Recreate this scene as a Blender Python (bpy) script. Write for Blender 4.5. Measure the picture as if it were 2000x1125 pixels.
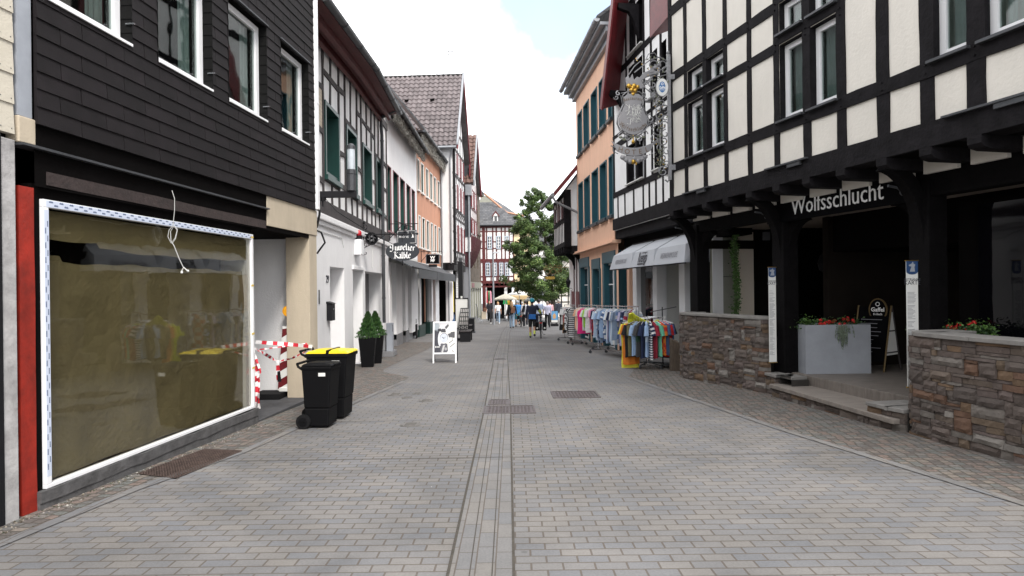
import bpy, bmesh, math, random
from mathutils import Vector, Matrix, Euler
rnd = random.Random(7)
C = bpy.context.scene.collection
for o in list(bpy.data.objects): bpy.data.objects.remove(o)
R = math.radians; PI = math.pi
# ---------------------------------------------------------------- camera
FPX = 1250.0; ROLL = 0.012; EYE = 1.7; SLOPE = 0.02
cam = bpy.data.cameras.new('camera'); camo = bpy.data.objects.new('camera', cam); C.objects.link(camo)
cam.sensor_width = 36; cam.lens = 36*FPX/2000; cam.clip_start = .05; cam.clip_end = 2000
camo.matrix_world = Matrix.Translation((0, 0, EYE)) @ Matrix.Rotation(R(90), 4, 'X') @ Matrix.Rotation(-ROLL, 4, 'Z')
bpy.context.scene.camera = camo
# ---------------------------------------------------------------- sky and sun
SUN_EL, SUN_AZ = R(46), R(156)      # azimuth: direction the light comes from, measured from +Y clockwise
w = bpy.data.worlds.new('World'); bpy.context.scene.world = w; w.use_nodes = True
nt = w.node_tree; nt.nodes.clear()
def wn(t, **k):
    n = nt.nodes.new(t)
    for a, b in k.items(): setattr(n, a, b)
    return n
sky = wn('ShaderNodeTexSky', sky_type='NISHITA', sun_disc=False, sun_elevation=SUN_EL, sun_rotation=SUN_AZ)
skys = wn('ShaderNodeVectorMath', operation='SCALE'); skys.inputs[3].default_value = 0.115
nt.links.new(sky.outputs[0], skys.inputs[0])
tc = wn('ShaderNodeTexCoord')
nz = wn('ShaderNodeTexNoise'); nz.inputs['Scale'].default_value = 4.5; nz.inputs['Detail'].default_value = 6; nz.inputs['Roughness'].default_value = .55
mp = wn('ShaderNodeMapping'); mp.inputs['Location'].default_value = (3.1, .4, 1.2)
nt.links.new(tc.outputs['Generated'], mp.inputs[0]); nt.links.new(mp.outputs[0], nz.inputs['Vector'])
# a gap in the cloud cover, high over the right-hand roofs
dot = wn('ShaderNodeVectorMath', operation='DISTANCE'); dot.inputs[1].default_value = Vector((.10, .92, .43)).normalized()
nt.links.new(tc.outputs['Generated'], dot.inputs[0])
m1 = wn('ShaderNodeMath', operation='MULTIPLY_ADD'); m1.inputs[1].default_value = .55; nt.links.new(nz.outputs[0], m1.inputs[0])
nt.links.new(dot.outputs['Value'], m1.inputs[2])
cr = wn('ShaderNodeMapRange'); cr.inputs['From Min'].default_value = .34; cr.inputs['From Max'].default_value = .50; cr.inputs['To Min'].default_value = .21
nt.links.new(m1.outputs[0], cr.inputs['Value'])
cn = wn('ShaderNodeTexNoise'); cn.inputs['Scale'].default_value = 2.2; cn.inputs['Detail'].default_value = 5
nt.links.new(tc.outputs['Generated'], cn.inputs['Vector'])
cc = wn('ShaderNodeValToRGB'); cc.color_ramp.elements[0].position = .3; cc.color_ramp.elements[0].color = (.80, .83, .88, 1)
cc.color_ramp.elements[1].position = .62; cc.color_ramp.elements[1].color = (1.12, 1.12, 1.12, 1)
nt.links.new(cn.outputs[0], cc.inputs[0])
mx = wn('ShaderNodeMix', data_type='RGBA')
nt.links.new(cr.outputs[0], mx.inputs['Factor']); nt.links.new(skys.outputs[0], mx.inputs['A']); nt.links.new(cc.outputs[0], mx.inputs['B'])
bg = wn('ShaderNodeBackground'); bg.inputs['Strength'].default_value = 1.0
out = wn('ShaderNodeOutputWorld'); nt.links.new(mx.outputs['Result'], bg.inputs[0]); nt.links.new(bg.outputs[0], out.inputs[0])
sl = bpy.data.lights.new('sun', 'SUN'); sl.energy = 1.5; sl.angle = R(14); sl.color = (1, .95, .88)
so = bpy.data.objects.new('sun', sl); C.objects.link(so)
dirv = Vector((math.sin(SUN_AZ)*math.cos(SUN_EL), math.cos(SUN_AZ)*math.cos(SUN_EL), math.sin(SUN_EL)))
so.rotation_euler = dirv.to_track_quat('Z', 'Y').to_euler(); so.location = (0, 0, 30)
sc = bpy.context.scene
sc.view_settings.view_transform = 'Standard'; sc.view_settings.look = 'None'; sc.view_settings.gamma = 1
sc.view_settings.exposure = 1.32
# ---------------------------------------------------------------- survey helpers: where a sight line meets ground or a wall
def ab(u, v):
    dx = u-1000; dy = v-562.5
    return dx-ROLL*dy, dy+ROLL*dx
def gz(Y): return -SLOPE*Y
def gp(u, v):
    a, b = ab(u, v); Y = EYE*FPX/(b-SLOPE*FPX); return Vector((a/FPX*Y, Y, gz(Y)))
def at(u, v, Y):
    a, b = ab(u, v); return Vector((a/FPX*Y, Y, EYE-b/FPX*Y))
# ---------------------------------------------------------------- materials
MATS = {}
def mat(name, col, rough=.8, var=.12, vs=3., bump=.15, bs=40., metal=0., spec=.5, col2=None, stretch=None, attr=False, streak=0):
    if name in MATS: return MATS[name]
    m = bpy.data.materials.new(name); m.use_nodes = True; t = m.node_tree; n = t.nodes; L = t.links
    p = n['Principled BSDF']; p.inputs['Roughness'].default_value = rough; p.inputs['Metallic'].default_value = metal
    p.inputs['Specular IOR Level'].default_value = spec
    tc = n.new('ShaderNodeTexCoord'); src = tc.outputs['Object']
    if stretch:
        mpn = n.new('ShaderNodeMapping'); mpn.inputs['Scale'].default_value = stretch; L.new(src, mpn.inputs[0]); src = mpn.outputs[0]
    a = n.new('ShaderNodeTexNoise'); a.inputs['Scale'].default_value = vs; a.inputs['Detail'].default_value = 8; a.inputs['Roughness'].default_value = .65
    L.new(src, a.inputs['Vector'])
    r = n.new('ShaderNodeValToRGB'); r.color_ramp.elements[0].position = .3; r.color_ramp.elements[1].position = .7
    c1 = [c*(1-var) for c in col]; c2 = [min(1, c*(1+var)) for c in (col2 or col)]
    if col2: c1 = list(col); c2 = list(col2)
    r.color_ramp.elements[0].color = (*c1, 1); r.color_ramp.elements[1].color = (*c2, 1)
    L.new(a.outputs[0], r.inputs[0]); last = r.outputs[0]
    if attr:
        at_ = n.new('ShaderNodeAttribute'); at_.attribute_name = 'col'
        mm = n.new('ShaderNodeMix'); mm.data_type = 'RGBA'; mm.blend_type = 'MULTIPLY'; mm.inputs['Factor'].default_value = 1
        L.new(last, mm.inputs['A']); L.new(at_.outputs['Color'], mm.inputs['B']); last = mm.outputs['Result']
    if streak:      # rain streaks and soiling of the rendered wall
        ms = n.new('ShaderNodeMapping'); ms.inputs['Scale'].default_value = (2.2, 2.2, .7); L.new(tc.outputs['Object'], ms.inputs[0])
        ns = n.new('ShaderNodeTexNoise'); ns.inputs['Scale'].default_value = 1.4; ns.inputs['Detail'].default_value = 7; ns.inputs['Roughness'].default_value = .7; L.new(ms.outputs[0], ns.inputs['Vector'])
        rs = n.new('ShaderNodeMapRange'); rs.inputs['From Min'].default_value = .38; rs.inputs['From Max'].default_value = .62; rs.inputs['To Min'].default_value = 1-streak; rs.inputs['To Max'].default_value = 1.0; L.new(ns.outputs[0], rs.inputs['Value'])
        vs_ = n.new('ShaderNodeVectorMath'); vs_.operation = 'SCALE'; L.new(last, vs_.inputs[0]); L.new(rs.outputs[0], vs_.inputs[3]); last = vs_.outputs[0]
    L.new(last, p.inputs['Base Color'])
    if bump:
        b = n.new('ShaderNodeTexNoise'); b.inputs['Scale'].default_value = bs; b.inputs['Detail'].default_value = 5; L.new(src, b.inputs['Vector'])
        bm_ = n.new('ShaderNodeBump'); bm_.inputs['Strength'].default_value = bump; bm_.inputs['Distance'].default_value = .01
        L.new(b.outputs[0], bm_.inputs['Height']); L.new(bm_.outputs[0], p.inputs['Normal'])
    MATS[name] = m; return m
def brickmat(name, c1, c2, cm, bw, bh, mortar=.006, rot=0, rough=.85, bump=.5, offset=.5, wob=.0, sx='XY', var=.25, smooth=.1, patch=.12):
    m = bpy.data.materials.new(name); m.use_nodes = True; t = m.node_tree; n = t.nodes; L = t.links
    p = n['Principled BSDF']; p.inputs['Roughness'].default_value = rough
    tc = n.new('ShaderNodeTexCoord'); src = tc.outputs['Object']
    if sx != 'XY':
        sp = n.new('ShaderNodeSeparateXYZ'); cb = n.new('ShaderNodeCombineXYZ'); L.new(src, sp.inputs[0])
        L.new(sp.outputs[sx[0]], cb.inputs[0]); L.new(sp.outputs[sx[1]], cb.inputs[1]); src = cb.outputs[0]
    if wob:
        wz = n.new('ShaderNodeTexNoise'); wz.inputs['Scale'].default_value = wob[1]; wz.inputs['Detail'].default_value = 2; L.new(src, wz.inputs['Vector'])
        sb = n.new('ShaderNodeVectorMath'); sb.operation = 'SUBTRACT'; sb.inputs[1].default_value = (.5, .5, .5); L.new(wz.outputs['Color'], sb.inputs[0])
        s2 = n.new('ShaderNodeVectorMath'); s2.operation = 'SCALE'; s2.inputs[3].default_value = wob[0]; L.new(sb.outputs[0], s2.inputs[0])
        ad = n.new('ShaderNodeVectorMath'); ad.operation = 'ADD'; L.new(src, ad.inputs[0]); L.new(s2.outputs[0], ad.inputs[1]); src = ad.outputs[0]
    mpn = n.new('ShaderNodeMapping'); mpn.inputs['Rotation'].default_value = (0, 0, rot); L.new(src, mpn.inputs[0]); src = mpn.outputs[0]
    b = n.new('ShaderNodeTexBrick'); b.offset = offset; b.inputs['Scale'].default_value = 1; b.inputs['Brick Width'].default_value = bw; b.inputs['Row Height'].default_value = bh
    b.inputs['Mortar Size'].default_value = mortar; b.inputs['Mortar Smooth'].default_value = smooth
    b.inputs['Color1'].default_value = (*c1, 1); b.inputs['Color2'].default_value = (*c2, 1); b.inputs['Mortar'].default_value = (*cm, 1)
    L.new(src, b.inputs['Vector'])
    a = n.new('ShaderNodeTexNoise'); a.inputs['Scale'].default_value = 1.3; a.inputs['Detail'].default_value = 8; a.inputs['Roughness'].default_value = .7; L.new(src, a.inputs['Vector'])
    g = n.new('ShaderNodeTexNoise'); g.inputs['Scale'].default_value = 60; g.inputs['Detail'].default_value = 3; L.new(src, g.inputs['Vector'])
    r = n.new('ShaderNodeMapRange'); r.inputs['From Min'].default_value = .3; r.inputs['From Max'].default_value = .7; r.inputs['To Min'].default_value = 1-patch; r.inputs['To Max'].default_value = 1+patch
    L.new(a.outputs[0], r.inputs['Value'])
    r2 = n.new('ShaderNodeMapRange'); r2.inputs['From Min'].default_value = .3; r2.inputs['From Max'].default_value = .7; r2.inputs['To Min'].default_value = 1-var*.5; r2.inputs['To Max'].default_value = 1+var*.5
    L.new(g.outputs[0], r2.inputs['Value'])
    mu0 = n.new('ShaderNodeMath'); mu0.operation = 'MULTIPLY'; L.new(r.outputs[0], mu0.inputs[0]); L.new(r2.outputs[0], mu0.inputs[1])
    # stains and trodden gum
    vo = n.new('ShaderNodeTexVoronoi'); vo.inputs['Scale'].default_value = 2.1; L.new(src, vo.inputs['Vector'])
    vr = n.new('ShaderNodeMapRange'); vr.inputs['From Min'].default_value = .035; vr.inputs['From Max'].default_value = .055; vr.inputs['To Min'].default_value = .72; vr.inputs['To Max'].default_value = 1.0; L.new(vo.outputs['Distance'], vr.inputs['Value'])
    st = n.new('ShaderNodeTexNoise'); st.inputs['Scale'].default_value = .55; st.inputs['Detail'].default_value = 4; st.inputs['Distortion'].default_value = 1.2; L.new(src, st.inputs['Vector'])
    sr = n.new('ShaderNodeMapRange'); sr.inputs['From Min'].default_value = .36; sr.inputs['From Max'].default_value = .60; sr.inputs['To Min'].default_value = .84; sr.inputs['To Max'].default_value = 1.04; L.new(st.outputs[0], sr.inputs['Value'])
    mu1 = n.new('ShaderNodeMath'); mu1.operation = 'MULTIPLY'; L.new(vr.outputs[0], mu1.inputs[0]); L.new(sr.outputs[0], mu1.inputs[1])
    mu = n.new('ShaderNodeMath'); mu.operation = 'MULTIPLY'; L.new(mu0.outputs[0], mu.inputs[0]); L.new(mu1.outputs[0], mu.inputs[1])
    v = n.new('ShaderNodeVectorMath'); v.operation = 'SCALE'; L.new(b.outputs['Color'], v.inputs[0]); L.new(mu.outputs[0], v.inputs[3])
    L.new(v.outputs[0], p.inputs['Base Color'])
    h = n.new('ShaderNodeMath'); h.operation = 'MULTIPLY_ADD'; h.inputs[1].default_value = -1.0; L.new(b.outputs['Fac'], h.inputs[0])
    g3 = n.new('ShaderNodeMath'); g3.operation = 'MULTIPLY'; g3.inputs[1].default_value = .35; L.new(g.outputs[0], g3.inputs[0]); L.new(g3.outputs[0], h.inputs[2])
    bu = n.new('ShaderNodeBump'); bu.inputs['Strength'].default_value = bump; bu.inputs['Distance'].default_value = .006
    L.new(h.outputs[0], bu.inputs['Height']); L.new(bu.outputs[0], p.inputs['Normal'])
    MATS[name] = m; return m
def glassmat(name, tint=(.02, .025, .025), rough=.03, clear=0.0, spec=.8):
    m = bpy.data.materials.new(name); m.use_nodes = True; t = m.node_tree; n = t.nodes; L = t.links
    p = n['Principled BSDF']; p.inputs['Base Color'].default_value = (*tint, 1); p.inputs['Roughness'].default_value = rough
    p.inputs['Specular IOR Level'].default_value = spec; p.inputs['IOR'].default_value = 1.6
    z = n.new('ShaderNodeTexNoise'); z.inputs['Scale'].default_value = 1.7; tc = n.new('ShaderNodeTexCoord'); L.new(tc.outputs['Object'], z.inputs['Vector'])
    b = n.new('ShaderNodeBump'); b.inputs['Strength'].default_value = .12; b.inputs['Distance'].default_value = .02; L.new(z.outputs[0], b.inputs['Height']); L.new(b.outputs[0], p.inputs['Normal'])
    if clear:
        g = n.new('ShaderNodeBsdfGlossy'); g.inputs['Roughness'].default_value = .02; L.new(b.outputs[0], g.inputs['Normal'])
        tr = n.new('ShaderNodeBsdfTransparent'); tr.inputs[0].default_value = (*clear, 1)
        f = n.new('ShaderNodeFresnel'); ge = n.new('ShaderNodeNewGeometry'); im = n.new('ShaderNodeMapRange'); im.inputs['To Min'].default_value = 1.55; im.inputs['To Max'].default_value = 1/1.55; L.new(ge.outputs['Backfacing'], im.inputs['Value']); L.new(im.outputs[0], f.inputs[0])
        mul = n.new('ShaderNodeMath'); mul.operation = 'MULTIPLY'; mul.inputs[1].default_value = 1.3; mul.use_clamp = True; L.new(f.outputs[0], mul.inputs[0])
        mxs = n.new('ShaderNodeMixShader'); L.new(mul.outputs[0], mxs.inputs[0]); L.new(tr.outputs[0], mxs.inputs[1]); L.new(g.outputs[0], mxs.inputs[2])
        L.new(mxs.outputs[0], n['Material Output'].inputs[0])
    MATS[name] = m; return m
def M(n): return MATS[n]
mat('white_plaster', (.78, .775, .785), .9, .03, 1.2, .45, 40, streak=.06)
mat('infill_white', (.79, .785, .785), .9, .04, 2, .5, 30, streak=.07)
mat('cream_plaster', (.66, .625, .57), .92, .035, 1.6, .6, 22, streak=.055)
mat('warm_plaster', (.80, .71, .60), .92, .03, 1.6, .3, 30)  # cream pier tone raised in colour to stand in for daylight on it
mat('beige_plaster', (.48, .41, .315), .9, .05, 1.5, .3, 50, streak=.12)
mat('peach_plaster', (.76, .47, .33), .9, .04, 1.1, .25, 50, streak=.08)
mat('orange_plaster', (.50, .245, .155), .9, .07, .9, .25, 50, streak=.15)
mat('yellow_plaster', (.72, .60, .38), .9, .05, .9, .25, 50)
mat('grey_plaster', (.17, .17, .18), .9, .15, 4, .4, 50)
mat('dark_interior', (.0035, .003, .003), .95, .2, 3, .1, 20, spec=.05)  # near-black colour stands in for the shade of unlit rooms
mat('brown_interior', (.012, .0095, .008), .9, .2, 3, .1, 20, spec=.05)  # brown taken almost to black, room shade included in the colour
mat('black_timber', (.0095, .0085, .010), .85, .5, 6, .8, 25, spec=.15)
mat('old_timber', (.040, .034, .035), .85, .45, 6, .8, 25)
mat('red_timber', (.085, .011, .012), .6, .3, 6, .4, 25)
mat('red_paint', (.12, .007, .011), .5, .25, 6, .3, 25)
mat('maroon_timber', (.055, .010, .016), .5, .25, 6, .3, 25)
mat('bright_red_board', (.24, .014, .006), .6, .45, 4, .4, 25)
mat('weathered_board', (.36, .35, .35), .85, .34, 5, .5, 25)
mat('weathered_brown', (.030, .020, .019), .85, .45, 7, .7, 30)
mat('weathered_grey', (.085, .077, .074), .85, .35, 7, .7, 30)
mat('grey_metal_strip', (.30, .32, .36), .5, .1, 4, .1, 30)
mat('slate_shingle', (.0085, .0065, .0075), .75, .35, 5, .35, 90, attr=True, spec=.22)
mat('slate_roof', (.11, .115, .125), .7, .35, 9, .5, 20)
mat('green_paint', (.004, .040, .034), .45, .15, 4, .1, 30)
mat('dark_green_paint', (.006, .030, .024), .45, .15, 4, .1, 30)
mat('sage_shutter', (.13, .17, .12), .6, .12, 4, .2, 60)
mat('teal_paint', (.008, .070, .095), .45, .12, 4, .1, 30)
mat('dark_teal', (.012, .026, .036), .5, .15, 4, .1, 30)
mat('white_pvc', (.78, .78, .80), .35, .03, 2, .02, 30)
mat('blue_grey_frame', (.38, .43, .50), .5, .06, 3, .05, 30)
mat('zinc', (.26, .27, .29), .45, .15, 3, .08, 30, metal=.5)
mat('dark_zinc', (.065, .068, .075), .5, .2, 3, .08, 30, metal=.4)
mat('iron', (.008, .008, .010), .6, .2, 6, .2, 60, spec=.25)
mat('grey_iron', (.20, .20, .21), .45, .3, 20, .3, 80, metal=.6)
mat('steel', (.45, .45, .47), .25, .1, 6, .05, 60, metal=1)
mat('old_gold', (.13, .085, .03), .5, .2, 8, .1, 60, metal=.3)
mat('gold', (.50, .31, .06), .3, .15, 10, .1, 60, metal=.9)
mat('bronze_green', (.13, .14, .10), .6, .35, 10, .3, 60, metal=.2)
mat('black_plastic', (.0030, .0030, .0038), .62, .15, 3, .12, 150, spec=.14)
mat('yellow_plastic', (.72, .56, .01), .38, .06, 3, .05, 60)
mat('rubber', (.006, .006, .007), .8, .15, 6, .2, 60, spec=.2)
mat('concrete', (.22, .225, .235), .85, .16, 2.2, .25, 60)
mat('planter_concrete', (.27, .285, .315), .7, .14, 2.0, .15, 60)
mat('dark_concrete', (.055, .055, .06), .85, .3, 5, .6, 30)
mat('cap_stone', (.19, .18, .17), .8, .18, 5, .3, 60)
mat('step_stone', (.19, .165, .145), .75, .25, 3, .2, 50, stretch=(1, 5, 5))
mat('cream_canvas', (.74, .68, .56), .9, .04, 3, .1, 30)
mat('white_canvas', (.76, .75, .72), .9, .03, 3, .1, 30)
mat('yellow_canvas', (.44, .32, .17), .9, .06, 3, .1, 30)
mat('awning_grey', (.40, .415, .45), .75, .03, 3, .08, 30)
mat('awning_dark', (.045, .048, .055), .75, .12, 3, .08, 30)
mat('paper', (.205, .172, .094), .85, .14, 1.6, .55, 3.0)
MATS['paper'].node_tree.nodes['Bump'].inputs['Distance'].default_value = .10
mat('white_ink', (.92, .92, .92), .6, .02, 3, 0)
mat('off_white', (.66, .66, .64), .6, .03, 3, 0)
mat('sign_black', (.0022, .0022, .003), .8, .1, 3, .02, 30, spec=.08)
mat('sign_slate', (.022, .026, .033), .6, .1, 3, .05, 30)
mat('sign_grey', (.20, .198, .21), .6, .06, 12, .03, 60)
mat('bronze_ink', (.10, .06, .03), .5, .1, 8, 0)
mat('ink', (.03, .03, .04), .6, .1, 3, 0)
mat('grey_ink', (.20, .20, .22), .6, .1, 3, 0)
mat('blue_print', (.015, .050, .14), .5, .1, 3, 0)
mat('skin', (.52, .30, .21), .6, .06, 6, .05, 50)
mat('bark', (.055, .043, .032), .9, .35, 10, .9, 30)
mat('stone_block', (1., 1., 1.), .85, .22, 9, .9, 28, attr=True)
mat('mortar', (.030, .026, .023), .95, .2, 8, .3, 40)
mat('clutter', (.85, .85, .85), .8, .1, 8, .1, 40, attr=True)
mat('leaf', (1, 1, 1), .6, .25, 2, 0, attr=True)
glassmat('dark_glass', (.006, .008, .008)); glassmat('window_glass', clear=(.62, .68, .66)); glassmat('dim_glass', (.002, .002, .003), .04, spec=.22); glassmat('clear_glass', clear=(.84, .835, .80)); glassmat('blue_glass', (.02, .026, .032), .05)
mat('curtain', (.50, .52, .53), .9, .12, 4, .1, 20, stretch=(8, 8, 1))
brickmat('pavers', (.134, .137, .147), (.174, .163, .153), (.094, .079, .068), .205, .112, .007, wob=(.010, 2.5), var=.18, bump=.55, patch=.13)
brickmat('channel_pavers', (.140, .142, .150), (.174, .163, .153), (.094, .079, .068), .27, .127, .005, rot=PI/2, offset=.35, wob=(.006, 3), var=.18)
def settmat(name, scale):
    m = bpy.data.materials.new(name); m.use_nodes = True; t = m.node_tree; n = t.nodes; L = t.links; p = n['Principled BSDF']; p.inputs['Roughness'].default_value = .8
    tc = n.new('ShaderNodeTexCoord'); mpn = n.new('ShaderNodeMapping'); mpn.inputs['Rotation'].default_value = (0, 0, .12); mpn.inputs['Scale'].default_value = (1, 1.12, 1); L.new(tc.outputs['Object'], mpn.inputs[0])
    v = []
    for ft in ('F1', 'F2'):
        q = n.new('ShaderNodeTexVoronoi'); q.voronoi_dimensions = '2D'; q.distance = 'CHEBYCHEV'; q.feature = ft; q.inputs['Scale'].default_value = scale; q.inputs['Randomness'].default_value = .42; L.new(mpn.outputs[0], q.inputs['Vector']); v.append(q)
    d = n.new('ShaderNodeMath'); d.operation = 'SUBTRACT'; L.new(v[1].outputs['Distance'], d.inputs[0]); L.new(v[0].outputs['Distance'], d.inputs[1])
    e = n.new('ShaderNodeMapRange'); e.interpolation_type = 'SMOOTHSTEP'; e.inputs['From Min'].default_value = .03; e.inputs['From Max'].default_value = .22; L.new(d.outputs[0], e.inputs['Value'])
    sp = n.new('ShaderNodeSeparateColor'); L.new(v[0].outputs['Color'], sp.inputs[0])
    r = n.new('ShaderNodeValToRGB'); cr_ = r.color_ramp; cr_.interpolation = 'CONSTANT'; cols = [(.105, .100, .096), (.135, .110, .098), (.112, .115, .108), (.160, .138, .118), (.092, .080, .074), (.142, .132, .122), (.150, .114, .098)]
    cr_.elements[0].color = (*cols[0], 1); cr_.elements[1].position = .15; cr_.elements[1].color = (*cols[1], 1)
    for k, c in enumerate(cols[2:]): el = cr_.elements.new(.3+k*.14); el.color = (*c, 1)
    L.new(sp.outputs[0], r.inputs[0])
    g = n.new('ShaderNodeTexNoise'); g.inputs['Scale'].default_value = 45; g.inputs['Detail'].default_value = 5; L.new(tc.outputs['Object'], g.inputs['Vector'])
    gr = n.new('ShaderNodeMapRange'); gr.inputs['From Min'].default_value = .3; gr.inputs['From Max'].default_value = .7; gr.inputs['To Min'].default_value = .7; gr.inputs['To Max'].default_value = 1.25; L.new(g.outputs[0], gr.inputs['Value'])
    sc_ = n.new('ShaderNodeVectorMath'); sc_.operation = 'SCALE'; L.new(r.outputs[0], sc_.inputs[0]); L.new(gr.outputs[0], sc_.inputs[3])
    mx_ = n.new('ShaderNodeMix'); mx_.data_type = 'RGBA'; L.new(e.outputs[0], mx_.inputs['Factor']); mx_.inputs['A'].default_value = (.062, .052, .043, 1); L.new(sc_.outputs[0], mx_.inputs['B']); L.new(mx_.outputs['Result'], p.inputs['Base Color'])
    h = n.new('ShaderNodeMath'); h.operation = 'MULTIPLY_ADD'; h.inputs[1].default_value = .25; L.new(g.outputs[0], h.inputs[0]); L.new(e.outputs[0], h.inputs[2])
    b = n.new('ShaderNodeBump'); b.inputs['Strength'].default_value = .8; b.inputs['Distance'].default_value = .010; L.new(h.outputs[0], b.inputs['Height']); L.new(b.outputs[0], p.inputs['Normal']); MATS[name] = m
settmat('cobbles', 9.5)
mat('porch_timber', (.0028, .0024, .0028), .85, .5, 6, .8, 25, spec=.12)  # darker copy of the black timber, porch shade put into its colour
brickmat('wall_brick', (.42, .36, .27), (.52, .45, .36), (.35, .31, .27), .24, .08, .008, sx='XZ')
brickmat('old_masonry', (.075, .055, .040), (.13, .10, .078), (.10, .085, .07), .30, .17, .012, sx='XZ', wob=(.03, 3), patch=.2)
brickmat('far_slates', (.060, .062, .070), (.115, .115, .12), (.03, .03, .034), .3, .18, .012, sx='XZ', wob=(.04, 3), patch=.35)
brickmat('slate_side', (.04, .044, .053), (.06, .065, .074), (.03, .03, .035), .3, .2, .01, sx='XZ', patch=.2)
# ---------------------------------------------------------------- object helpers
Z0 = {}
def link(o, parent=None):
    C.objects.link(o)
    if parent is not None: o.parent = parent
    return o
def tag(o, label=None, cat=None, group=None, kind=None):
    if label: o['label'] = label
    if cat: o['category'] = cat
    if group: o['group'] = group
    if kind: o['kind'] = kind
    return o
def thing(name, label, cat, loc=(0, 0, 0), rz=0, group=None):
    o = bpy.data.objects.new(name, None); o.empty_display_size = .2; o.location = loc; o.rotation_euler = (0, 0, rz)
    link(o); return tag(o, label, cat, group)
def rootz(p):
    while p is not None:
        if p.name in Z0: return Z0[p.name]
        p = p.parent
    return 0
class MB:
    def __init__(s): s.v = []; s.f = []; s.c = []; s.M = None; s.col = None; s.log = []
    def add(s, vs, fs):
        k = len(s.v); s.log.append((k, len(s.f)))
        if s.M is not None: vs = [s.M @ Vector(p) for p in vs]
        s.v += [tuple(p) for p in vs]; s.f += [tuple(i+k for i in f) for f in fs]; s.c += [s.col]*len(fs)
        return s
    def box(s, x0, x1, y0, y1, z0, z1):
        if x0 > x1: x0, x1 = x1, x0
        if y0 > y1: y0, y1 = y1, y0
        return s.add([(x0, y0, z0), (x1, y0, z0), (x1, y1, z0), (x0, y1, z0), (x0, y0, z1), (x1, y0, z1), (x1, y1, z1), (x0, y1, z1)],
                     [(0, 3, 2, 1), (4, 5, 6, 7), (0, 1, 5, 4), (1, 2, 6, 5), (2, 3, 7, 6), (3, 0, 4, 7)])
    def tbox(s, b, t):   # tapered box: (x0,x1,y0,y1,z) bottom and top
        x0, x1, y0, y1, z0 = b; a0, a1, b0, b1, z1 = t
        return s.add([(x0, y0, z0), (x1, y0, z0), (x1, y1, z0), (x0, y1, z0), (a0, b0, z1), (a1, b0, z1), (a1, b1, z1), (a0, b1, z1)],
                     [(0, 3, 2, 1), (4, 5, 6, 7), (0, 1, 5, 4), (1, 2, 6, 5), (2, 3, 7, 6), (3, 0, 4, 7)])
    def prism(s, pts, ext):
        n = len(pts); e = Vector(ext); a = [Vector(p) for p in pts]
        return s.add(a+[p+e for p in a], [tuple(range(n-1, -1, -1)), tuple(range(n, 2*n))]+[(i, (i+1) % n, (i+1) % n+n, i+n) for i in range(n)])
    def quad(s, *p): return s.add(list(p), [tuple(range(len(p)))])
    def tube(s, pts, r, n=8, caps=True):
        pts = [Vector(p) for p in pts]; rs = r if isinstance(r, (list, tuple)) else [r]*len(pts)
        vs = []; fs = []; prev = None
        for i, p in enumerate(pts):
            d = (pts[min(i+1, len(pts)-1)]-pts[max(i-1, 0)])
            d = d.normalized() if d.length > 1e-9 else Vector((0, 0, 1))
            if prev is None:
                h = Vector((0, 0, 1)) if abs(d.z) < .9 else Vector((1, 0, 0)); x = d.cross(h).normalized()
            else:
                x = prev-d*prev.dot(d); x = x.normalized() if x.length > 1e-6 else d.orthogonal().normalized()
            prev = x; y = d.cross(x)
            for k in range(n):
                a = 2*PI*k/n; vs.append(p+(x*math.cos(a)+y*math.sin(a))*rs[i])
        for i in range(len(pts)-1):
            for k in range(n): fs.append((i*n+k, i*n+(k+1) % n, (i+1)*n+(k+1) % n, (i+1)*n+k))
        if caps: fs += [tuple(range(n-1, -1, -1)), tuple((len(pts)-1)*n+k for k in range(n))]
        return s.add(vs, fs)
    def lathe(s, prof, c=(0, 0, 0), n=16, sx=1, sy=1):
        vs = []; fs = []
        for (r, z) in prof:
            for k in range(n): vs.append((c[0]+r*sx*math.cos(2*PI*k/n), c[1]+r*sy*math.sin(2*PI*k/n), c[2]+z))
        for i in range(len(prof)-1):
            for k in range(n): fs.append((i*n+k, i*n+(k+1) % n, (i+1)*n+(k+1) % n, (i+1)*n+k))
        fs += [tuple(range(n-1, -1, -1)), tuple((len(prof)-1)*n+k for k in range(n))]
        return s.add(vs, fs)
    def ball(s, c, r, sc=(1, 1, 1), n=12, m=8):
        vs = [(c[0], c[1], c[2]-r*sc[2])]; fs = []
        for i in range(1, m):
            t = -PI/2+PI*i/m
            for k in range(n): vs.append((c[0]+r*sc[0]*math.cos(t)*math.cos(2*PI*k/n), c[1]+r*sc[1]*math.cos(t)*math.sin(2*PI*k/n), c[2]+r*sc[2]*math.sin(t)))
        vs.append((c[0], c[1], c[2]+r*sc[2])); e = len(vs)-1
        for k in range(n):
            fs.append((0, 1+(k+1) % n, 1+k)); fs.append((e, e-n+k, e-n+(k+1) % n))
            for i in range(m-2): fs.append((1+i*n+k, 1+i*n+(k+1) % n, 1+(i+1)*n+(k+1) % n, 1+(i+1)*n+k))
        return s.add(vs, fs)
    def text(s, txt, size, Mx, ext=.004, sx=1., align='CENTER', bold=0, shear=0, track=1.):
        cu = bpy.data.curves.new('t', 'FONT'); cu.body = txt; cu.size = size; cu.extrude = ext; cu.align_x = align; cu.offset = bold; cu.shear = shear
        cu.space_character = track; cu.resolution_u = 2
        o = bpy.data.objects.new('t', cu); C.objects.link(o); bpy.context.view_layer.update()
        me = o.to_mesh(); k = Mx @ Matrix.Diagonal((sx, 1, 1, 1))
        s.add([k @ v.co for v in me.vertices], [tuple(p.vertices) for p in me.polygons])
        o.to_mesh_clear(); bpy.data.objects.remove(o); bpy.data.curves.remove(cu); return s
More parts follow.
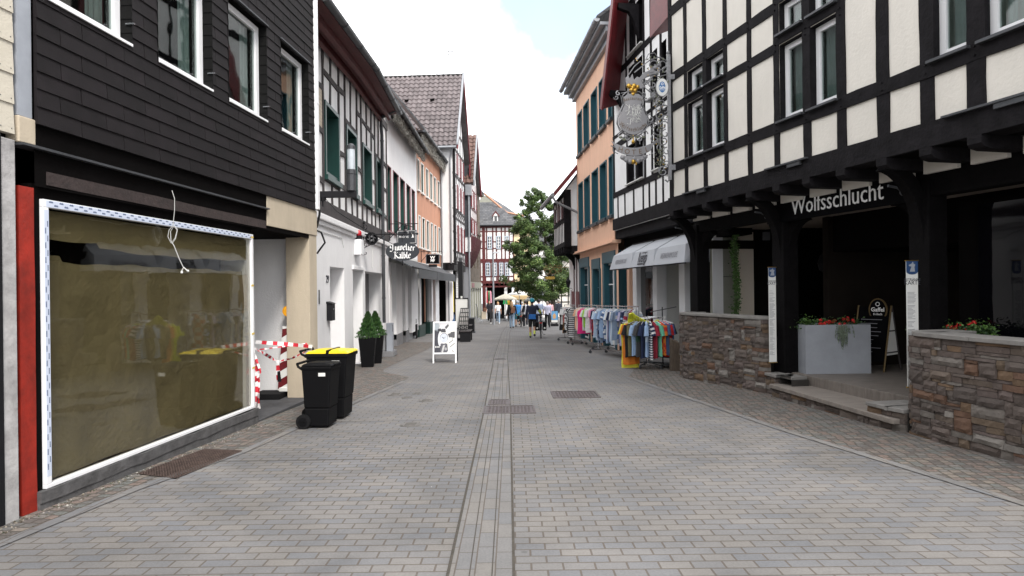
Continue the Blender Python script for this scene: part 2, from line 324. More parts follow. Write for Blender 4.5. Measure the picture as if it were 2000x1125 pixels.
    def each(s, name, m, parent=None, bevel=0, label=None):
        out = []
        for v0, v1, f0, f1 in s.pieces():
            q = MB(); q.v = s.v[v0:v1]; q.f = [tuple(i-v0 for i in f) for f in s.f[f0:f1]]; q.c = s.c[f0:f1]; out.append(q.build(name, m, parent, label, bevel))
        return out
    def pieces(s):
        R_ = s.log+[(len(s.v), len(s.f))]; return [(a[0], b[0], a[1], b[1]) for a, b in zip(R_, R_[1:])]
    def build(s, name, m, parent=None, label=None, bevel=0, smooth=False, loc=None, rz=0):
        me = bpy.data.meshes.new(name); dz = rootz(parent)
        me.from_pydata([(x, y, z-dz) for x, y, z in s.v], [], s.f); me.update()
        if any(c is not None for c in s.c):
            a = me.attributes.new('col', 'FLOAT_COLOR', 'CORNER'); i = 0; buf = []
            for f, c in zip(s.f, s.c): buf += [*(c or (1, 1, 1)), 1.0]*len(f)
            a.data.foreach_set('color', buf)
        b = bmesh.new(); b.from_mesh(me); bmesh.ops.recalc_face_normals(b, faces=b.faces); b.to_mesh(me); b.free()
        if smooth: me.polygons.foreach_set('use_smooth', [True]*len(me.polygons))
        me.materials.append(M(m) if isinstance(m, str) else m)
        o = bpy.data.objects.new(name, me)
        if loc is not None: o.location = loc
        o.rotation_euler = (0, 0, rz); link(o, parent)
        if bevel:
            mo = o.modifiers.new('bevel', 'BEVEL'); mo.width = bevel; mo.segments = 2; mo.limit_method = 'ANGLE'; mo.angle_limit = R(40)
        if label: o['label'] = label
        return o
def TM(origin, xdir, ydir):
    x = Vector(xdir).normalized(); y = Vector(ydir).normalized(); z = x.cross(y)
    m = Matrix((x, y, z)).transposed().to_4x4(); m.translation = Vector(origin); return m
# a straight facade: plan line X = c + m*Y; local x runs away from the camera, o is the distance out towards the street
class Wall:
    def __init__(s, c, m, y0, y1, side):
        s.c, s.m, s.y0, s.y1, s.sg = c, m, y0, y1, side      # side -1 = left of street, +1 = right
        s.k = math.sqrt(1+m*m); s.L = (y1-y0)*s.k; s.ang = math.atan2(1, m)
        s.loc = Vector((c+m*y0, y0, 0))
    def S(s, Y): return (Y-s.y0)*s.k
    def Y(s, sv): return s.y0+sv/s.k
    def px(s, u, v, o=0):
        a, b = ab(u, v); c = s.c-s.sg*o*s.k
        Y = c/(a/FPX-s.m); X = a/FPX*Y; d = (Vector((X, Y, 0))-s.loc); dx = Vector((s.m, 1, 0))/s.k
        return d.dot(dx), EYE-b/FPX*Y
    def y(s, o): return o*s.sg
    def root(s, name, label, cat, group=None):
        z = gz(s.y0); l = s.loc.copy(); l.z = z
        r = thing(name, label, cat, l, s.ang, group); Z0[r.name] = z; return r
    def box(s, mb, s0, s1, o0, o1, z0, z1): return mb.box(s0, s1, s.y(o0), s.y(o1), z0, z1)
    def P(s, sv, o, z):       # to world
        d = Vector((s.m, 1, 0))/s.k; n = Vector((-1, s.m, 0))/s.k*s.sg
        q = s.loc+d*sv+n*o; q.z = z; return q
    def TM(s, sv, o, z):      # lettering plane on the facade, read from the street (local coordinates)
        return TM((sv, s.y(o), z), (-s.sg, 0, 0), (0, 0, 1))
def cuts(lo, hi, vals): return sorted({lo, hi, *[min(max(v, lo), hi) for v in vals]})
def holes_wall(W, name, m, s0, s1, z0, z1, holes, parent, o=0, t=.3, rev=None, label=None):
    mb = MB(); y = W.y(o); yb = W.y(o-t); rvs = []
    S = cuts(s0, s1, [h[i] for h in holes for i in (0, 1)]); Z = cuts(z0, z1, [h[i] for h in holes for i in (2, 3)])
    for i in range(len(S)-1):
        for j in range(len(Z)-1):
            ms, mz = (S[i]+S[i+1])/2, (Z[j]+Z[j+1])/2
            if any(h[0] < ms < h[1] and h[2] < mz < h[3] for h in holes): continue
            mb.quad((S[i], y, Z[j]), (S[i+1], y, Z[j]), (S[i+1], y, Z[j+1]), (S[i], y, Z[j+1]))
    for h in holes:
        a, b, c, d = max(h[0], s0), min(h[1], s1), max(h[2], z0), min(h[3], z1)
        rv = MB() if rev else mb
        if rev: rvs.append(rv)
        for q in (((a, y, c), (a, yb, c), (a, yb, d), (a, y, d)), ((b, y, c), (b, yb, c), (b, yb, d), (b, y, d)), ((a, y, c), (b, y, c), (b, yb, c), (a, yb, c)), ((a, y, d), (b, y, d), (b, yb, d), (a, yb, d))):
            rv.quad(*q)
    # back sheet and ends give the wall its thickness
    o_ = mb.build(name, m, parent, label)
    for rv in rvs: rv.build('reveal', rev, o_)
    return o_
def window(W, parent, s0, s1, z0, z1, o, frame='white_pvc', glass='dark_glass', fw=.06, mull=0, trans=(), sill=None, so=.0, surround=None, sw=.07, curtain=0, bars=.022):
    mb = MB(); d = .06
    W.box(mb, s0, s1, o-d, o, z0, z0+fw); W.box(mb, s0, s1, o-d, o, z1-fw, z1)
    W.box(mb, s0, s0+fw, o-d+.001, o-.001, z0+fw, z1-fw); W.box(mb, s1-fw, s1, o-d+.001, o-.001, z0+fw, z1-fw)
    for i in range(mull):
        x = s0+(s1-s0)*(i+1)/(mull+1); W.box(mb, x-fw*.5, x+fw*.5, o-d+.002, o-.002, z0+fw, z1-fw)
    for t in trans:
        z = z0+(z1-z0)*t; W.box(mb, s0+fw, s1-fw, o-d+.003, o-.004, z-bars, z+bars)
    f = mb.build('window', frame, parent)
    W.box(MB(), 0, 0, 0, 0, 0, 0)
    g = MB(); W.box(g, s0+fw*.6, s1-fw*.6, o-.045, o-.03, z0+fw*.6, z1-fw*.6); g.build('pane', glass, f)
    if curtain:
        q = MB(); wd_ = s1-s0-2*fw
        for (c0, c1) in (((0, .30), (.74, 1)) if curtain == 1 else ((0, 1),)):
            a_, b_ = s0+fw+wd_*c0, s0+fw+wd_*c1; n = max(6, int((b_-a_)/.022)); P_ = [(a_+(b_-a_)*i/n, W.y(o-.13+.014*math.sin(i*1.9)+.006*math.sin(i*4.1))) for i in range(n+1)]
            for (x, y), (x2, y2) in zip(P_, P_[1:]): q.quad((x, y, z0+.05), (x2, y2, z0+.05), (x2, y2, z1-.04), (x, y, z1-.04))
        q.build('curtain', 'curtain', f)
    if sill:
        q = MB(); W.box(q, s0-.05, s1+.05, o-.02, so+.07, z0-.05, z0-.004); q.build('sill', sill, f)
    if surround:
        q = MB(); a = so+.035
        W.box(q, s0-sw, s0, so-.02, a, z0-sw, z1+sw); W.box(q, s1, s1+sw, so-.02, a, z0-sw, z1+sw)
        W.box(q, s0, s1, so-.02, a-.002, z1, z1+sw); W.box(q, s0-sw-.03, s1+sw+.03, so-.02, a+.05, z0-sw-.04, z0-sw*.2)
        q.build('surround', surround, f)
    return f
def beam(mb, W, s0, z0, s1, z1, wd, o0, o1, jit=.12, seg=.35):
    a = Vector((s0, z0)); b = Vector((s1, z1)); n = max(2, int((b-a).length/seg)); d = (b-a).normalized(); p = Vector((-d.y, d.x))
    vs = []; off = 0
    for i in range(n+1):
        c = a.lerp(b, i/n); wl = wd/2*(1+rnd.uniform(-jit, jit)); wr = wd/2*(1+rnd.uniform(-jit, jit)); q = o1+rnd.uniform(-.004, .004)
        A = c+p*wl; B = c-p*wr
        vs += [(A.x, W.y(o0), A.y), (A.x, W.y(q), A.y), (B.x, W.y(q), B.y), (B.x, W.y(o0), B.y)]
    fs = []
    for i in range(n):
        for k in range(4): fs.append((i*4+k, i*4+(k+1) % 4, (i+1)*4+(k+1) % 4, (i+1)*4+k))
    fs += [(3, 2, 1, 0), (n*4, n*4+1, n*4+2, n*4+3)]
    mb.add(vs, fs)
def arc(c, r, a0, a1, n=12, plane='xz'):
    P_ = []
    for i in range(n+1):
        a = R(a0+(a1-a0)*i/n); x, z = r*math.cos(a), r*math.sin(a)
        P_.append((c[0]+x, c[1], c[2]+z) if plane == 'xz' else (c[0], c[1]+x, c[2]+z) if plane == 'yz' else (c[0]+x, c[1]+z, c[2]))
    return P_
def spiral(cx, cz, r0, r1, a0, a1, n=18, y=0):
    return [(cx+(r0+(r1-r0)*i/n)*math.cos(R(a0+(a1-a0)*i/n)), y, cz+(r0+(r1-r0)*i/n)*math.sin(R(a0+(a1-a0)*i/n))) for i in range(n+1)]
# ================================================================= GROUND
def sheet(name, poly, m, dz, kind='structure', thick=0):
    mb = MB(); mb.add([(p[0], p[1], gz(p[1])+dz) for p in poly], [tuple(range(len(poly)))])
    o = mb.build(name, m); return tag(o, kind=kind)
sheet('ground', [(-150, -30), (150, -30), (150, 400), (-150, 400)], 'pavers', 0)
# sett-paved strips along the houses
sheet('sett_strip', [(-6, 1), (-4.0, 1.5), (-3.72, 4.3), (-3.50, 5.9), (-3.12, 7.3), (-2.68, 11.05), (-2.33, 13.7), (-2.36, 14.5), (-3.15, 15.6), (-3.30, 16.3), (-3.02, 22.9), (-3.0, 27), (-6, 27)], 'cobbles', .004)
sheet('sett_strip', [(2.5, 13.9), (2.83, 11.9), (3.45, 8.2), (4.13, 5.2), (4.75, 2), (9, 2), (9, 16.5), (3.4, 17), (2.95, 15.6)], 'cobbles', .004)
bands = MB()
def band(pts, wd, mb, dz=.006):
    for p, q in zip(pts, pts[1:]):
        p = Vector(p); q = Vector(q); d = (q-p).normalized(); n = Vector((-d.y, d.x))*wd/2
        mb.add([(*(p-n), gz(p.y)+dz), (*(p+n), gz(p.y)+dz), (*(q+n), gz(q.y)+dz), (*(q-n), gz(q.y)+dz)], [(0, 1, 2, 3)])
chan = [(-.215, -2), (-.215, 4), (-.25, 10), (-.36, 19), (-.36, 34), (-.1, 48)]
ch = MB(); band(chan, .40, ch, .005); tag(ch.build('drainage_channel', 'channel_pavers'), kind='structure')
jt = MB()
for off, wd in ((-.205, .020), (.205, .018), (-.07, .007), (.07, .007)): band([(x+off, y) for x, y in chan], wd, jt, .009)
for y in (6.9, 9.1, 14.7, 21, 27): jt.add([(-3.4, y, gz(y)+.009), (3.6, y+.06, gz(y)+.009), (3.6, y+.072, gz(y)+.009), (-3.4, y+.012, gz(y)+.009)], [(0, 1, 2, 3)])
mat('joint_sand', (.055, .048, .040), .95, .3, 20, .2, 60); tag(jt.build('paving_joint', 'joint_sand'), kind='structure')
edge = MB(); band([(-3.72, 4.3), (-3.50, 5.9), (-3.12, 7.3), (-2.68, 11.05), (-2.33, 13.7)], .11, edge, .008); band([(2.5, 13.9), (2.83, 11.9), (3.45, 8.2), (4.13, 5.2), (4.75, 2)], .11, edge, .008)
tag(edge.build('paving_edge', 'channel_pavers'), kind='structure')
# litter of small leaves and grit near the left wall
gr = MB()
for i in range(420):
    y = rnd.uniform(4.2, 9); x0 = -4.39+.08*y+.04; x = x0+abs(rnd.gauss(0, .09)); r = rnd.uniform(.004, .014); z = gz(y)+.005
    a = rnd.uniform(0, 6); gr.col = rnd.choice([(.10, .08, .05), (.25, .22, .18), (.05, .06, .03), (.35, .33, .3)])
    gr.add([(x+r*math.cos(a), y+r*math.sin(a), z), (x-r*math.sin(a), y+r*math.cos(a), z), (x-r*math.cos(a), y-r*math.sin(a), z), (x, y, z+r*.8)], [(0, 1, 3), (1, 2, 3), (2, 0, 3)])
for i in range(70):
    y = rnd.uniform(4, 16); x = rnd.uniform(-2.5, 3.5); r = rnd.uniform(.004, .010); z = gz(y)+.003; a = rnd.uniform(0, 6); gr.col = rnd.choice([(.6, .6, .55), (.05, .04, .04), (.3, .25, .15)])
    gr.add([(x+r*math.cos(a), y+r*math.sin(a), z), (x-r*math.sin(a), y+r*math.cos(a), z), (x-r*math.cos(a), y-r*math.sin(a), z+.003)], [(0, 1, 2)])
tag(gr.build('litter', 'clutter'), 'bits of grit and dry leaf litter along the foot of the wall', 'litter', kind='stuff')
mat('cover_iron', (.085, .070, .072), .6, .25, 8, .3, 60, metal=.3)
def rect_cover(name, label, x0, x1, y0, y1, nx, ny, z=.006, group=None):
    yc = (y0+y1)/2; t = thing(name, label, 'manhole cover', ((x0+x1)/2, yc, gz(yc)), 0, group); t.rotation_euler.x = -math.atan(SLOPE)
    a = (x1-x0)/2; b = (y1-y0)/2
    f = MB(); f.box(-a, a, -b, -b+.035, 0, z+.006); f.box(-a, a, b-.035, b, 0, z+.006); f.box(-a, -a+.035, -b+.035, b-.035, 0, z+.006); f.box(a-.035, a, -b+.035, b-.035, 0, z+.006)
    f.build('frame', 'cover_iron', t)
    p = MB(); p.box(-a+.045, a-.045, -b+.045, b-.045, 0, z)
    for i in range(nx):
        for j in range(ny):
            cx = -a+.07+(2*a-.14)*(i+.5)/nx; cy = -b+.07+(2*b-.14)*(j+.5)/ny; q = .3*(2*a-.14)/nx; p.box(cx-q, cx+q, cy-q*.5, cy+q*.5, z, z+.005)
    p.build('lid', 'cover_iron', t); return t
rect_cover('manhole_cover', 'rectangular iron cover in the paving right of the drainage channel', .69, 1.52, 11.1, 11.9, 12, 10)
rect_cover('manhole_cover', 'rectangular iron cover lying across the drainage channel', -.47, .34, 9.64, 10.34, 12, 8)
dr = rect_cover('drain_grate', 'small channel drain grate just behind the iron cover in the channel', -.42, -.05, 10.45, 11.0, 5, 4)
rect_cover('drain_grate', 'small drain grate in the channel farther up the street', -.55, -.2, 18.5, 18.8, 5, 2)
mat('cover_worn', (.125, .118, .112), .75, .2, 9, .3, 60)
for (u, v, r, lab) in ((772, 771, .155, 'round iron cover nearest the sett strip on the left'), (795, 777, .10, 'small round cap just right of the round cover by the setts'),
                       (832, 783, .13, 'round cap in the paving left of the channel drain'), (802, 830, .15, 'round cover in the paving nearest the camera'), (815, 769, .10, 'small round cap farthest from the camera left of the channel')):
    p = gp(u, v); t = thing('round_cover', lab, 'manhole cover', p, 0, 'round covers in the paving')
    q = MB(); q.lathe([(r, 0), (r, .007), (r*.9, .008), (r*.88, .006)], n=24); q.build('rim', 'cover_worn', t)
    q = MB(); q.lathe([(r*.86, 0), (r*.86, .011)], n=24)
    for k in range(7): q.box(-r*.5, r*.5, -r*.6+k*r*.2-.004, -r*.6+k*r*.2+.004, .011, .015)
    q.build('lid', 'cover_worn', t)
# cellar grating
g0, g1, g2, g3 = Vector((-3.78, 6.42, 0)), Vector((-3.62, 7.48, 0)), Vector((-3.13, 7.36, 0)), Vector((-3.30, 6.24, 0))
t = thing('cellar_grate', 'rusty cellar grating in the setts below the papered shop window', 'grate', (-3.45, 6.9, gz(6.9)))
mat('rusty_iron', (.075, .052, .045), .8, .4, 12, .4, 60, metal=.3)
m_ = MB(); off = t.location
def gpnt(a, b, z): p = (g0.lerp(g1, a)).lerp(g3.lerp(g2, a), b); return Vector((p.x, p.y, gz(p.y)+z))-off
for i in range(30):
    a = i/29; m_.tube([gpnt(a, 0, .014), gpnt(a, 1, .014)], .0045, 4)
for i in range(15):
    a = i/14; m_.tube([gpnt(0, a, .010), gpnt(1, a, .010)], .005, 4)
m_.build('grid', 'rusty_iron', t)
m_ = MB(); m_.quad(gpnt(0, 0, .006), gpnt(1, 0, .006), gpnt(1, 1, .006), gpnt(0, 1, .006)); m_.build('shaft', 'dark_interior', t)  # flat black sheet in place of the shaded depth below the grating

# ================================================================= LEFT ROW
# ---- far-left neighbour, only its corner shows
W0 = Wall(-4.39, .08, -3, 5.13, -1)
r0 = W0.root('corner_building', 'building at the left edge with beige panels over a weathered post', 'building')
m_ = MB()
zs = [2.98, 3.22, 3.46, 3.71, 3.95, 4.2, 4.45, 4.7, 4.95, 5.2, 5.45, 5.7]
for i, z in enumerate(zs[:-1]):
    s = W0.L
    while s > 0:
        m_.add([(s-.6+.002, 0, zs[i+1]), (s-.002, 0, zs[i+1]), (s-.002, W0.y(.012), z), (s-.6+.002, W0.y(.012), z), (s-.6+.002, .05, z), (s-.002, .05, z), (s-.002, .05, zs[i+1]), (s-.6+.002, .05, zs[i+1])],
               [(0, 1, 2, 3), (3, 2, 5, 4), (1, 6, 5, 2), (0, 3, 4, 7)]); s -= .6
pan = m_.build('panel_cladding', mat('pale_panel', (.50, .46, .385), .85, .06, 6, .3, 60), r0)
m_ = MB()
for z in zs[:-1]:
    for s in (W0.L-.03, W0.L-.13, W0.L-.33, W0.L-.55): m_.ball((s, W0.y(.011), z+.04), .005, n=6, m=4)
m_.build('nail', 'dark_zinc', pan)
m_ = MB(); m_.box(0, W0.L-.17, .02, .06, -.1, 2.9); m_.build('shop_glass', 'dark_glass', r0)
m_ = MB(); W0.box(m_, W0.L-.145, W0.L-.01, -.14, .02, -.12, 2.93); m_.build('corner_post', 'weathered_board', r0, bevel=.006)
m_ = MB(); W0.box(m_, W0.L-.21, W0.L-.15, -.14, .03, -.12, 2.95); m_.build('door_frame', 'iron', r0)
m_ = MB(); m_.box(0, W0.L, .07, 6, -.1, 9); m_.build('core', 'dark_interior', r0)
# ---- dark shingled house
W1 = Wall(-4.39, .08, 5.15, 11.42, -1)
r1 = W1.root('shingled_house', 'house with black shingle cladding above a papered shop window', 'house')
S = W1.S
wins = [(S(5.42), S(6.52), 4.2, 5.62), (S(6.93), S(8.02), 4.2, 5.62), (S(8.40), S(9.50), 4.2, 5.62), (S(9.97), S(11.06), 4.2, 5.62)]
m_ = MB(); z = 3.12; row = 0; pitch = .148
while z < 7.4:
    s = S(5.33)+(-.30 if row % 2 else -.05)-rnd.uniform(0, .02)
    while s < W1.L-.06:
        a, b = max(s, S(5.33)), min(s+.56, W1.L-.06); zt = z+pitch; g = rnd.uniform(.75, 1.3); m_.col = (g, g, g*1.02)
        if b-a > .02:
            pcs = [(a, b, z, zt)]
            for h in wins:
                nx = []
                for (p, q, c, d) in pcs:
                    if q <= h[0] or p >= h[1] or d <= h[2] or c >= h[3]: nx.append((p, q, c, d)); continue
                    if p < h[0]: nx.append((p, h[0], c, d))
                    if q > h[1]: nx.append((h[1], q, c, d))
                    pp, qq = max(p, h[0]), min(q, h[1])
                    if c < h[2]: nx.append((pp, qq, c, h[2]))
                    if d > h[3]: nx.append((pp, qq, h[3], d))
                pcs = nx
            jo = rnd.uniform(0, .003)
            for (p, q, c, d) in pcs:
                def oo(zz): return W1.y(.035-(zz-z)/pitch*.011+jo)
                e = .0015
                m_.add([(p+e, oo(c), c-.004), (q-e, oo(c), c-.004), (q-e, oo(d), d), (p+e, oo(d), d), (p+e, W1.y(.0), c-.004), (q-e, W1.y(.0), c-.004), (q-e, W1.y(0), d), (p+e, W1.y(0), d)],
                       [(0, 1, 2, 3), (0, 4, 5, 1), (1, 5, 6, 2), (0, 3, 7, 4), (2, 6, 7, 3)])
        s += .565
    z += pitch; row += 1
cl = m_.build('shingle_cladding', 'slate_shingle', r1)
holes_wall(W1, 'wall', 'dark_interior', S(5.33), W1.L-.05, 2.6, 7.6, wins, r1, o=-.002, t=.3)
for h in wins:      # shingled reveals
    for s, sg in ((h[0], 1), (h[1], -1)):
        m_ = MB()
        for k in range(10):
            z = 4.2+k*.142
            m_.add([(s, W1.y(.036), z), (s+sg*.012, W1.y(.036), z), (s+sg*.012, W1.y(-.20), z), (s, W1.y(-.20), z), (s, W1.y(.036), z+.142), (s+sg*.004, W1.y(.036), z+.142), (s+sg*.004, W1.y(-.20), z+.142), (s, W1.y(-.20), z+.142)],
                   [(0, 1, 2, 3), (1, 5, 6, 2), (0, 4, 5, 1), (4, 7, 6, 5)])
        m_.build('shingled_reveal', 'slate_shingle', cl)
for h in wins:
    f = window(W1, r1, h[0]+.015, h[1]-.015, 4.235, 5.60, -.085, 'white_pvc', 'window_glass', fw=.085, curtain=1)
    q = MB(); W1.box(q, h[0]+.012, h[1]-.012, -.14, .050, 4.196, 4.222); q.build('sill', 'white_pvc', f)
    q = MB(); W1.box(q, h[0]-.02, h[1]+.02, -.01, .060, 5.625, 5.645); q.build('drip_edge', 'dark_zinc', f)
    q = MB(); W1.box(q, h[1]-.03, h[1]-.005, -.02, .07, 4.42, 4.435); q.build('hook', 'steel', f)
# strips and boards
m_ = MB(); W1.box(m_, S(5.17), S(5.31), -.14, .0, 3.15, 7.4); m_.build('corner_strip', 'grey_metal_strip', r1)
m_ = MB(); W1.box(m_, S(5.165), S(5.335), -.13, .012, 2.93, 3.147); m_.build('corbel', 'beige_plaster', r1, bevel=.01)
m_ = MB(); beam(m_, W1, S(5.34), 3.02, S(9.48), 3.04, .19, -.1, -.035, .04, .5); m_.build('fascia_board', 'weathered_brown', r1)
m_ = MB(); W1.box(m_, S(5.165), S(9.50), -.1, .055, 2.905, 2.925); m_.build('metal_ledge', 'dark_zinc', r1)
m_ = MB(); beam(m_, W1, S(5.45), 2.82, S(9.48), 2.82, .155, -.1, -.012, .05, .5); m_.build('sign_board', 'weathered_grey', r1)
m_ = MB(); beam(m_, W1, S(5.45), 2.68, S(9.48), 2.68, .115, -.1, .004, .05, .5); m_.build('fascia_board', 'weathered_brown', r1)
m_ = MB(); W1.box(m_, S(5.36), S(9.15), -.16, -.06, 2.50, 2.63); W1.box(m_, S(5.335), S(5.395), -.16, -.02, -.14, 2.5); m_.build('lintel', 'dark_interior', r1)
for q in range(5):
    pass
m_ = MB(); beam(m_, W1, S(5.25), -.12, S(5.25), 2.58, .15, -.12, -.005, .02, .4); m_.build('door_board', 'bright_red_board', r1)
# beige beam and pier
m_ = MB(); W1.box(m_, S(9.50), W1.L, -.42, .012, 2.67, 3.115); W1.box(m_, S(11.08), W1.L, -.42, -.001, gz(11.3)-.02, 2.668); m_.build('pier', 'beige_plaster', r1, bevel=.006)
# passage
m_ = MB(); W1.box(m_, S(9.1), W1.L+.1, -1.75, -1.6, -.3, 2.7); W1.box(m_, W1.L-.08, W1.L-.02, -1.6, -.43, -.3, 2.7); W1.box(m_, S(9.02), S(9.1), -1.6, -.1, -.25, 2.6); m_.each('passage_wall', 'white_plaster', r1)
m_ = MB(); W1.box(m_, S(9.1), W1.L, -1.6, -.15, 2.62, 2.668); m_.build('passage_ceiling', 'dark_interior', r1)
m_ = MB(); W1.box(m_, S(9.12), W1.L-.01, -1.6, -.005, -.26, -.155); m_.build('threshold_slab', 'dark_concrete', r1, bevel=.006)
m_ = MB(); W1.box(m_, S(5.32), S(9.12), -.16, .022, -.3, -.0); beam(m_, W1, S(5.32), .0, S(9.12), -.02, .10, -.15, .032, .2, .22); m_.build('plinth', mat('rough_render', (.075, .073, .075), .9, .4, 7, .9, 18), r1)
m_ = MB(); m_.box(0, W1.L-.02, 1.75, 7, -.2, 7.5); m_.box(0, S(9.0), .9, 1.75, -.2, 2.62); m_.box(0, W1.L-.03, .3, 1.75, 3.0, 7.5); m_.build('core', 'dark_interior', r1)
m_ = MB(); W1.box(m_, W1.L-.11, W1.L+.0, .013, .075, 3.13, 7.5); W1.box(m_, W1.L-.115, W1.L+.005, .01, .08, 5.0, 5.05); m_.build('downpipe', 'white_pvc', r1, bevel=.012)
m_ = MB()
m_.prism([(S(10.25), -.9, 2.62), (S(10.25)+.11, -.9, 2.62), (S(10.25)+.085, -.9, 1.75), (S(10.25)+.03, -.9, 1.75)], (0, .09, 0)); m_.M = None
# shop window
a, b, c, d = S(5.40), S(9.06), .05, 2.50
m_ = MB(); fw = .066
for bx in ((a, b, c, c+.034), (a, b, d-fw, d), (a, a+fw*.9, c+.034, d-fw), (b-fw*.75, b, c+.034, d-fw)): W1.box(m_, bx[0], bx[1], -.055, .012, bx[2], bx[3])
sw_ = m_.build('shop_window', 'white_pvc', r1, 'large shop window papered over on the inside', bevel=.004)
m_ = MB(); mat('tape', (.55, .60, .72), .4, .05, 5, 0)
W1.box(m_, a+.03, b-.03, .012, .0135, d-.063, d-.006); W1.box(m_, a+.008, a+.056, .012, .0135, c+.10, d-.09); m_.build('protective_tape', 'tape', sw_)
m_ = MB(); k = 0; s = a+.06
while s < b-.12:
    for j, zz in enumerate((d-.026, d-.052)):
        s2 = s+j*.055
        for q in range(5): W1.box(m_, s2+q*.009, s2+q*.009+.0065, .0137, .0142, zz, zz+.012+(.004 if q % 2 else 0))
    s += .115
z = c+.16
while z < d-.2:
    for j, ss in enumerate((a+.014, a+.036)):
        for q in range(5): W1.box(m_, ss, ss+.011, .0137, .0142, z+j*.06+q*.010, z+j*.06+q*.010+.007)
    z += .125
tp = m_.build('tape_print', 'blue_print', sw_); tp['kind'] = 'stuff'
m_ = MB()
for z in (2.46, 1.78, 1.10, .62): W1.box(m_, b-fw-.01, b+.002, .012, .0145, z-.013, z+.013)
mat('yellow_tape', (.62, .45, .10), .5, .05, 4, 0); m_.build('tape_patch', 'yellow_tape', sw_)
m_ = MB(); W1.box(m_, a+.05, b-.05, -.030, -.020, c+.05, d-.06); m_.build('pane', 'clear_glass', sw_)
def crumple(s0, s1, z0, z1, nx, nz_, o, amp, seed, top=None, bot=None):
    mb = MB(); r = random.Random(seed); vs = []
    ph = [(r.uniform(0, 6), r.uniform(1, 6), r.uniform(-5, 5), r.uniform(.3, 1)) for _ in range(12)]
    cr_ = [(r.uniform(s0, s1), r.uniform(z0, z1), r.uniform(0, PI), r.uniform(.006, .022)) for _ in range(26)]
    for j in range(nz_+1):
        for i in range(nx+1):
            s = s0+(s1-s0)*i/nx; zt = z1+(top(s) if top else 0); zb = z0+(bot(s) if bot else 0); z = zb+(zt-zb)*j/nz_
            h = sum(q[3]*math.sin(q[0]+q[1]*s*1.3+q[2]*z*1.2) for q in ph)/12
            h += sum(cq[3]*abs(math.sin(((s-cq[0])*math.cos(cq[2])+(z-cq[1])*math.sin(cq[2]))*2.2))*math.exp(-((s-cq[0])**2+(z-cq[1])**2)/.5)*6 for cq in cr_)*.35/amp*.06
            vs.append((s, W1.y(o+amp*h+r.uniform(-.0015, .0015)), z))
    fs = [(j*(nx+1)+i, j*(nx+1)+i+1, (j+1)*(nx+1)+i+1, (j+1)*(nx+1)+i) for j in range(nz_) for i in range(nx)]
    mb.add(vs, fs); return mb
j1 = lambda s: -.03+.012*math.sin(s*2.1)+.010*math.sin(s*7)+(.05 if s < 1.0 else 0)
crumple(a+.05, b-.05, 2.14, 2.42, 90, 12, -.075, .02, 3, bot=j1).build('paper_sheet', 'paper', sw_, smooth=False)
crumple(a+.05, b-.05, .07, 1.98, 110, 60, -.14, .09, 5, top=lambda s: .008*math.sin(s*5)+.006*math.sin(s*13)+(.05 if s < .6 else 0)).build('paper_sheet', 'paper', sw_, smooth=False)
m_ = MB(); W1.box(m_, a, b, -.5, -.45, 0, 2.6); m_.build('dark_room', 'brown_interior', sw_)
# things at the shop front
t = W1.P(S(10.25), -.75, 1.75)
t = thing('hanging_board', 'black board hanging down from the passage ceiling', 'board', W1.P(S(10.2), -.8, 1.72), W1.ang)
m_ = MB(); m_.prism([(-.03, 0, 0), (.05, 0, 0), (.075, 0, .93), (-.08, 0, .93)], (0, .05, 0)); m_.build('plank', 'iron', t)
m_ = MB(); m_.tube([(-.35, .1, .72), (-.1, .06, .74), (.1, .0, .76), (.24, .0, .85)], .008); m_.tube(arc((.12, .02, .55), .19, 100, 260), .007); m_.tube(arc((.12, .02, .55), .19, -80, 80), .007); m_.build('cable', 'iron', t)
p0 = at(338, 375, 7.1)
t = thing('hanging_cable', 'white cable with a coiled loop hanging in front of the papered window', 'cable', (p0.x, p0.y, 2.9))
def q(u, v): r_ = at(u, v, 7.1); return (r_.x-p0.x, 0, r_.z-2.9)
m_ = MB(); m_.tube([q(336, 372), q(341, 388), q(341, 410), q(338, 440)], .0036, 6)
m_.tube([q(338, 440), q(330, 450), q(328, 462), q(334, 475), q(342, 465), q(346, 450), q(340, 441), q(333, 452), q(334, 470), q(340, 480), q(350, 505), q(358, 522)], .004, 6)
m_.tube([q(340, 441), q(347, 448), q(343, 466), q(336, 476)], .0036, 6)
m_.build('wire', mat('cable_grey', (.42, .42, .41), .6, .05, 3, 0), t)
m_ = MB(); m_.tube([q(354, 531), q(359, 522), q(366, 529)], .006, 6); m_.ball(q(355, 532), .014); m_.ball(q(367, 529), .013); m_.build('wire_end', 'off_white', t)
# warning board with lamp
p0 = at(543, 724, 11.15); t = thing('warning_board', 'red and white striped warning board with a yellow lamp in the passage', 'barrier board', (p0.x, p0.y, -.155), 0)
Z = -.155
m_ = MB(); m_.M = Matrix.Rotation(R(5), 4, 'Y'); m_.box(-.02, .18, 0, .03, .12, 1.24); bd = m_.build('board', 'off_white', t)
m_ = MB(); m_.M = Matrix.Rotation(R(5), 4, 'Y')
for k in range(4):
    z = .14+k*.30; z2 = min(z+.15, 1.2); m_.prism([(-.02, -.002, z), (.18, -.002, min(z+.14, 1.24)), (.18, -.002, min(z+.29, 1.24)), (-.02, -.002, min(z+.15, 1.24))], (0, .001, 0))
m_.build('stripe', 'red_paint', bd)
m_ = MB(); m_.M = Matrix.Rotation(R(5), 4, 'Y'); m_.tube([(.12, .015, 1.24), (.12, .015, 1.42)], .015); m_.build('lamp_stem', 'iron', t)
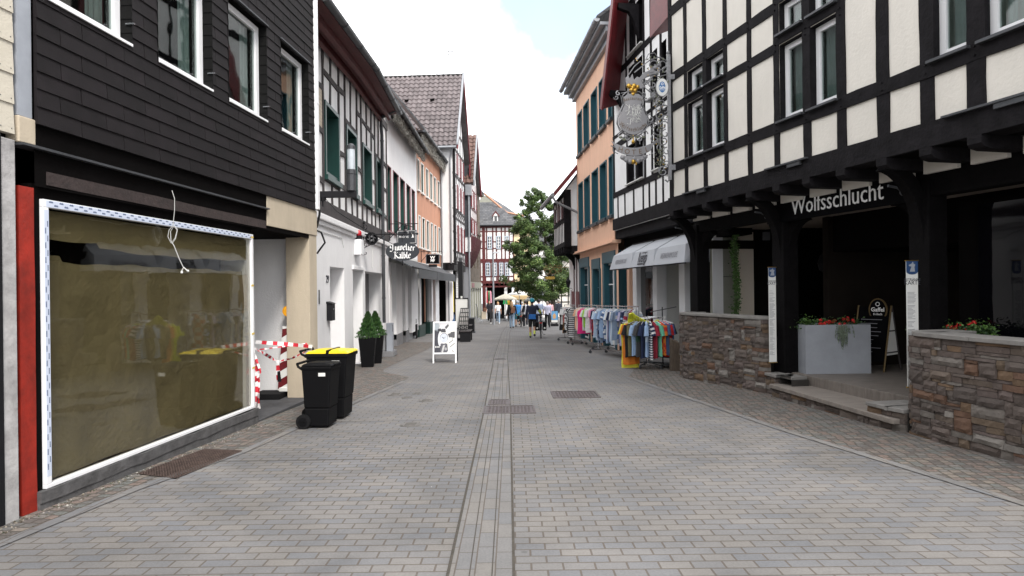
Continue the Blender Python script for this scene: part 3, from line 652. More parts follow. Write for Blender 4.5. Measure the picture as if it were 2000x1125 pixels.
mat('amber', (.80, .36, .02), .25, .05, 3, 0); m_ = MB(); m_.M = Matrix.Translation((.19, .015, 1.50)) @ Matrix.Rotation(R(90), 4, 'X'); m_.lathe([(.03, -.04), (.095, -.035), (.10, 0), (.095, .035), (.03, .04)], n=24); m_.build('lamp', 'amber', t)
m_ = MB(); m_.box(-.36, .12, -.26, .20, 0, .10); m_.build('foot', 'rubber', t, bevel=.015)
m_ = MB(); m_.box(.02, .18, -.03, .05, .10, .17); m_.build('clamp', 'off_white', t, bevel=.01)
# barrier tape
mat('tape_white', (.72, .70, .70), .5, .06, 4, 0); mat('tape_red', (.55, .02, .035), .5, .1, 4, 0)
pts = dict(A=W1.P(S(9.06), .03, .84), B=at(625, 672, 9.6), C=at(547, 705, 10.2))
t = thing('barrier_tape', 'red and white barrier tape tied between the window frame and the yellow-lidded bin', 'tape', (pts['A'].x, pts['A'].y, gz(9.1)))
def ribbon(path, wd, n, seed, twist=1.0, dash=.075):
    r = random.Random(seed); wm, rm = MB(), MB(); O = t.location; L_ = 0
    P_ = []
    for i in range(n+1):
        f = i/n*(len(path)-1); k = min(int(f), len(path)-2); P_.append(Vector(path[k]).lerp(Vector(path[k+1]), f-k))
    prev = None
    for i, p in enumerate(P_):
        d = (P_[min(i+1, n)]-P_[max(i-1, 0)]).normalized(); up = Vector((0, 0, 1)) if abs(d.z) < .8 else Vector((1, 0, 0)); up = (up-d*up.dot(d)).normalized(); side = d.cross(up)
        a_ = twist*math.sin(i*.21+seed); x = up*math.cos(a_)+side*math.sin(a_); q_ = (p-x*wd/2-O, p+x*wd/2-O)
        if prev: (rm if int(L_/dash) % 2 else wm).quad(prev[0], q_[0], q_[1], prev[1])
        if i: L_ += (p-P_[i-1]).length
        prev = q_
    return wm, rm
A, B_, C_ = pts['A'], pts['B'], pts['C']
U = lambda u, v, Y: at(u, v, Y)
for path, wd, tw, sd in (([U(499, 668, 9.15), U(560, 672, 9.4), U(610, 677, 9.45)], .055, .35, 1), ([U(497, 684, 9.12), U(560, 676, 9.6), U(600, 671, 9.7)], .02, .8, 2),
                         ([U(497, 680, 9.12), U(520, 693, 9.5), U(542, 706, 10)], .045, .7, 3), ([U(542, 706, 10), U(570, 700, 9.8), U(600, 685, 9.5)], .03, .9, 4),
                         ([U(541, 704, 9.9), U(543, 720, 9.9), U(544, 745, 9.9)], .06, .3, 5),
                         ([U(494, 682, 9.1), U(493, 715, 9.1), U(500, 750, 9.12), U(498, 800, 9.12)], .06, .6, 6), ([U(493, 684, 9.1), U(503, 730, 9.15), U(506, 798, 9.15)], .055, .8, 7), ([U(497, 690, 9.1), U(494, 735, 9.1), U(494, 792, 9.1)], .045, .9, 8), ([U(497, 690, 9.1), U(509, 727, 9.1), U(498, 745, 9.1)], .03, .9, 9)):
    a_, b_ = ribbon(path, wd, 40, sd, tw); q_ = MB(); q_.col = (.82, .80, .80); q_.add(a_.v, a_.f); q_.col = (.62, .02, .04); q_.add(b_.v, b_.f); q_.build('tape_strand', 'clutter', t)
m_ = MB(); m_.M = Matrix.Translation(-t.location); pk = U(485, 684, 9.12)
for dx, dz, r in ((0, 0, .03), (.035, .01, .028), (-.03, .015, .025), (.07, 0, .02)): m_.ball((pk.x+dx, pk.y, pk.z+dz), r, n=8, m=6)
pk = U(545, 735, 9.9); m_.tube([(pk.x, pk.y-.01, pk.z+.08), (pk.x+.01, pk.y-.01, pk.z-.08)], [.022, .03], 8); m_.each('black_knot', 'rubber', t)

# ---------------------------------------------------------------- wheelie bins
def bin_(name, label, loc, rz, wd, dp, h, lidm):
    t = thing(name, label, 'wheelie bin', loc, rz, 'wheelie bins')      # front +x, back -x
    m_ = MB(); m_.tbox((-dp*.36, dp*.38, -wd*.40, wd*.40, .03), (-dp*.40, dp*.40, -wd*.42, wd*.42, h*.30))
    m_.tbox((-dp*.39, dp*.41, -wd*.43, wd*.43, h*.30), (-dp*.45, dp*.48, -wd*.48, wd*.48, h*.88)); bo = m_.build('body', 'black_plastic', t, bevel=.018)
    m_ = MB(); m_.box(-dp*.48, dp*.51, -wd*.50, wd*.50, h*.86, h*.91); m_.build('rim', 'black_plastic', t, bevel=.012)
    m_ = MB(); m_.tbox((-dp*.46, dp*.54, -wd*.50, wd*.50, h*.915), (-dp*.40, dp*.47, -wd*.44, wd*.44, h*.945)); m_.tbox((-dp*.30, dp*.30, -wd*.34, wd*.34, h*.94), (-dp*.26, dp*.26, -wd*.30, wd*.30, h*.958))
    m_.box(dp*.40, dp*.56, -wd*.2, wd*.2, h*.915, h*.94); 
    ld = m_.build('lid', lidm, t, bevel=.012)
    if lidm != 'black_plastic':
        q = MB(); q.box(dp*.02, dp*.08, -wd*.505, wd*.505, h*.913, h*.962); q.build('lid_strap', 'black_plastic', ld)
    m_ = MB(); y = wd*.46
    for sg in (-1, 1): m_.tube([(-dp*.42, sg*y, h*.87), (-dp*.55, sg*y, h*.91), (-dp*.58, sg*y, h*.95)], .018)
    m_.tube([(-dp*.58, -y, h*.95), (-dp*.58, y, h*.95)], .018); m_.build('handle', 'black_plastic', t)
    for sg in (-1, 1):
        m_ = MB(); m_.M = Matrix.Translation((-dp*.40, sg*wd*.46, .10)) @ Matrix.Rotation(R(90), 4, 'X'); m_.lathe([(.07, -.03), (.095, -.028), (.10, -.015), (.10, .015), (.095, .028), (.07, .03)], n=24); wh = m_.build('wheel', 'rubber', t, smooth=False)
        m_ = MB(); m_.M = Matrix.Translation((-dp*.40, sg*wd*.46, .10)) @ Matrix.Rotation(R(90), 4, 'X'); m_.lathe([(.02, -.036), (.055, -.034), (.06, .034), (.02, .036)], n=16)
        for k in range(6): m_.box(.02*math.cos(k), .024, -.006, .006, -.037, .037)
        m_.build('hub', 'black_plastic', wh)
    m_ = MB(); m_.tube([(-dp*.40, -wd*.46, .10), (-dp*.40, wd*.46, .10)], .012); m_.build('axle', 'iron', t)
    q = MB(); q.box(dp*.10, dp*.32, -wd*.4865, -wd*.47, h*.77, h*.82); q.build('label_plate', 'off_white', t)
    return t
bin_('wheelie_bin', 'smaller black wheelie bin with a black lid and white sticker', (-2.66, 8.85, gz(8.85)), R(-3), .44, .43, .93, 'black_plastic')
bin_('wheelie_bin', 'taller black wheelie bin with a bright yellow lid', (-2.71, 9.55, gz(9.55)), R(-2), .56, .64, 1.06, 'yellow_plastic')

# ---- white half-timbered house with green windows
W2 = Wall(-3.70, -.03, 11.45, 22.75, -1)
r2 = W2.root('half_timbered_house', 'white half-timbered house with green windows above a whitewashed ground floor', 'house')
def wpx(W, u, v, o=0): return W.px(u, v, o)
ZB = 3.36     # underside of the sill beam
hs = []
for (u0, u1, v0, v1) in ((634, 661, 215, 360), (676, 696, 255, 383), (708, 725, 288, 400), (734, 747, 310, 410)):
    um = (u0+u1)/2; s0 = W2.px(u0, (v0+v1)/2)[0]; s1 = W2.px(u1, (v0+v1)/2)[0]; hs.append((s0+.06, s1-.06, 4.28, 5.86))
holes_wall(W2, 'upper_wall', 'infill_white', 0, W2.L, ZB, 7.6, hs, r2, o=-.02, t=.40, rev='green_paint')
for h in hs:
    f = window(W2, r2, h[0]+.01, h[1]-.01, h[2]+.01, h[3]-.01, -.30, 'white_pvc', 'blue_glass', fw=.06, mull=1, trans=(.66,), surround='green_paint', sw=.085, so=0)
    q = MB(); W2.box(q, h[0], h[1], -.02, .0, h[2]+.02, h[2]+.10); q.build('weather_board', 'green_paint', f)
m_ = MB(); beam(m_, W2, 0, ZB+.15, W2.L, ZB+.17, .30, -.15, .05, .03, .5); sb = m_.build('sill_beam', 'old_timber', r2)
m_ = MB()
posts = [.12, hs[0][0]-.14, hs[0][1]+.15, hs[1][0]-.14, hs[1][1]+.16, hs[2][0]-.15, hs[2][1]+.15, hs[3][0]-.14, hs[3][1]+.14, W2.L-.12]
for i, s in enumerate(posts):
    beam(m_, W2, s+rnd.uniform(-.05, .05), ZB+.3, s+rnd.uniform(-.05, .05), 7.5, .095, -.05, .014, .3, .3)
for h in hs:
    beam(m_, W2, (h[0]+h[1])/2+rnd.uniform(-.1, .1), ZB+.3, (h[0]+h[1])/2, 4.2, .08, -.05, .012, .2, .3)
    beam(m_, W2, (h[0]+h[1])/2+rnd.uniform(-.15, .15), 5.98, (h[0]+h[1])/2, 7.5, .085, -.05, .012, .25, .4)
for i in range(len(posts)-1):
    a_, b_ = posts[i]+.05, posts[i+1]-.05
    iswin = any(a_ < (h[0]+h[1])/2 < b_ for h in hs)
    for z in ((4.20, 6.02+(.55 if i % 4 == 1 else 0)) if iswin else (4.2+rnd.uniform(-.1, .1), 5.15+rnd.uniform(-.15, .15), 6.35+rnd.uniform(-.3, .3))):
        beam(m_, W2, a_, z, b_, z+rnd.uniform(-.04, .04), .115, -.05, .010, .25, .3)
beam(m_, W2, 0, 7.45, W2.L, 7.45, .24, -.1, .03, .05, .6)
m_.build('timber_frame', 'old_timber', r2)
m_ = MB(); W2.box(m_, posts[0]+.08, posts[1]-.08, -.04, -.004, 5.15, 6.15); m_.build('brick_infill', 'wall_brick', r2)
rec = []
for (u0, u1, v) in ((644, 672, 525), (689, 708, 532), (713, 749, 536)):
    rec.append((W2.px(u0, v)[0], W2.px(u1, v)[0]))
gh = [(rec[0][0], rec[0][1], -.30, 2.24), (rec[1][0], rec[1][1], -.35, 2.24), (rec[2][0], rec[2][1], -.40, 2.24)]
gw = holes_wall(W2, 'ground_floor_wall', 'white_plaster', 0, W2.L, -.75, ZB-.10, gh, r2, o=0, t=.75)
m_ = MB(); W2.box(m_, 0, W2.L, -.1, .10, ZB-.16, ZB-.015); W2.box(m_, 0, W2.L, -.05, .05, ZB-.26, ZB-.162); m_.build('cornice', 'white_plaster', r2, bevel=.02)
m_ = MB(); W2.box(m_, rec[1][0]-.08, rec[1][1]+.08, -.1, .05, 2.245, 2.34); m_.build('lintel', 'white_plaster', r2, bevel=.01)
m_ = MB(); W2.box(m_, rec[0][0], rec[0][1], -.8, -.7, -.4, 2.3); W2.box(m_, rec[1][0], rec[1][1], -.8, -.7, -.4, 2.3); m_.each('recess_wall', 'white_plaster', r2)
m_ = MB(); W2.box(m_, rec[2][0], rec[2][1], -.8, -.5, -.5, 2.3); dd = m_.build('door', 'grey_plaster', r2)
m_ = MB(); W2.box(m_, rec[2][0]+.1, rec[2][1]-.8, -.5, -.47, 1.2, 2.1); m_.build('door_pane', 'blue_glass', dd)
m_ = MB(); s = rec[1][1]+.1; W2.box(m_, 0, rec[0][0], -.1, .012, -.7, -.10+.0); W2.box(m_, rec[0][1], rec[1][0], -.1, .012, -.7, .0); W2.box(m_, rec[1][1], rec[2][0], -.1, .012, -.7, .0); W2.box(m_, rec[2][1], W2.L, -.1, .014, -.8, .15); m_.each('plinth', 'grey_plaster', r2)
m_ = MB(); m_.box(0, W2.L, .82, 8, -.7, 7.6); m_.build('core', 'white_plaster', r2)
m_ = MB()
for sv, zv in ((1.0, 2.55), (W2.L-.8, 2.6)):
    W2.box(m_, sv-.09, sv+.09, 0, .015, zv-.07, zv+.07)
    for k in range(4): W2.box(m_, sv-.08, sv+.08, .015, .024, zv-.055+k*.03, zv-.043+k*.03)
m_.each('vent_grille', 'off_white', r2) if False else m_.build('vent_grille', 'off_white', r2)
m_ = MB(); m_.tube([(.3, W2.y(.02), 3.0), (2.4, W2.y(.018), 2.97), (4.2, W2.y(.018), 2.98), (4.4, W2.y(.018), 2.75)], .008, 5); m_.tube([(8.2, W2.y(.02), 3.0), (8.2, W2.y(.02), 2.35)], .008, 5); m_.build('wall_cable', 'off_white', r2)
# house number and name plate lettering
m_ = MB(); s, z = W2.px(639, 545); m_.text('29', .24, W2.TM(s, .002, z-.08), .012); m_.build('house_number', 'ink', r2)
m_ = MB(); s, z = W2.px(623, 580); W2.box(m_, s-.03, s+.03, 0, .012, z-.15, z+.15); m_.build('bell_plate', 'dark_zinc', r2)
# eaves with a kink: red boards, grey half-round gutter
e0, e1, e2 = Vector((-3.22, 11.75, 7.55)), Vector((-3.15, 16.3, 7.62)), Vector((-3.72, 22.9, 7.66))
ea = [at(648, 12, 12.3), at(735, 133, 16.6), at(781, 221, 21.3)]
ea = [Vector((p.x, p.y, p.z)) for p in ea]; ea[0] = ea[0]+(ea[0]-ea[1])*.12
li = r2.matrix_basis.inverted() if False else (Matrix.Translation(r2.location) @ Matrix.Rotation(W2.ang, 4, 'Z')).inverted()
def loc2(p): q = li @ Vector((p[0], p[1], r2.location.z)); return Vector((q.x, q.y, p[2]))
L_ = [loc2(p) for p in ea]
m_ = MB()
for i in range(2):
    p, q = L_[i], L_[i+1]
    n = 10
    for k in range(n):
        A1 = p.lerp(q, k/n); B1 = p.lerp(q, (k+1)/n); ring = []
        for P_ in (A1, B1):
            ring.append([(P_.x, P_.y+.085*math.cos(R(t)), P_.z+.085*math.sin(R(t))) for t in range(180, 361, 20)]+[(P_.x, P_.y+.078*math.cos(R(t)), P_.z+.078*math.sin(R(t))) for t in range(360, 179, -20)])
        N = len(ring[0]); m_.add(ring[0]+ring[1], [(j, (j+1) % N, (j+1) % N+N, j+N) for j in range(N)])
        if k % 3 == 0: m_.tube([(A1.x, A1.y+.09*math.cos(R(t)), A1.z+.09*math.sin(R(t))) for t in range(180, 361, 30)], .008, 5)
m_.build('gutter', 'dark_zinc', r2)
m_ = MB(); m2 = MB(); m3 = MB()
for i in range(2):
    p, q = L_[i], L_[i+1]; yb = .02
    m_.add([(p.x, p.y+.10, p.z-.02), (q.x, q.y+.10, q.z-.02), (q.x, yb, q.z-.16), (p.x, yb, p.z-.16), (p.x, p.y+.10, p.z+.06), (q.x, q.y+.10, q.z+.06), (q.x, yb, q.z+.02), (p.x, yb, p.z+.02)], [(0, 1, 2, 3), (4, 7, 6, 5), (0, 4, 5, 1), (2, 6, 7, 3), (0, 3, 7, 4), (1, 5, 6, 2)])
    for f_, h_ in ((.55, .09), (.18, .16)):
        ya, yb2 = p.y*f_, q.y*f_
        m2.add([(p.x, ya, p.z-.05), (q.x, yb2, q.z-.05), (q.x, yb2, q.z-.12-h_), (p.x, ya, p.z-.12-h_), (p.x, ya+.07, p.z-.05), (q.x, yb2+.07, q.z-.05), (q.x, yb2+.07, q.z-.17-h_), (p.x, ya+.07, p.z-.17-h_)], [(0, 1, 2, 3), (4, 7, 6, 5), (3, 2, 6, 7), (0, 3, 7, 4), (1, 5, 6, 2), (0, 4, 5, 1)])
    m3.add([(p.x, p.y-.02, p.z+.09), (q.x, q.y-.02, q.z+.09), (q.x, 4.5, q.z+4.6), (p.x, 4.5, p.z+4.6), (p.x, p.y+.04, p.z-.0), (q.x, q.y+.04, q.z-.0), (q.x, 4.6, q.z+4.4), (p.x, 4.6, p.z+4.4)], [(0, 1, 2, 3), (4, 7, 6, 5), (0, 4, 5, 1), (0, 3, 7, 4), (1, 5, 6, 2)])
m_.build('soffit', 'red_timber', r2); m2.build('eaves_moulding', 'red_timber', r2); m3.build('roof', 'far_slates', r2)
# downpipe at the far end
m_ = MB(); x = L_[2].x-.35; m_.tube([(x, L_[2].y+.05, 7.6), (x+.1, -.10, 7.35), (x+.22, -.07, 7.1), (x+.25, -.09, 6.8), (x+.25, -.09, .6)], .055, 10)
for z in (6.6, 4.6, 2.8, 1.4): m_.tube([(x+.25, -.09, z), (x+.25, -.09, z+.04)], .066, 10)
m_.build('downpipe', 'dark_zinc', r2)
# stone base and cable box at the corner
p = gp(752, 697); t = thing('utility_box', 'grey cable box on a stone block beside the downpipe', 'utility box', p, W2.ang-R(90))
m_ = MB(); m_.tbox((-.22, .28, -.1, .75, 0), (-.22, .26, -.1, .7, .17)); m_.build('base', 'grey_plaster', t, bevel=.02)
m_ = MB(); m_.tbox((-.2, .0, .1, .7, .17), (-.16, .0, .1, .7, .75)); m_.build('stone_block', 'concrete', t, bevel=.02)
m_ = MB(); m_.box(.05, .24, -.02, .28, .17, 1.05); m_.build('cabinet', 'grey_metal_strip', t, bevel=.01)
m_ = MB(); m_.box(.20, .243, .02, .10, .78, 1.0); m_.build('label', 'iron', t)

def lamp_pt(W, u, v, o): return W.P(W.px(u, v, o)[0], o, W.px(u, v, o)[1])
# mailbox
s, z = W2.px(641, 607); t = thing('mailbox', 'black mailbox on the whitewashed wall by the first recess', 'mailbox', W2.P(s, 0, z-.22), W2.ang)
m_ = MB(); W2.box(m_, -.15, .15, 0, .12, 0, .38); m_.build('box', 'iron', t, bevel=.01); m_ = MB(); m_.prism([(-.17, W2.y(0), .38), (-.17, W2.y(.15), .38), (-.17, W2.y(0), .43)], (.34, 0, 0)); m_.build('flap', 'iron', t); m_ = MB(); W2.box(m_, -.03, .03, .12, .125, .24, .27); m_.build('lock', 'steel', t)
# alarm siren
s, z = W2.px(694, 497, 0); t = thing('alarm_siren', 'white alarm box with a red beacon on the whitewashed wall', 'alarm', W2.P(s, 0, z-.02), W2.ang)
m_ = MB(); W2.box(m_, -.17, .17, 0, .20, 0, .42); b_ = m_.build('housing', 'white_pvc', t, bevel=.02)
m_ = MB(); m_.lathe([(.085, .42), (.085, .52)], (0, W2.y(.1), 0), 14); m_.build('beacon_base', 'iron', t)
mat('red_lens', (.45, .008, .02), .2, .05, 3, 0); m_ = MB(); m_.lathe([(.075, .52), (.075, .60), (.06, .655), (.02, .68)], (0, W2.y(.1), 0), 14); m_.build('beacon', 'red_lens', t, smooth=True)
# street lamp on an arm at the shingled house
p = W1.P(W1.L, 0, 0); e = at(690, 376, 11.55); t = thing('street_lamp', 'cylindrical street lamp standing on a dark steel wall arm', 'street lamp', (e.x, e.y, e.z-.09))
m_ = MB(); m_.box(-.78, .06, -.04, .04, 0, .115); m_.build('arm', 'iron', t, bevel=.006)
m_ = MB(); m_.lathe([(.085, .12), (.085, .40), (.075, .41), (.085, .42), (.085, .50)], (-.03, 0, 0), 20); m_.build('housing', 'dark_zinc', t)
m_ = MB(); m_.lathe([(.070, .50), (.070, .86), (.072, .87)], (-.03, 0, 0), 20); mat('lamp_glass', (.42, .46, .50), .15, .2, 3, 0, spec=.8); m_.build('glass_cylinder', 'lamp_glass', t, smooth=False)
m_ = MB(); m_.lathe([(.078, .87), (.078, .93), (.05, .95), (.04, .97)], (-.03, 0, 0), 20); m_.build('cap', 'dark_zinc', t)
m_ = MB(); m_.lathe([(.05, -.06), (.06, 0)], (-.55, 0, 0), 12); m_.box(-.56, -.54, -.02, .02, -.16, -.06); m_.build('sensor', 'iron', t)
m_ = MB(); m_.tube([(-.50, 0, -.02), (-.3, 0, -.25), (.12, .5, -.55), (.4, 2.2, -.75)], .006, 5); m_.tube([(-.6, .0, -.0), (-.62, .02, -.3), (-.68, .05, -.52), (-.72, .05, -.56)], .02, 6); m_.tube([(-.72, .05, -.56), (-.6, .05, -.62), (-.55, .1, -.8), (-.70, .1, -1.0)], .018, 6); m_.build('cable', 'iron', t)
# conifer planters
def conifer(px, label, lean, tw):
    t = thing('planter', label, 'planter', px, R(8), 'conifer planters by the whitewashed wall')
    m_ = MB(); m_.tbox((-.15, .15, -.15, .15, 0), (-.22, .22, -.22, .22, .78)); m_.build('pot', 'black_plastic', t, bevel=.008)
    m_ = MB(); m_.box(-.19, .19, -.19, .19, .74, .76); m_.build('soil', 'bark', t)
    q = thing('conifer', label.replace('tall black planter', 'small cone-shaped conifer').replace('holding a conifer', 'in its black planter'), 'conifer', (px[0], px[1], px[2]+.76), 0, 'small conifers')
    m_ = MB(); m_.tube([(0, 0, 0), (lean*.3, 0, .6)], [.02, .008], 6); m_.build('trunk', 'bark', q)
    m_ = MB()
    for i in range(6500):
        f = rnd.random()**.75; z = f*.68; rr = .225*(1-f)**.75*(.62+.55*rnd.random()**1.5+.12*math.sin(f*38))*(1.15 if f < .25 else 1)+.01; a = rnd.uniform(0, 2*PI)
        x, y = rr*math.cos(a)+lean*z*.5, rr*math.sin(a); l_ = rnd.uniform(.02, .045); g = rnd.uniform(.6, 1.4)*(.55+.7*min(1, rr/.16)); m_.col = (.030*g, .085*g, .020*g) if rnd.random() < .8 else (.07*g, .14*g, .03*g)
        ux = Vector((math.cos(a)*.5+rnd.uniform(-.3, .3), math.sin(a)*.5+rnd.uniform(-.3, .3), 1)).normalized()*l_; sd = ux.cross(Vector((rnd.random()-.5, rnd.random()-.5, rnd.random()-.5))).normalized()*.011
        p_ = Vector((x, y, z)); m_.quad(p_-sd, p_+sd, p_+ux+sd*.2, p_+ux-sd*.2)
    m_.build('foliage', 'leaf', q)
conifer((-3.88+.05, 16.9, gz(16.9)), 'tall black planter holding a conifer, nearer the bins', .05, 0)
conifer((-3.83, 17.9, gz(17.9)), 'tall black planter holding a conifer, nearer the cable box', -.03, 0)
# ---- white house with five narrow green windows, then the orange house
def gutter(parent, W, s0, s1, o, z, r=.08, m='dark_zinc'):
    mb = MB(); N = 0; ring = []
    for s in (s0, s1):
        ring.append([(s, W.y(o)+r*math.cos(R(t)), z+r*math.sin(R(t))) for t in range(180, 361, 20)]+[(s, W.y(o)+r*.9*math.cos(R(t)), z+r*.9*math.sin(R(t))) for t in range(360, 179, -20)])
    N = len(ring[0]); mb.add(ring[0]+ring[1], [(j, (j+1) % N, (j+1) % N+N, j+N) for j in range(N)]+[tuple(range(10)), tuple(N+j for j in range(9, -1, -1))])
    k = s0+.3
    while k < s1: mb.tube([(k, W.y(o)+(r+.006)*math.cos(R(t)), z+(r+.006)*math.sin(R(t))) for t in range(180, 361, 30)], .008, 4); k += .8
    return mb.build('gutter', m, parent)
def roof_slope(parent, W, s0, s1, o, z, rise, run, m='far_slates', th=.12, name='roof'):
    mb = MB(); mb.add([(s0, W.y(o), z), (s1, W.y(o), z), (s1, W.y(o-run), z+rise), (s0, W.y(o-run), z+rise), (s0, W.y(o), z-th), (s1, W.y(o), z-th), (s1, W.y(o-run), z+rise-th), (s0, W.y(o-run), z+rise-th)],
           [(0, 1, 2, 3), (4, 7, 6, 5), (0, 4, 5, 1), (1, 5, 6, 2), (2, 6, 7, 3), (3, 7, 4, 0)])
    return mb.build(name, m, parent)
def wireweave(mb, W, s0, s1, o, z, h, n, seed, slope=0):
    r = random.Random(seed)
    for i in range(n):
        s = r.uniform(s0, s1); zz = z-h*r.random(); p = Vector((s, W.y(o-r.uniform(0, .12)), zz)); pts = [p]
        for k in range(4):
            p = p+Vector((r.uniform(-.12, .12), r.uniform(-.05, .05), r.uniform(-.10, .10))); p.z = min(z, max(z-h, p.z)); pts.append(p.copy())
        g = r.uniform(.5, 1.1); mb.col = (.42*g, .40*g, .36*g); mb.tube(pts, .012, 4, caps=False)
W3 = Wall(-4.5, 0, 22.8, 30.6, -1)
r3 = W3.root('white_house', 'white house with narrow green windows behind the black sign', 'house')
hs = []
for u0, u1 in ((756.5, 764), (768, 778.5), (781.5, 790.5), (794, 801.5), (804, 810)):
    s0, s1 = W3.px(u0, 400)[0], W3.px(u1, 400)[0]; hs.append((max(.25, s0), s1, 3.85, 6.25))
holes_wall(W3, 'upper_wall', 'white_plaster', 0, W3.L, 3.1, 8.5, hs, r3, t=.45, rev='green_paint')
mat('pink_trim', (.22, .10, .11), .6, .1, 4, .1, 30)
for h in hs: window(W3, r3, h[0]+.01, h[1]-.01, h[2]+.01, h[3]-.01, -.38, 'white_pvc', 'blue_glass', mull=1, surround='pink_trim', sw=.028, so=-.015)
m_ = MB(); m_.box(0, W3.L, .46, 8, -1, 8.5); m_.build('core', 'white_plaster', r3)
gutter(r3, W3, -.3, W3.L+.1, .55, 8.22); roof_slope(r3, W3, -.3, W3.L+.05, .55, 8.38, 3.2, 3.2)
m_ = MB(); W3.box(m_, 0, W3.L, -.1, .50, 8.20, 8.28); m_.build('soffit', 'old_timber', r3)
m_ = MB(); wireweave(m_, W3, .2, W3.L-.1, .42, 8.2, .42, 900, 3); t = m_.build('eaves_garland', 'clutter', None); t.location = (W3.loc.x, W3.loc.y, 0); t.rotation_euler.z = W3.ang; tag(t, 'pale twig garland hung under the eaves of the white house', 'garland')
# shop front of the white house
m_ = MB()
for u0, u1 in ((762, 766), (774, 786), (792, 797), (804, 820)):
    s0, s1 = W3.px(u0, 600)[0], W3.px(u1, 600)[0]; s0 = max(s0, 0); W3.box(m_, s0, min(s1, W3.L-.01), -.35, .0, -.25, 3.0)
pl = m_.each('shop_pier', 'white_plaster', r3)
m_ = MB()
for u0, u1 in ((774, 786), (792, 797)):
    s0, s1 = W3.px(u0, 600)[0], W3.px(u1, 600)[0]; W3.box(m_, s0, s1, -.36, .012, -.75, -.05)
m_.each('plinth', 'grey_plaster', r3)
m_ = MB(); W3.box(m_, 0, W3.L, -.40, .0, 2.72, 3.1); m_.build('shop_lintel', 'off_white', r3)
f = window(W3, r3, .1, W3.L-.1, .0, 2.7, -.30, 'white_pvc', 'blue_glass', mull=4, trans=(.72,))
m_ = MB(); W3.box(m_, 0, W3.L, -.36, -.12, -.8, -.02); m_.build('stall_riser', 'concrete', r3)
W4 = Wall(-5.72, .04, 30.6, 38.0, -1)
r4 = W4.root('orange_house', 'orange rendered house with two rows of narrow windows', 'house')
hs = []; h1 = []
for u0, u1 in ((815, 818.5), (822, 827), (831.5, 836), (839.5, 843.8), (847, 851), (854.5, 858)):
    s0, s1 = W4.px(u0, 370)[0], W4.px(u1, 370)[0]
    if s1 > .3: hs.append((max(s0, .15), min(s1, W4.L-.1), 6.5, 7.95))
for u0, u1 in ((817.5, 820.5), (824.5, 829), (833, 837.3), (841, 844.5), (848, 851.5), (855.5, 859)):
    s0, s1 = W4.px(u0, 450)[0], W4.px(u1, 450)[0]; h1.append((max(s0, .15), min(s1, W4.L-.1), 3.75, 5.25))
holes_wall(W4, 'upper_wall', 'orange_plaster', 0, W4.L, 3.0, 9.45, hs+h1, r4, t=.40, rev='dark_green_paint')
for h in hs: 
    window(W4, r4, h[0]+.01, h[1]-.01, h[2]+.01, h[3]-.01, -.12, 'sage_shutter', 'sage_shutter', mull=0, surround='off_white', sw=.045, so=0)
for h in h1: window(W4, r4, h[0]+.01, h[1]-.01, h[2]+.01, h[3]-.01, -.3, 'dark_green_paint', 'dark_glass', mull=1, surround='off_white', sw=.045, so=0)
m_ = MB(); m_.box(0, W4.L, .45, 9, -1, 9.4); m_.build('core', 'orange_plaster', r4)
gutter(r4, W4, -.2, W4.L+.1, .42, 9.25, r=.09); roof_slope(r4, W4, -.2, W4.L, .42, 9.4, 3.2, 2.6)
m_ = MB(); W4.box(m_, 0, W4.L, -.1, .38, 9.22, 9.3); m_.build('soffit', 'old_timber', r4)
m_ = MB(); wireweave(m_, W4, .1, W4.L-.1, .32, 9.2, .60, 1100, 4); t = m_.build('eaves_garland', 'clutter', None); t.location = (W4.loc.x, W4.loc.y, 0); t.rotation_euler.z = W4.ang; tag(t, 'pale twig garland hung under the eaves of the orange house', 'garland')
m_ = MB()
for u0, u1 in ((820, 823), (843.5, 846), (851, 858)):
    s0, s1 = W4.px(u0, 600)[0], W4.px(u1, 600)[0]; W4.box(m_, max(s0, 0), min(s1, W4.L), -.35, .0, -.6, 2.6)
m_.each('shop_pier', 'white_plaster', r4)
m_ = MB(); W4.box(m_, 0, W4.L, -.38, .02, 2.45, 3.0); m_.build('fascia', 'off_white', r4)
m_ = MB(); 
for u0, u1 in ((818, 830), (839, 846)):
    s0, s1 = W4.px(u0, 600)[0], W4.px(u1, 600)[0]; W4.box(m_, max(s0, 0), s1, -.34, .02, -.8, -.05)
m_.each('shop_panel', 'dark_green_paint', r4)
window(W4, r4, max(.05, W4.px(818, 600)[0]), W4.px(830, 600)[0], -.05, 2.45, -.15, 'dark_green_paint', 'blue_glass', mull=1)
window(W4, r4, W4.px(839, 600)[0], W4.px(846, 600)[0], -.05, 2.45, -.15, 'dark_green_paint', 'blue_glass', mull=0)
m_ = MB(); W4.box(m_, W4.px(830, 600)[0], W4.px(839, 600)[0], -.34, -.3, -.8, 2.45); m_.build('doorway', 'dark_interior', r4)
m_ = MB(); s = W4.L-.06; m_.tube([(s, W4.y(.08), 9.1), (s, W4.y(.08), 2.9)], .05, 8); m_.build('downpipe', 'zinc', r4)
s = W4.L-.4; m_ = MB(); m_.tube([(s, W4.y(.5), 2.35), (s, W4.y(.5), -.7)], .045, 8); m_.build('post', 'zinc', r4)
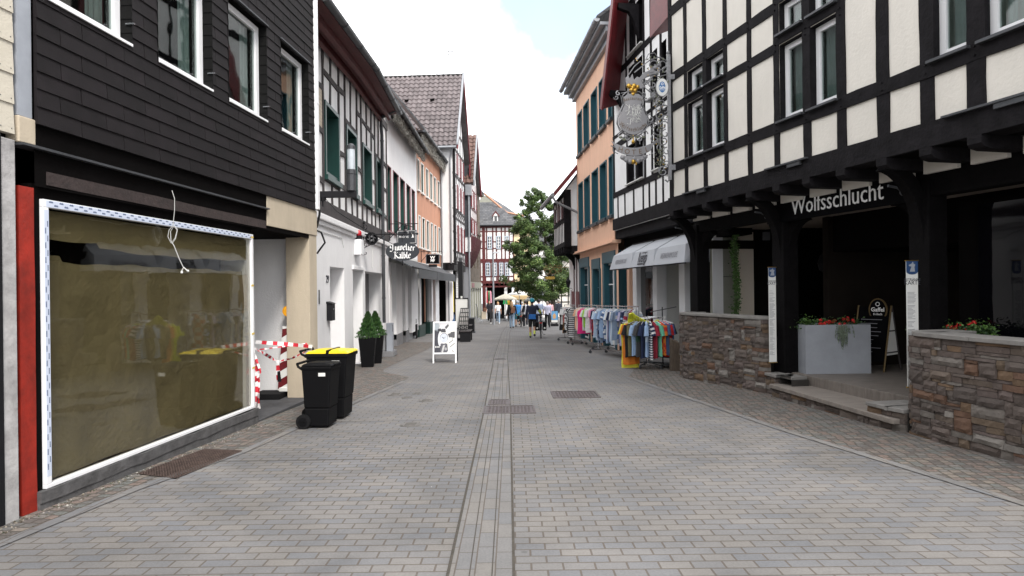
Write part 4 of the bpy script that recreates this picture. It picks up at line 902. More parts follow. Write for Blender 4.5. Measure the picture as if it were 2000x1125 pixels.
# dark awning over both shop fronts
t = thing('shop_awning', 'dark grey awning over the two shop fronts under the hanging signs', 'awning', (-4.2, 23.6, gz(23.6))); ox, oy, oz = t.location; m_ = MB()
def A_(x, y, z): return (x-ox, y-oy, z-oz)
ys = [22.9, 29.6, 37.6]; 
for i, (a0, a1) in enumerate(((22.95, 30.2), (30.35, 37.7))):
    xb0, xf0, xb1, xf1 = -4.48, -3.55, -4.48 if i == 0 else -4.3, -3.55 if i == 0 else -3.35
    m_.add([A_(xb0, a0, 2.98), A_(xb1, a1, 2.98), A_(xf1, a1, 2.50), A_(xf0, a0, 2.50), A_(xb0, a0, 2.94), A_(xb1, a1, 2.94), A_(xf1, a1, 2.46), A_(xf0, a0, 2.46)], [(0, 1, 2, 3), (4, 7, 6, 5), (0, 4, 5, 1), (2, 6, 7, 3), (1, 5, 6, 2), (0, 3, 7, 4)])
m_.each('canopy', 'awning_dark', t)
m_ = MB()
for i, (a0, a1) in enumerate(((24.4, 30.2), (30.35, 37.7))):
    xf0, xf1 = -3.55, -3.55 if i == 0 else -3.35
    m_.prism([A_(xf0, a0, 2.5), A_(xf1, a1, 2.5), A_(xf1, a1, 2.12), A_(xf0, a0, 2.12)], (.02, 0, 0))
m_.each('valance', 'awning_dark', t)
m_ = MB(); m_.box(-.28, .66, -.8, .2, .47+2.48, .47+2.54) if False else None
m_.tube([A_(-3.55, 22.95, 2.5), A_(-3.55, 37.7, 2.5)], .03, 6); m_.build('front_rail', 'iron', t)
# topiary in square black planter
p = gp(806, 661); t = thing('planter', 'square black planter with a metal badge by the shop window', 'planter', p, R(3))
m_ = MB(); m_.box(-.22, .22, -.22, .22, .14, .66)
for x in (-.19, .19):
    for y in (-.19, .19): m_.box(x-.02, x+.02, y-.02, y+.02, 0, .14)
m_.build('pot', 'iron', t, bevel=.01); m_ = MB(); m_.box(-.03, .03, -.226, -.22, .42, .48); m_.build('badge', 'steel', t)
t = thing('topiary', 'dark round clipped bush in the square black planter', 'bush', p+Vector((0, 0, .66))); m_ = MB()
for i in range(1500):
    d = Vector((rnd.gauss(0, 1), rnd.gauss(0, 1), rnd.gauss(0, 1))).normalized(); q_ = Vector((0, 0, .15))+d*.175*rnd.uniform(.75, 1.1); s_ = Vector((rnd.random()-.5, rnd.random()-.5, rnd.random()-.5)).normalized()*.02; n_ = d.cross(s_).normalized()*.02; g = rnd.uniform(.5, 1.5); m_.col = (.012*g, .026*g, .010*g)
    m_.quad(q_-s_, q_-n_, q_+s_, q_+n_)
m_.build('foliage', 'leaf', t)
# ---- hanging signs
def nibtext(mb, glyphs, x, z, h, Mx, nib=.16, t=.006):
    NV = Vector((math.cos(R(38)), math.sin(R(38))))*nib*h/2
    for g in glyphs:
        wd, strokes = BL[g]
        for st in strokes:
            for p, q_ in zip(st, st[1:]):
                p = Vector(p)*h+Vector((x, z)); q2 = Vector(q_)*h+Vector((x, z))
                pts = [p-NV, p+NV, q2+NV, q2-NV]
                a = (pts[1]-pts[0]).cross(pts[2]-pts[1]) if False else 0
                mb.prism([Mx @ Vector((c.x, c.y, 0)) for c in pts], (Mx.to_3x3() @ Vector((0, 0, t))))
        x += wd*h
    return x
BL = {'J': (.75, [[(.05, .88), (.25, 1.0), (.62, .92)], [(.48, .95), (.50, .2), (.30, -.08), (.05, .0)], [(.12, .82), (.10, .55), (.28, .45)]]),
      'K': (.80, [[(.05, .85), (.2, 1.0), (.42, .9)], [(.28, .95), (.28, .1), (.08, .0)], [(.30, .5), (.62, .85), (.68, .95)], [(.36, .5), (.62, .22), (.78, .02)], [(.10, .05), (.42, .02)]]),
      'u': (.48, [[(.08, .62), (.08, .12), (.2, .02), (.36, .12)], [(.36, .64), (.36, .10), (.46, .02)]]),
      'w': (.66, [[(.08, .64), (.08, .12), (.2, .02), (.32, .12)], [(.32, .64), (.32, .12), (.44, .02), (.58, .14), (.58, .6), (.50, .66)]]),
      'e': (.42, [[(.32, .38), (.36, .56), (.24, .66), (.08, .54), (.08, .12), (.22, .02), (.38, .10)], [(.12, .32), (.34, .42)]]),
      'l': (.28, [[(.10, .98), (.10, .12), (.22, .02)]]),
      'i': (.28, [[(.05, .56), (.12, .64), (.12, .12), (.24, .02)], [(.10, .82), (.16, .88)]]),
      'r': (.38, [[(.05, .56), (.12, .64), (.12, .04), (.04, .0)], [(.14, .50), (.28, .64), (.36, .56)]]),
      'a': (.46, [[(.10, .60), (.26, .66), (.34, .54), (.34, .10), (.44, .02)], [(.34, .36), (.10, .26), (.08, .10), (.18, .02), (.32, .12)], [(.10, .84), (.12, .88)], [(.30, .84), (.32, .88)]]),
      'b': (.44, [[(.10, .98), (.10, .12), (.22, .02), (.36, .14), (.36, .50), (.24, .62), (.12, .5)]])}
def shape(mb, pts2, Mx, t): mb.prism([Mx @ Vector((p[0], p[1], 0)) for p in pts2], Mx.to_3x3() @ Vector((0, 0, t)))
def ell(cx, cz, a, b, n=36): return [(cx+a*math.cos(2*PI*i/n), cz+b*math.sin(2*PI*i/n)) for i in range(n)]
FACE = lambda x, y, z: TM((x, y, z), (1, 0, 0), (0, 0, 1))      # plane facing the camera side of the street (normal -Y)
def scroll(mb, x, z, r, a0, a1, y=0, t=.008, r1=.2): mb.tube(spiral(x, z, r, r*r1, a0, a1, 20, y), t, 5)
# jeweller's oval sign
Y_ = 18.1; c0 = at(786, 491, Y_); z_b = at(786, 457, Y_).z; wx = W2.P(W2.S(Y_), 0, 0).x
t = thing('jeweller_sign', 'black oval sign reading Juwelier Kälble in white blackletter', 'sign', (c0.x, Y_, c0.z))
m_ = MB(); shape(m_, ell(0, 0, .475, .265), FACE(0, .02, 0), .03); pl = m_.build('panel', 'sign_slate', t)
m_ = MB()
xx = -.365
glx = [('J', .0), ('u', .0)]
cx = -.36; word = 'Juwelier'; tot = sum(BL[g][0] for g in word)*.185
for g in word:
    wd = BL[g][0]*.185; mid = cx+wd/2; dz = .045-.26*mid*mid-(.0); nibtext(m_, g, cx, dz-.01, .185, FACE(0, -.012, 0), .17, -.004); cx += wd*.72/tot
cx = -.26
for g in 'Kalble':
    wd = BL[g][0]*.185; mid = cx+wd/2; nibtext(m_, g, cx, -.20+.16*mid*mid, .185, FACE(0, -.012, 0), .17, -.004); cx += wd
m_.build('lettering', 'white_ink', pl)
m_ = MB(); dz = z_b-c0.z; m_.tube([(wx-c0.x, 0, dz), (.42, 0, dz)], .018, 6); m_.tube([(0, 0, dz), (0, 0, .26)], .010, 6); m_.ball((.43, 0, dz), .03)
lx = wx-c0.x+.05; m_.tube([(lx, 0, dz+.30), (lx, 0, dz-.52)], .016, 6); m_.tube([(lx+.03, 0, dz-.38), (lx+.35, 0, dz-.22), (lx+.62, 0, dz-.02)], .010, 6)
scroll(m_, lx+.06, dz-.52, .07, 180, 440); scroll(m_, lx+.08, dz-.30, .07, 0, 400); scroll(m_, lx+.05, dz+.22, .08, -90, 300); scroll(m_, lx+.12, dz+.1, .06, 90, 400); m_.ball((lx+.02, 0, dz+.33), .045)
m_.tube([(0, 0, -.26), (0, 0, -.40)], .02, 6); br = m_.build('bracket', 'iron', t)
m_ = MB(); cxx = lx+.24; czz = dz-.12; m_.tube([(cxx+.165*math.cos(R(a)), 0, czz+.165*math.sin(R(a))) for a in range(0, 361, 15)], .02, 6)
m_.build('emblem_ring', 'iron', br)
m_ = MB(); shape(m_, ell(cxx, czz, .15, .15), FACE(0, .012, 0), .02); m_.build('emblem_disc', 'sign_black', br)
m_ = MB()
for a in range(0, 360, 60): scroll(m_, cxx+.07*math.cos(R(a)), czz+.07*math.sin(R(a)), .04, a, a+330, -.02, .009)
m_.ball((cxx, -.02, czz+.05), .03); m_.ball((cxx, -.02, czz-.06), .035); m_.build('emblem', 'grey_iron', br)
# slate restaurant sign behind
Y_ = 23.6; c0 = at(794, 463, Y_); t = thing('slate_sign', 'square slate-grey hanging sign with faint white lettering behind the oval sign', 'sign', (c0.x, Y_, c0.z))
m_ = MB(); m_.box(-.37, .37, 0, .03, -.26, .26); pl = m_.build('panel', 'sign_slate', t)
m_ = MB()
for b_ in ((-.33, .06, .215, .225), (.06, .33, .225, .235), (.32, .33, -.22, .235), (.055, .065, .13, .235), (-.33, -.32, -.2, .225), (.0, .33, -.225, -.215)): m_.box(b_[0], b_[1], -.004, 0, b_[2], b_[3])
m_.text('PHO VE', .105, FACE(-.10, -.003, -.03), .003); shape(m_, [(.17, -.02), (.28, -.02), (.26, .0), (.245, .10), (.21, .145), (.17, .15), (.20, .12), (.215, .05), (.20, .0)], FACE(0, -.002, 0), -.004)
m_.build('lettering', 'white_ink', pl)
m_ = MB(); zt = at(794, 437, Y_).z-c0.z; m_.tube([(-4.5-c0.x, 0, zt), (.40, 0, zt), (.42, 0, zt)], .016, 6); m_.tube([(-4.5-c0.x, 0, zt-.55), (-4.5-c0.x+.5, 0, zt-.02)], .016, 6); m_.tube([(-4.48-c0.x, 0, zt+.3), (-4.48-c0.x, 0, zt-.62)], .016, 6)
for x in (-.3, .3): m_.tube([(x, 0, .25), (x, 0, zt)], .008, 5)
m_.tube([(-.45, 0, zt+.12), (.22, 0, zt-.12)], .018, 6); m_.build('bracket', 'iron', t)
m_ = MB(); m_.M = Matrix.Translation((-.02, -.1, zt-.15)); m_.lathe([(.03, .10), (.05, .08), (.06, -.04), (.07, -.07)], n=12); m_.build('spotlight', 'iron', t)
# square cutlery-shop sign
Y_ = 31.5; c0 = at(845, 506, Y_); t = thing('square_sign', 'small square black sign with white letters WMF on the orange house', 'sign', (c0.x, Y_, c0.z))
m_ = MB(); m_.box(-.34, .34, 0, .08, -.24, .24); pl = m_.build('panel', 'sign_black', t)
m_ = MB(); 
for b_ in ((-.34, .34, .215, .24), (-.34, .34, -.24, -.215), (-.34, -.315, -.215, .215), (.315, .34, -.215, .215)): m_.box(b_[0], b_[1], -.008, 0, b_[2], b_[3])
m_.build('border', 'zinc', pl); m_ = MB(); m_.text('W', .20, FACE(0, -.003, .01), .004, 1.1, bold=.006); m_.text('MF', .20, FACE(0, -.003, -.14), .004, .85, bold=.006); m_.build('lettering', 'white_ink', pl)
m_ = MB(); zt = .38; wx = W4.c+W4.m*Y_-c0.x; m_.tube([(wx, 0, zt), (.45, 0, zt)], .016, 6); m_.tube([(wx, 0, zt-.5), (wx+.45, 0, zt)], .014, 6); m_.tube([(0, 0, .24), (0, 0, zt)], .012, 5); m_.tube([(wx+.02, 0, zt+.2), (wx+.02, 0, zt-.55)], .014, 5); m_.build('bracket', 'iron', t)
m_ = MB(); m_.box(-.05, .05, -.03, .03, .25, .36); m_.build('lamp', 'off_white', t); m_ = MB(); m_.box(-.2, .2, -.0, .2, -.38, -.26); m_.build('floodlight', 'iron', t)

# ---- tall gabled house with red shutters and a tiled roof
W5 = Wall(-5.73, .06, 38.0, 43.1, -1)
r5 = W5.root('gabled_house', 'tall white gabled house with red shutters and a dark tiled roof', 'house')
ez, ap = 10.35, 15.0; mid = W5.L/2
m_ = MB(); jet = 3.25
m_.prism([(0, 0, jet), (W5.L, 0, jet), (W5.L, 0, ez), (mid, 0, ap), (0, 0, ez)], (0, 11, 0)); m_.build('upper_storeys', 'white_plaster', r5)
m_ = MB(); m_.box(.1, W5.L-.02, .5, 11, -1, jet); m_.build('core', 'dark_interior', r5)
m_ = MB(); m_.box(-.02, W5.L, -.03, .5, jet-.45, jet); m_.box(-.02, .1, .3, 11, jet-.4, jet-.01); m_.build('jetty_beam', 'iron', r5)
m_ = MB()
for z in (3.35, 3.95, 5.1, 6.0, 6.5, 7.7, 8.6, 10.2, 11.4, 12.6): 
    a_ = 0 if z < ez else (z-ez)/(ap-ez)*mid; beam(m_, W5, a_, z, W5.L-a_, z, .14, -.02, .03, .1)
for k in range(8):
    s = .1+k*(W5.L-.2)/7; zt = ez+(1-abs(s-mid)/mid)*(ap-ez); beam(m_, W5, s, 3.3, s, zt-.1, .13, -.02, .025, .1, .8)
for k in range(7):
    s = .1+k*(W5.L-.2)/7; beam(m_, W5, s, 6.0, s+.65, 6.5, .09, -.02, .02, .1); beam(m_, W5, s+.65, 3.35, s, 3.95, .09, -.02, .02, .1)
m_.build('timber_frame', 'old_timber', r5)
for z0, z1 in ((4.0, 5.6), (6.6, 8.1), (8.75, 10.0)):
    for s in (.55, 2.0, 3.45):
        f = window(W5, r5, s, s+.75, z0, z1, .05, 'white_pvc', 'dark_glass', mull=1, trans=(.5,))
        q = MB(); W5.box(q, s-.36, s-.02, .03, .09, z0, z1); W5.box(q, s+.77, s+1.10, .03, .09, z0, z1); q.each('shutter', 'red_paint', f)
TR = brickmat('roof_tiles', (.125, .110, .115), (.165, .145, .145), (.045, .04, .04), .30, .42, .022, sx='XZ', offset=0, patch=.1)
def tiled_roof(parent, y_front, y_back, s0, s1, sm, z0, z1, name='roof', over=.35, nrow=12, m='tile_clay'):
    # near slope (low s side) and far slope, tiles modelled as stepped rows
    mb = MB()
    for sgn, (sa, sb) in enumerate(((s0, sm), (s1, sm))):
        L_ = (y_back-y_front)
        for i in range(nrow):
            f0, f1 = i/nrow, (i+1)/nrow
            A_s, B_s = sa+(sb-sa)*f0, sa+(sb-sa)*f1; A_z, B_z = z0+(z1-z0)*f0, z0+(z1-z0)*f1
            n = int(L_/.30); dn = -1 if sgn == 0 else 1
            for k in range(n):
                ya, yb = y_front+L_*k/n, y_front+L_*(k+1)/n; ym = (ya+yb)/2; g = rnd.uniform(.8, 1.2); mb.col = (g, g, g)
                mb.add([(A_s+dn*.05, ya, A_z+.03), (A_s+dn*.13, ym, A_z+.09), (A_s+dn*.05, yb, A_z+.03), (B_s, yb, B_z), (B_s+dn*.09, ym, B_z+.06), (B_s, ya, B_z), (A_s, ya, A_z-.02), (A_s, ym, A_z), (A_s, yb, A_z-.02)],
                       [(0, 1, 4, 5), (1, 2, 3, 4), (0, 6, 7, 1), (1, 7, 8, 2)])
    o = mb.build(name, m, parent); q = MB(); q.prism([(s0-.02, y_front, z0-.15), (s0, y_front, z0-.02), (sm, y_front, z1-.02), (s1, y_front, z0-.02), (s1, y_front, z0-.15), (sm, y_front, z1-.2)], (0, y_back-y_front, 0)); q.build('roof_deck', 'old_timber', o)
    return o
mat('tile_clay', (.135, .115, .118), .75, .15, 6, .2, 40, attr=True); mat('tile_brown', (.15, .09, .075), .75, .2, 6, .2, 40, attr=True)
ro = tiled_roof(r5, -.35, 9.5, -.35, W5.L+.35, mid, ez-.25, ap+.2, nrow=17)
m_ = MB(); m_.tube([(mid, -.35, ap+.23), (mid, 9.5, ap+.23)], .09, 8)
for k in range(24): m_.tube([(mid, -.35+k*.41, ap+.23), (mid, -.31+k*.41, ap+.23)], .11, 8)
m_.build('ridge', 'tile_clay', ro)
m_ = MB()
for f, yy in ((.62, 1.4), (.62, 3.0), (.62, 4.7), (.62, 6.4), (.2, 1.8), (.2, 4.6)):
    s = -.35+(mid+.35)*f-.1; z = ez-.25+(ap+.45-ez)*f+.06; m_.box(s-.08, s+.08, yy-.12, yy+.12, z-.03, z+.08)
m_.each('roof_vent', 'dark_interior', ro)
m_ = MB(); 
for sg, (sa, sb) in enumerate(((-.45, mid), (W5.L+.45, mid))):
    m_.prism([(sa, -.42, ez-.45), (sb, -.42, ap+.02), (sb, -.42, ap+.38), (sa, -.42, ez-.12)], (0, .08, 0))
m_.box(W5.L+.05, W5.L+.45, -.42, -.34, ez-1.1, ez-.3); m_.build('bargeboard', 'red_paint', r5)
m_ = MB(); m_.prism([(-.47, -.44, ez-.2), (mid, -.44, ap+.3), (mid, -.44, ap+.42), (-.47, -.44, ez-.08)], (0, .12, 0)); m_.prism([(mid, -.40, ap+.3), (mid+.06, -.40, ap+.3), (mid+.02, -.38, ap+.9)], (0, .04, 0)); m_.build('verge_flashing', 'zinc', r5)
m_ = MB(); m_.tube([(-.40, -.3, ez-.32), (-.40, 9.5, ez-.32)], .09, 8); m_.tube([(-.3, -.02, ez-.35), (-.12, .12, ez-.9), (-.12, .12, 3.2)], .05, 8); m_.build('gutter', 'zinc', r5)
m_ = MB(); m_.tube([(-.06, -.12, ez-.3), (-.06, -.12, 3.1)], .07, 8); m_.build('downpipe', 'iron', r5)
t = thing('weather_vane', 'thin rod with a small square flag above the tiled ridge', 'weather vane', W5.P(mid, -.6, ap+.3)); m_ = MB(); m_.tube([(0, 0, 0), (0, 0, 1.5)], .025, 5); m_.build('rod', 'iron', t)
m_ = MB(); m_.box(0, .36, -.01, .01, 1.42, 1.46); m_.box(0, .36, -.01, .01, 1.24, 1.27); m_.box(.05, .08, -.01, .01, 1.27, 1.42); m_.box(.26, .29, -.01, .01, 1.27, 1.42); m_.box(.36, .5, -.01, .01, 1.33, 1.37); m_.build('vane', 'iron', t)
# doorway area under the gabled house: yellow poster, white rough wall, steps
m_ = MB(); W5.box(m_, .08, .35, -.5, -.1, -.8, 2.8); m_.build('entrance_pier', 'white_plaster', r5)
q0 = at(883, 560, 40.5)
t = thing('poster', 'yellow poster beside the doorway under the gabled house', 'poster', (q0.x-.25, 40.9, .2), 0); m_ = MB(); m_.box(-.32, .32, 0, .03, 0, 2.4); m_.build('sheet', 'yellow_plastic', t)
mat('orange_print', (.6, .22, .01), .5, .1, 3, 0); m_ = MB(); m_.text('B', .6, FACE(.0, -.003, 1.0), .002); m_.build('print', 'orange_print', t)
t = thing('whitewashed_wall', 'rough whitewashed brick wall beside the yellow poster', 'wall', (q0.x+.22, 40.8, gz(40.8))); m_ = MB()
for k in range(26):
    for j in range(3):
        x = j*.16-(.08 if k % 2 else 0); m_.box(max(0, x)+.004, min(.42, x+.15), -.01-rnd.random()*.02, .4, k*.14+.004, k*.14+.132)
m_.build('masonry', 'white_plaster', t)
# ---- narrow slate-sided house with oriel
W6 = Wall(-5.36, .06, 43.4, 47.0, -1)
r6 = W6.root('slate_house', 'narrow gabled house with slate-hung side and red shutters', 'house'); m6 = W6.L/2
m_ = MB(); m_.box(.02, W6.L, 0, 8, 4.2, 8.9); m_.prism([(.02, 0, 8.9), (W6.L, 0, 8.9), (m6, 0, 12.3)], (0, 8, 0)); m_.build('upper_storeys', 'infill_white', r6)
m_ = MB(); m_.box(-.02, .02, -.02, 3.5, 5.2, 10.2); m_.build('slate_cladding', 'slate_side', r6)
m_ = MB(); m_.box(.1, W6.L, .5, 8, -1.2, 4.2); m_.build('ground_storey', 'grey_plaster', r6)
m_ = MB()
for k in range(7):
    s = .08+k*(W6.L-.16)/6; m_.prism([(s, -.0, 5.2), (s, -.35, 5.2), (s, -.3, 4.7), (s, .1, 3.7), (s, .4, 3.2), (s, .5, 3.2), (s, .5, 5.2)], (.14, 0, 0))
m_.each('jetty_bracket', 'maroon_timber', r6)
m_ = MB()
for z in (4.3, 5.3, 6.5, 7.2, 8.5): beam(m_, W6, .02, z, W6.L, z, .13, -.02, .03, .1)
for k in range(6): beam(m_, W6, .1+k*(W6.L-.2)/5, 4.3, .1+k*(W6.L-.2)/5, 9.1, .12, -.02, .025, .1)
m_.build('timber_frame', 'red_timber', r6)
for z0, z1 in ((5.5, 6.4), (7.3, 8.4)):
    for s in (.5, 2.1):
        f = window(W6, r6, s, s+.7, z0, z1, .05, 'white_pvc', 'dark_glass', mull=1); q = MB(); W6.box(q, s-.36, s-.02, .03, .09, z0, z1); W6.box(q, s+.72, s+1.05, .03, .09, z0, z1); q.each('shutter', 'red_paint', f)
tiled_roof(r6, -.3, 8, -.25, W6.L+.25, m6, 8.8, 12.5, nrow=12, m='tile_brown')
m_ = MB(); m_.prism([(W6.L+.3, -.36, 8.5), (m6, -.36, 12.3), (m6, -.36, 12.65), (W6.L+.35, -.36, 8.9)], (0, .08, 0)); m_.build('bargeboard', 'red_paint', r6)
m_ = MB(); m_.prism([(-.35, -.36, 8.6), (m6, -.36, 12.3), (m6, -.36, 12.65), (-.4, -.36, 9.0)], (0, .1, 0)); m_.build('verge_flashing', 'zinc', r6)
m_ = MB(); m_.box(-.3, .0, -.1, .3, 8.0, 8.7); m_.tube([(-.12, .1, 8.1), (-.12, .1, -.6)], .06, 8); m_.build('downpipe', 'zinc', r6)
t = thing('aerial', 'thin television aerial standing above the narrow gabled house', 'aerial', W6.P(m6, -1.5, 12.2)); m_ = MB(); m_.tube([(0, 0, 0), (0, 0, 3.2)], .02, 5); m_.tube([(-.9, 0, 3.3), (1.2, .1, 2.6)], .012, 5); m_.tube([(-.3, 0, 1.6), (.1, 0, 1.6)], .03, 5); m_.build('mast', 'dark_zinc', t)
# ---- brown masonry house
W7 = Wall(-6.5, .07, 47.0, 54.6, -1)
r7 = W7.root('brown_masonry_house', 'brown stone house with tall narrow windows and pale shop front', 'house')
hs = [(1.2, 1.9, 3.3, 5.6), (3.4, 4.1, 3.3, 5.6), (5.5, 6.2, 3.3, 5.6), (1.2, 1.9, 6.9, 8.6), (3.4, 4.1, 6.9, 8.6), (5.5, 6.2, 6.9, 8.6)]
holes_wall(W7, 'upper_wall', 'old_masonry', 0, W7.L, 2.2, 9.6, hs, r7, t=.3)
for h in hs: window(W7, r7, h[0], h[1], h[2], h[3], -.2, 'old_masonry', 'dark_glass', mull=1)
m_ = MB(); W7.box(m_, 0, W7.L, -.1, .12, 6.1, 6.3); W7.box(m_, 0, W7.L+.1, -.2, .35, 9.5, 9.7); m_.build('string_course', 'old_masonry', r7)
m_ = MB(); m_.box(0, W7.L, .32, 9, -1.3, 9.6); m_.build('core', 'old_masonry', r7)
mat('stone_grey_paint', (.24, .24, .20), .7, .1, 3, .1, 30)
m_ = MB(); W7.box(m_, 0, W7.L, -.1, .10, 1.7, 2.2)
for k in range(6): W7.box(m_, k*(W7.L-.3)/5, k*(W7.L-.3)/5+.3, -.1, .08, -1.3, 1.7)
m_.build('shop_front', 'stone_grey_paint', r7)
for k in range(5): window(W7, r7, k*(W7.L-.3)/5+.32, (k+1)*(W7.L-.3)/5-.02, -.6, 1.7, -.02, 'off_white', 'blue_glass')
m_ = MB(); m_.box(1.2, 2.6, -.14, -.05, 1.78, 2.12); m_.build('shop_sign', 'pink_trim', r7)
roof_slope(r7, W7, -.2, W7.L+.2, .4, 9.8, 3.5, 4)
t = thing('stone_steps', 'stone steps with a bent handrail in front of the brown stone house', 'steps', (-2.75, 51.5, gz(51.5))); m_ = MB()
for k in range(3): m_.box(-1.0, .35-k*.22, -.8, .9, k*.17, (k+1)*.17)
m_.build('step', 'concrete', t); m_ = MB(); m_.tube([(.0, -.6, .3), (-.02, -.6, 1.2), (-.1, -.5, 1.45), (-.25, -.5, 1.5), (-.5, -.4, .6)], .035, 6); m_.build('handrail', 'dark_zinc', t)
# ---- street furniture on the left
p = gp(870, 707); t = thing('advert_board', 'white-framed pavement board with a black and white wristwatch poster', 'pavement sign', (p.x, 18.0, gz(18.0)), R(2))
m_ = MB()
tilt = .17
for sg in (-1, 1):
    for x in (-.325, .325): m_.tube([(x, sg*.28, 0), (x, sg*.0, 1.14)], .017, 4) if sg > 0 else None
def AB(x, z, o=0): return (x, -.28*(1-z/1.14)-o, z)
mb = MB()
for (x0, x1, z0, z1) in ((-.33, -.29, 0, 1.14), (.29, .33, 0, 1.14), (-.29, .29, 1.10, 1.14), (-.29, .29, .25, .29)):
    mb.add([AB(x0, z0), AB(x1, z0), AB(x1, z1), AB(x0, z1), AB(x0, z0, .02), AB(x1, z0, .02), AB(x1, z1, .02), AB(x0, z1, .02)], [(0, 1, 2, 3), (4, 7, 6, 5), (0, 4, 5, 1), (1, 5, 6, 2), (2, 6, 7, 3), (3, 7, 4, 0)])
mb.build('frame', 'white_pvc', t)
m_.build('rear_leg', 'dark_zinc', t)
mb = MB(); mb.add([AB(-.29, .29, .006), AB(.29, .29, .006), AB(.29, 1.10, .006), AB(-.29, 1.10, .006), AB(-.29, .29, -.006), AB(.29, .29, -.006), AB(.29, 1.10, -.006), AB(-.29, 1.10, -.006)], [(0, 1, 2, 3), (4, 7, 6, 5), (0, 4, 5, 1), (1, 5, 6, 2), (2, 6, 7, 3), (3, 7, 4, 0)])
po = mb.build('poster', 'off_white', t)
mb = MB(); mb.add([(-.33, .05, .25), (.33, .05, .25), (.33, .0, 1.12), (-.33, .0, 1.12), (-.33, .26, .2), (.33, .26, .2), (.33, .02, 1.12), (-.33, .02, 1.12)], [(4, 5, 6, 7)]); mb.build('back_panel', 'dark_zinc', t)
def pp(pts, col, lay): 
    pm.col = col; pm.add([AB(x*.58-.29, .29+z*.81, .007+lay*.0006) for x, z in pts], [tuple(range(len(pts)))])
pm = MB()
pp([(.0, .0), (.62, .0), (.56, .30), (.30, .55), (.2, .76), (.0, .76)], (.055, .055, .07), 0); pp([(.62, .62), (.98, .70), (.98, .52), (.66, .50)], (.10, .10, .11), 0); pp([(0, .75), (.2, .7), (.28, 1), (0, 1)], (.38, .42, .46), 0)
pp([(.2, 1), (.72, 1), (.55, .74), (.35, .72)], (.68, .67, .70), 1); pp([(.5, .86), (.66, .97), (.7, .9), (.56, .78)], (.12, .12, .13), 2); pp([(.16, .80), (.3, .82), (.36, .72), (.16, .70)], (.05, .05, .06), 2)
pp(ell(.27, .45, .10, .24, 20), (.75, .76, .80), 2)
pp([(.34, .80), (.52, .80), (.56, .68), (.32, .68)], (.07, .07, .08), 3); pp([(.30, .30), (.62, .30), (.66, .05), (.58, .0), (.28, .0)], (.12, .12, .14), 3)
pp(ell(.45, .49, .245, .19, 28), (.82, .82, .84), 4); pp(ell(.46, .50, .20, .165, 28), (.16, .16, .18), 5); pp(ell(.455, .49, .185, .155, 28), (.60, .64, .72), 6)
pp([(.44, .47), (.36, .52), (.37, .53), (.46, .49)], (.02, .02, .02), 7); pp([(.44, .47), (.53, .53), (.54, .52), (.455, .465)], (.02, .02, .02), 7)
pp([(.34, .02), (.42, .24), (.52, .26), (.42, .0)], (.55, .55, .56), 5); pp(ell(.55, .12, .06, .05, 12), (.4, .4, .42), 5)
for x, z, l_, a in ((.78, .66, .2, 5), (.80, .55, .18, -60), (.70, .30, .22, 28), (.74, .16, .28, 30), (.85, .06, .25, -25), (.86, .48, .12, 10)):
    dx, dz = l_*math.cos(R(a)), l_*math.sin(R(a)); x2 = min(.98, x+dx); pp([(x, z), (x2, z+dz), (x2, z+dz+.025), (x, z+.025)], (.06, .06, .07), 3)
pp([(.05, .16), (.09, .16), (.09, .22), (.05, .22)], (.8, .8, .8), 4); pp([(.11, .17), (.26, .17), (.26, .21), (.11, .21)], (.6, .6, .6), 4)
pm.build('print', 'clutter', po)
# benches
def bench(loc, rz, label, L_=1.6):
    t = thing('bench', label, 'bench', loc, rz, 'dark benches beside the display frame'); m_ = MB()
    for k in range(4): m_.box(-L_/2, L_/2, -.23+k*.12, -.13+k*.12, .42, .46)
    m_.build('seat', 'old_timber', t, bevel=.006)
    for x in (-L_/2+.1, L_/2-.1): m_ = MB(); m_.box(x-.05, x+.05, -.22, .22, 0, .42); m_.build('leg', 'iron', t)
p = gp(912, 667); bench((p.x-.05, p.y+.3, gz(p.y)), R(90), 'dark bench with wooden slats just behind the watch board', 1.3)
p = gp(918, 652); bench((p.x-.15, p.y+.5, gz(p.y)), R(90), 'dark bench farther from the watch board, past the display frame', 1.5)
p = at(902, 625, 28); t = thing('display_frame', 'black framed white display board standing behind the watch board', 'display board', (p.x, 28, gz(28)), R(4))
m_ = MB()
for b_ in ((-.30, -.26, .1, 1.85), (.26, .30, .1, 1.85), (-.26, .26, 1.81, 1.85), (-.26, .26, .5, .54)): m_.box(b_[0], b_[1], -.03, .03, b_[2], b_[3])
m_.build('frame', 'iron', t); m_ = MB(); m_.box(-.26, .26, -.01, .01, .54, 1.81); m_.build('panel', 'off_white', t); m_ = MB(); m_.box(-.4, .4, -.25, .25, 0, .1); m_.build('foot', 'iron', t)
m_ = MB(); m_.box(-.04, .04, -.04, .04, 1.83, 1.93); m_.build('clip', 'off_white', t)
t = thing('blanket', 'black and white checked throw hanging on the display frame', 'blanket', (p.x+.12, 27.9, gz(28)), R(4)); m_ = MB()
nx, nzz = 14, 22
def bl(i, j): f = j/nzz; return (-.16-.12*f*(1)+(.36+.05*f)*i/nx, -.04-.10*math.sin(f*2.8)-.02*math.sin(i*1.3+f*4), 1.42-1.0*f)
for i in range(nx):
    for j in range(nzz):
        dk = (i % 3 == 0) or (j % 4 == 0); m_.col = (.04, .04, .045) if dk or (j > 15 and (i+j) % 2) else (.45, .44, .43); m_.quad(bl(i, j), bl(i+1, j), bl(i+1, j+1), bl(i, j+1))
m_.build('cloth', 'clutter', t)
p = at(900, 590, 33); t = thing('dark_post', 'thick dark steel post behind the display board', 'post', (p.x, 33, gz(33)))
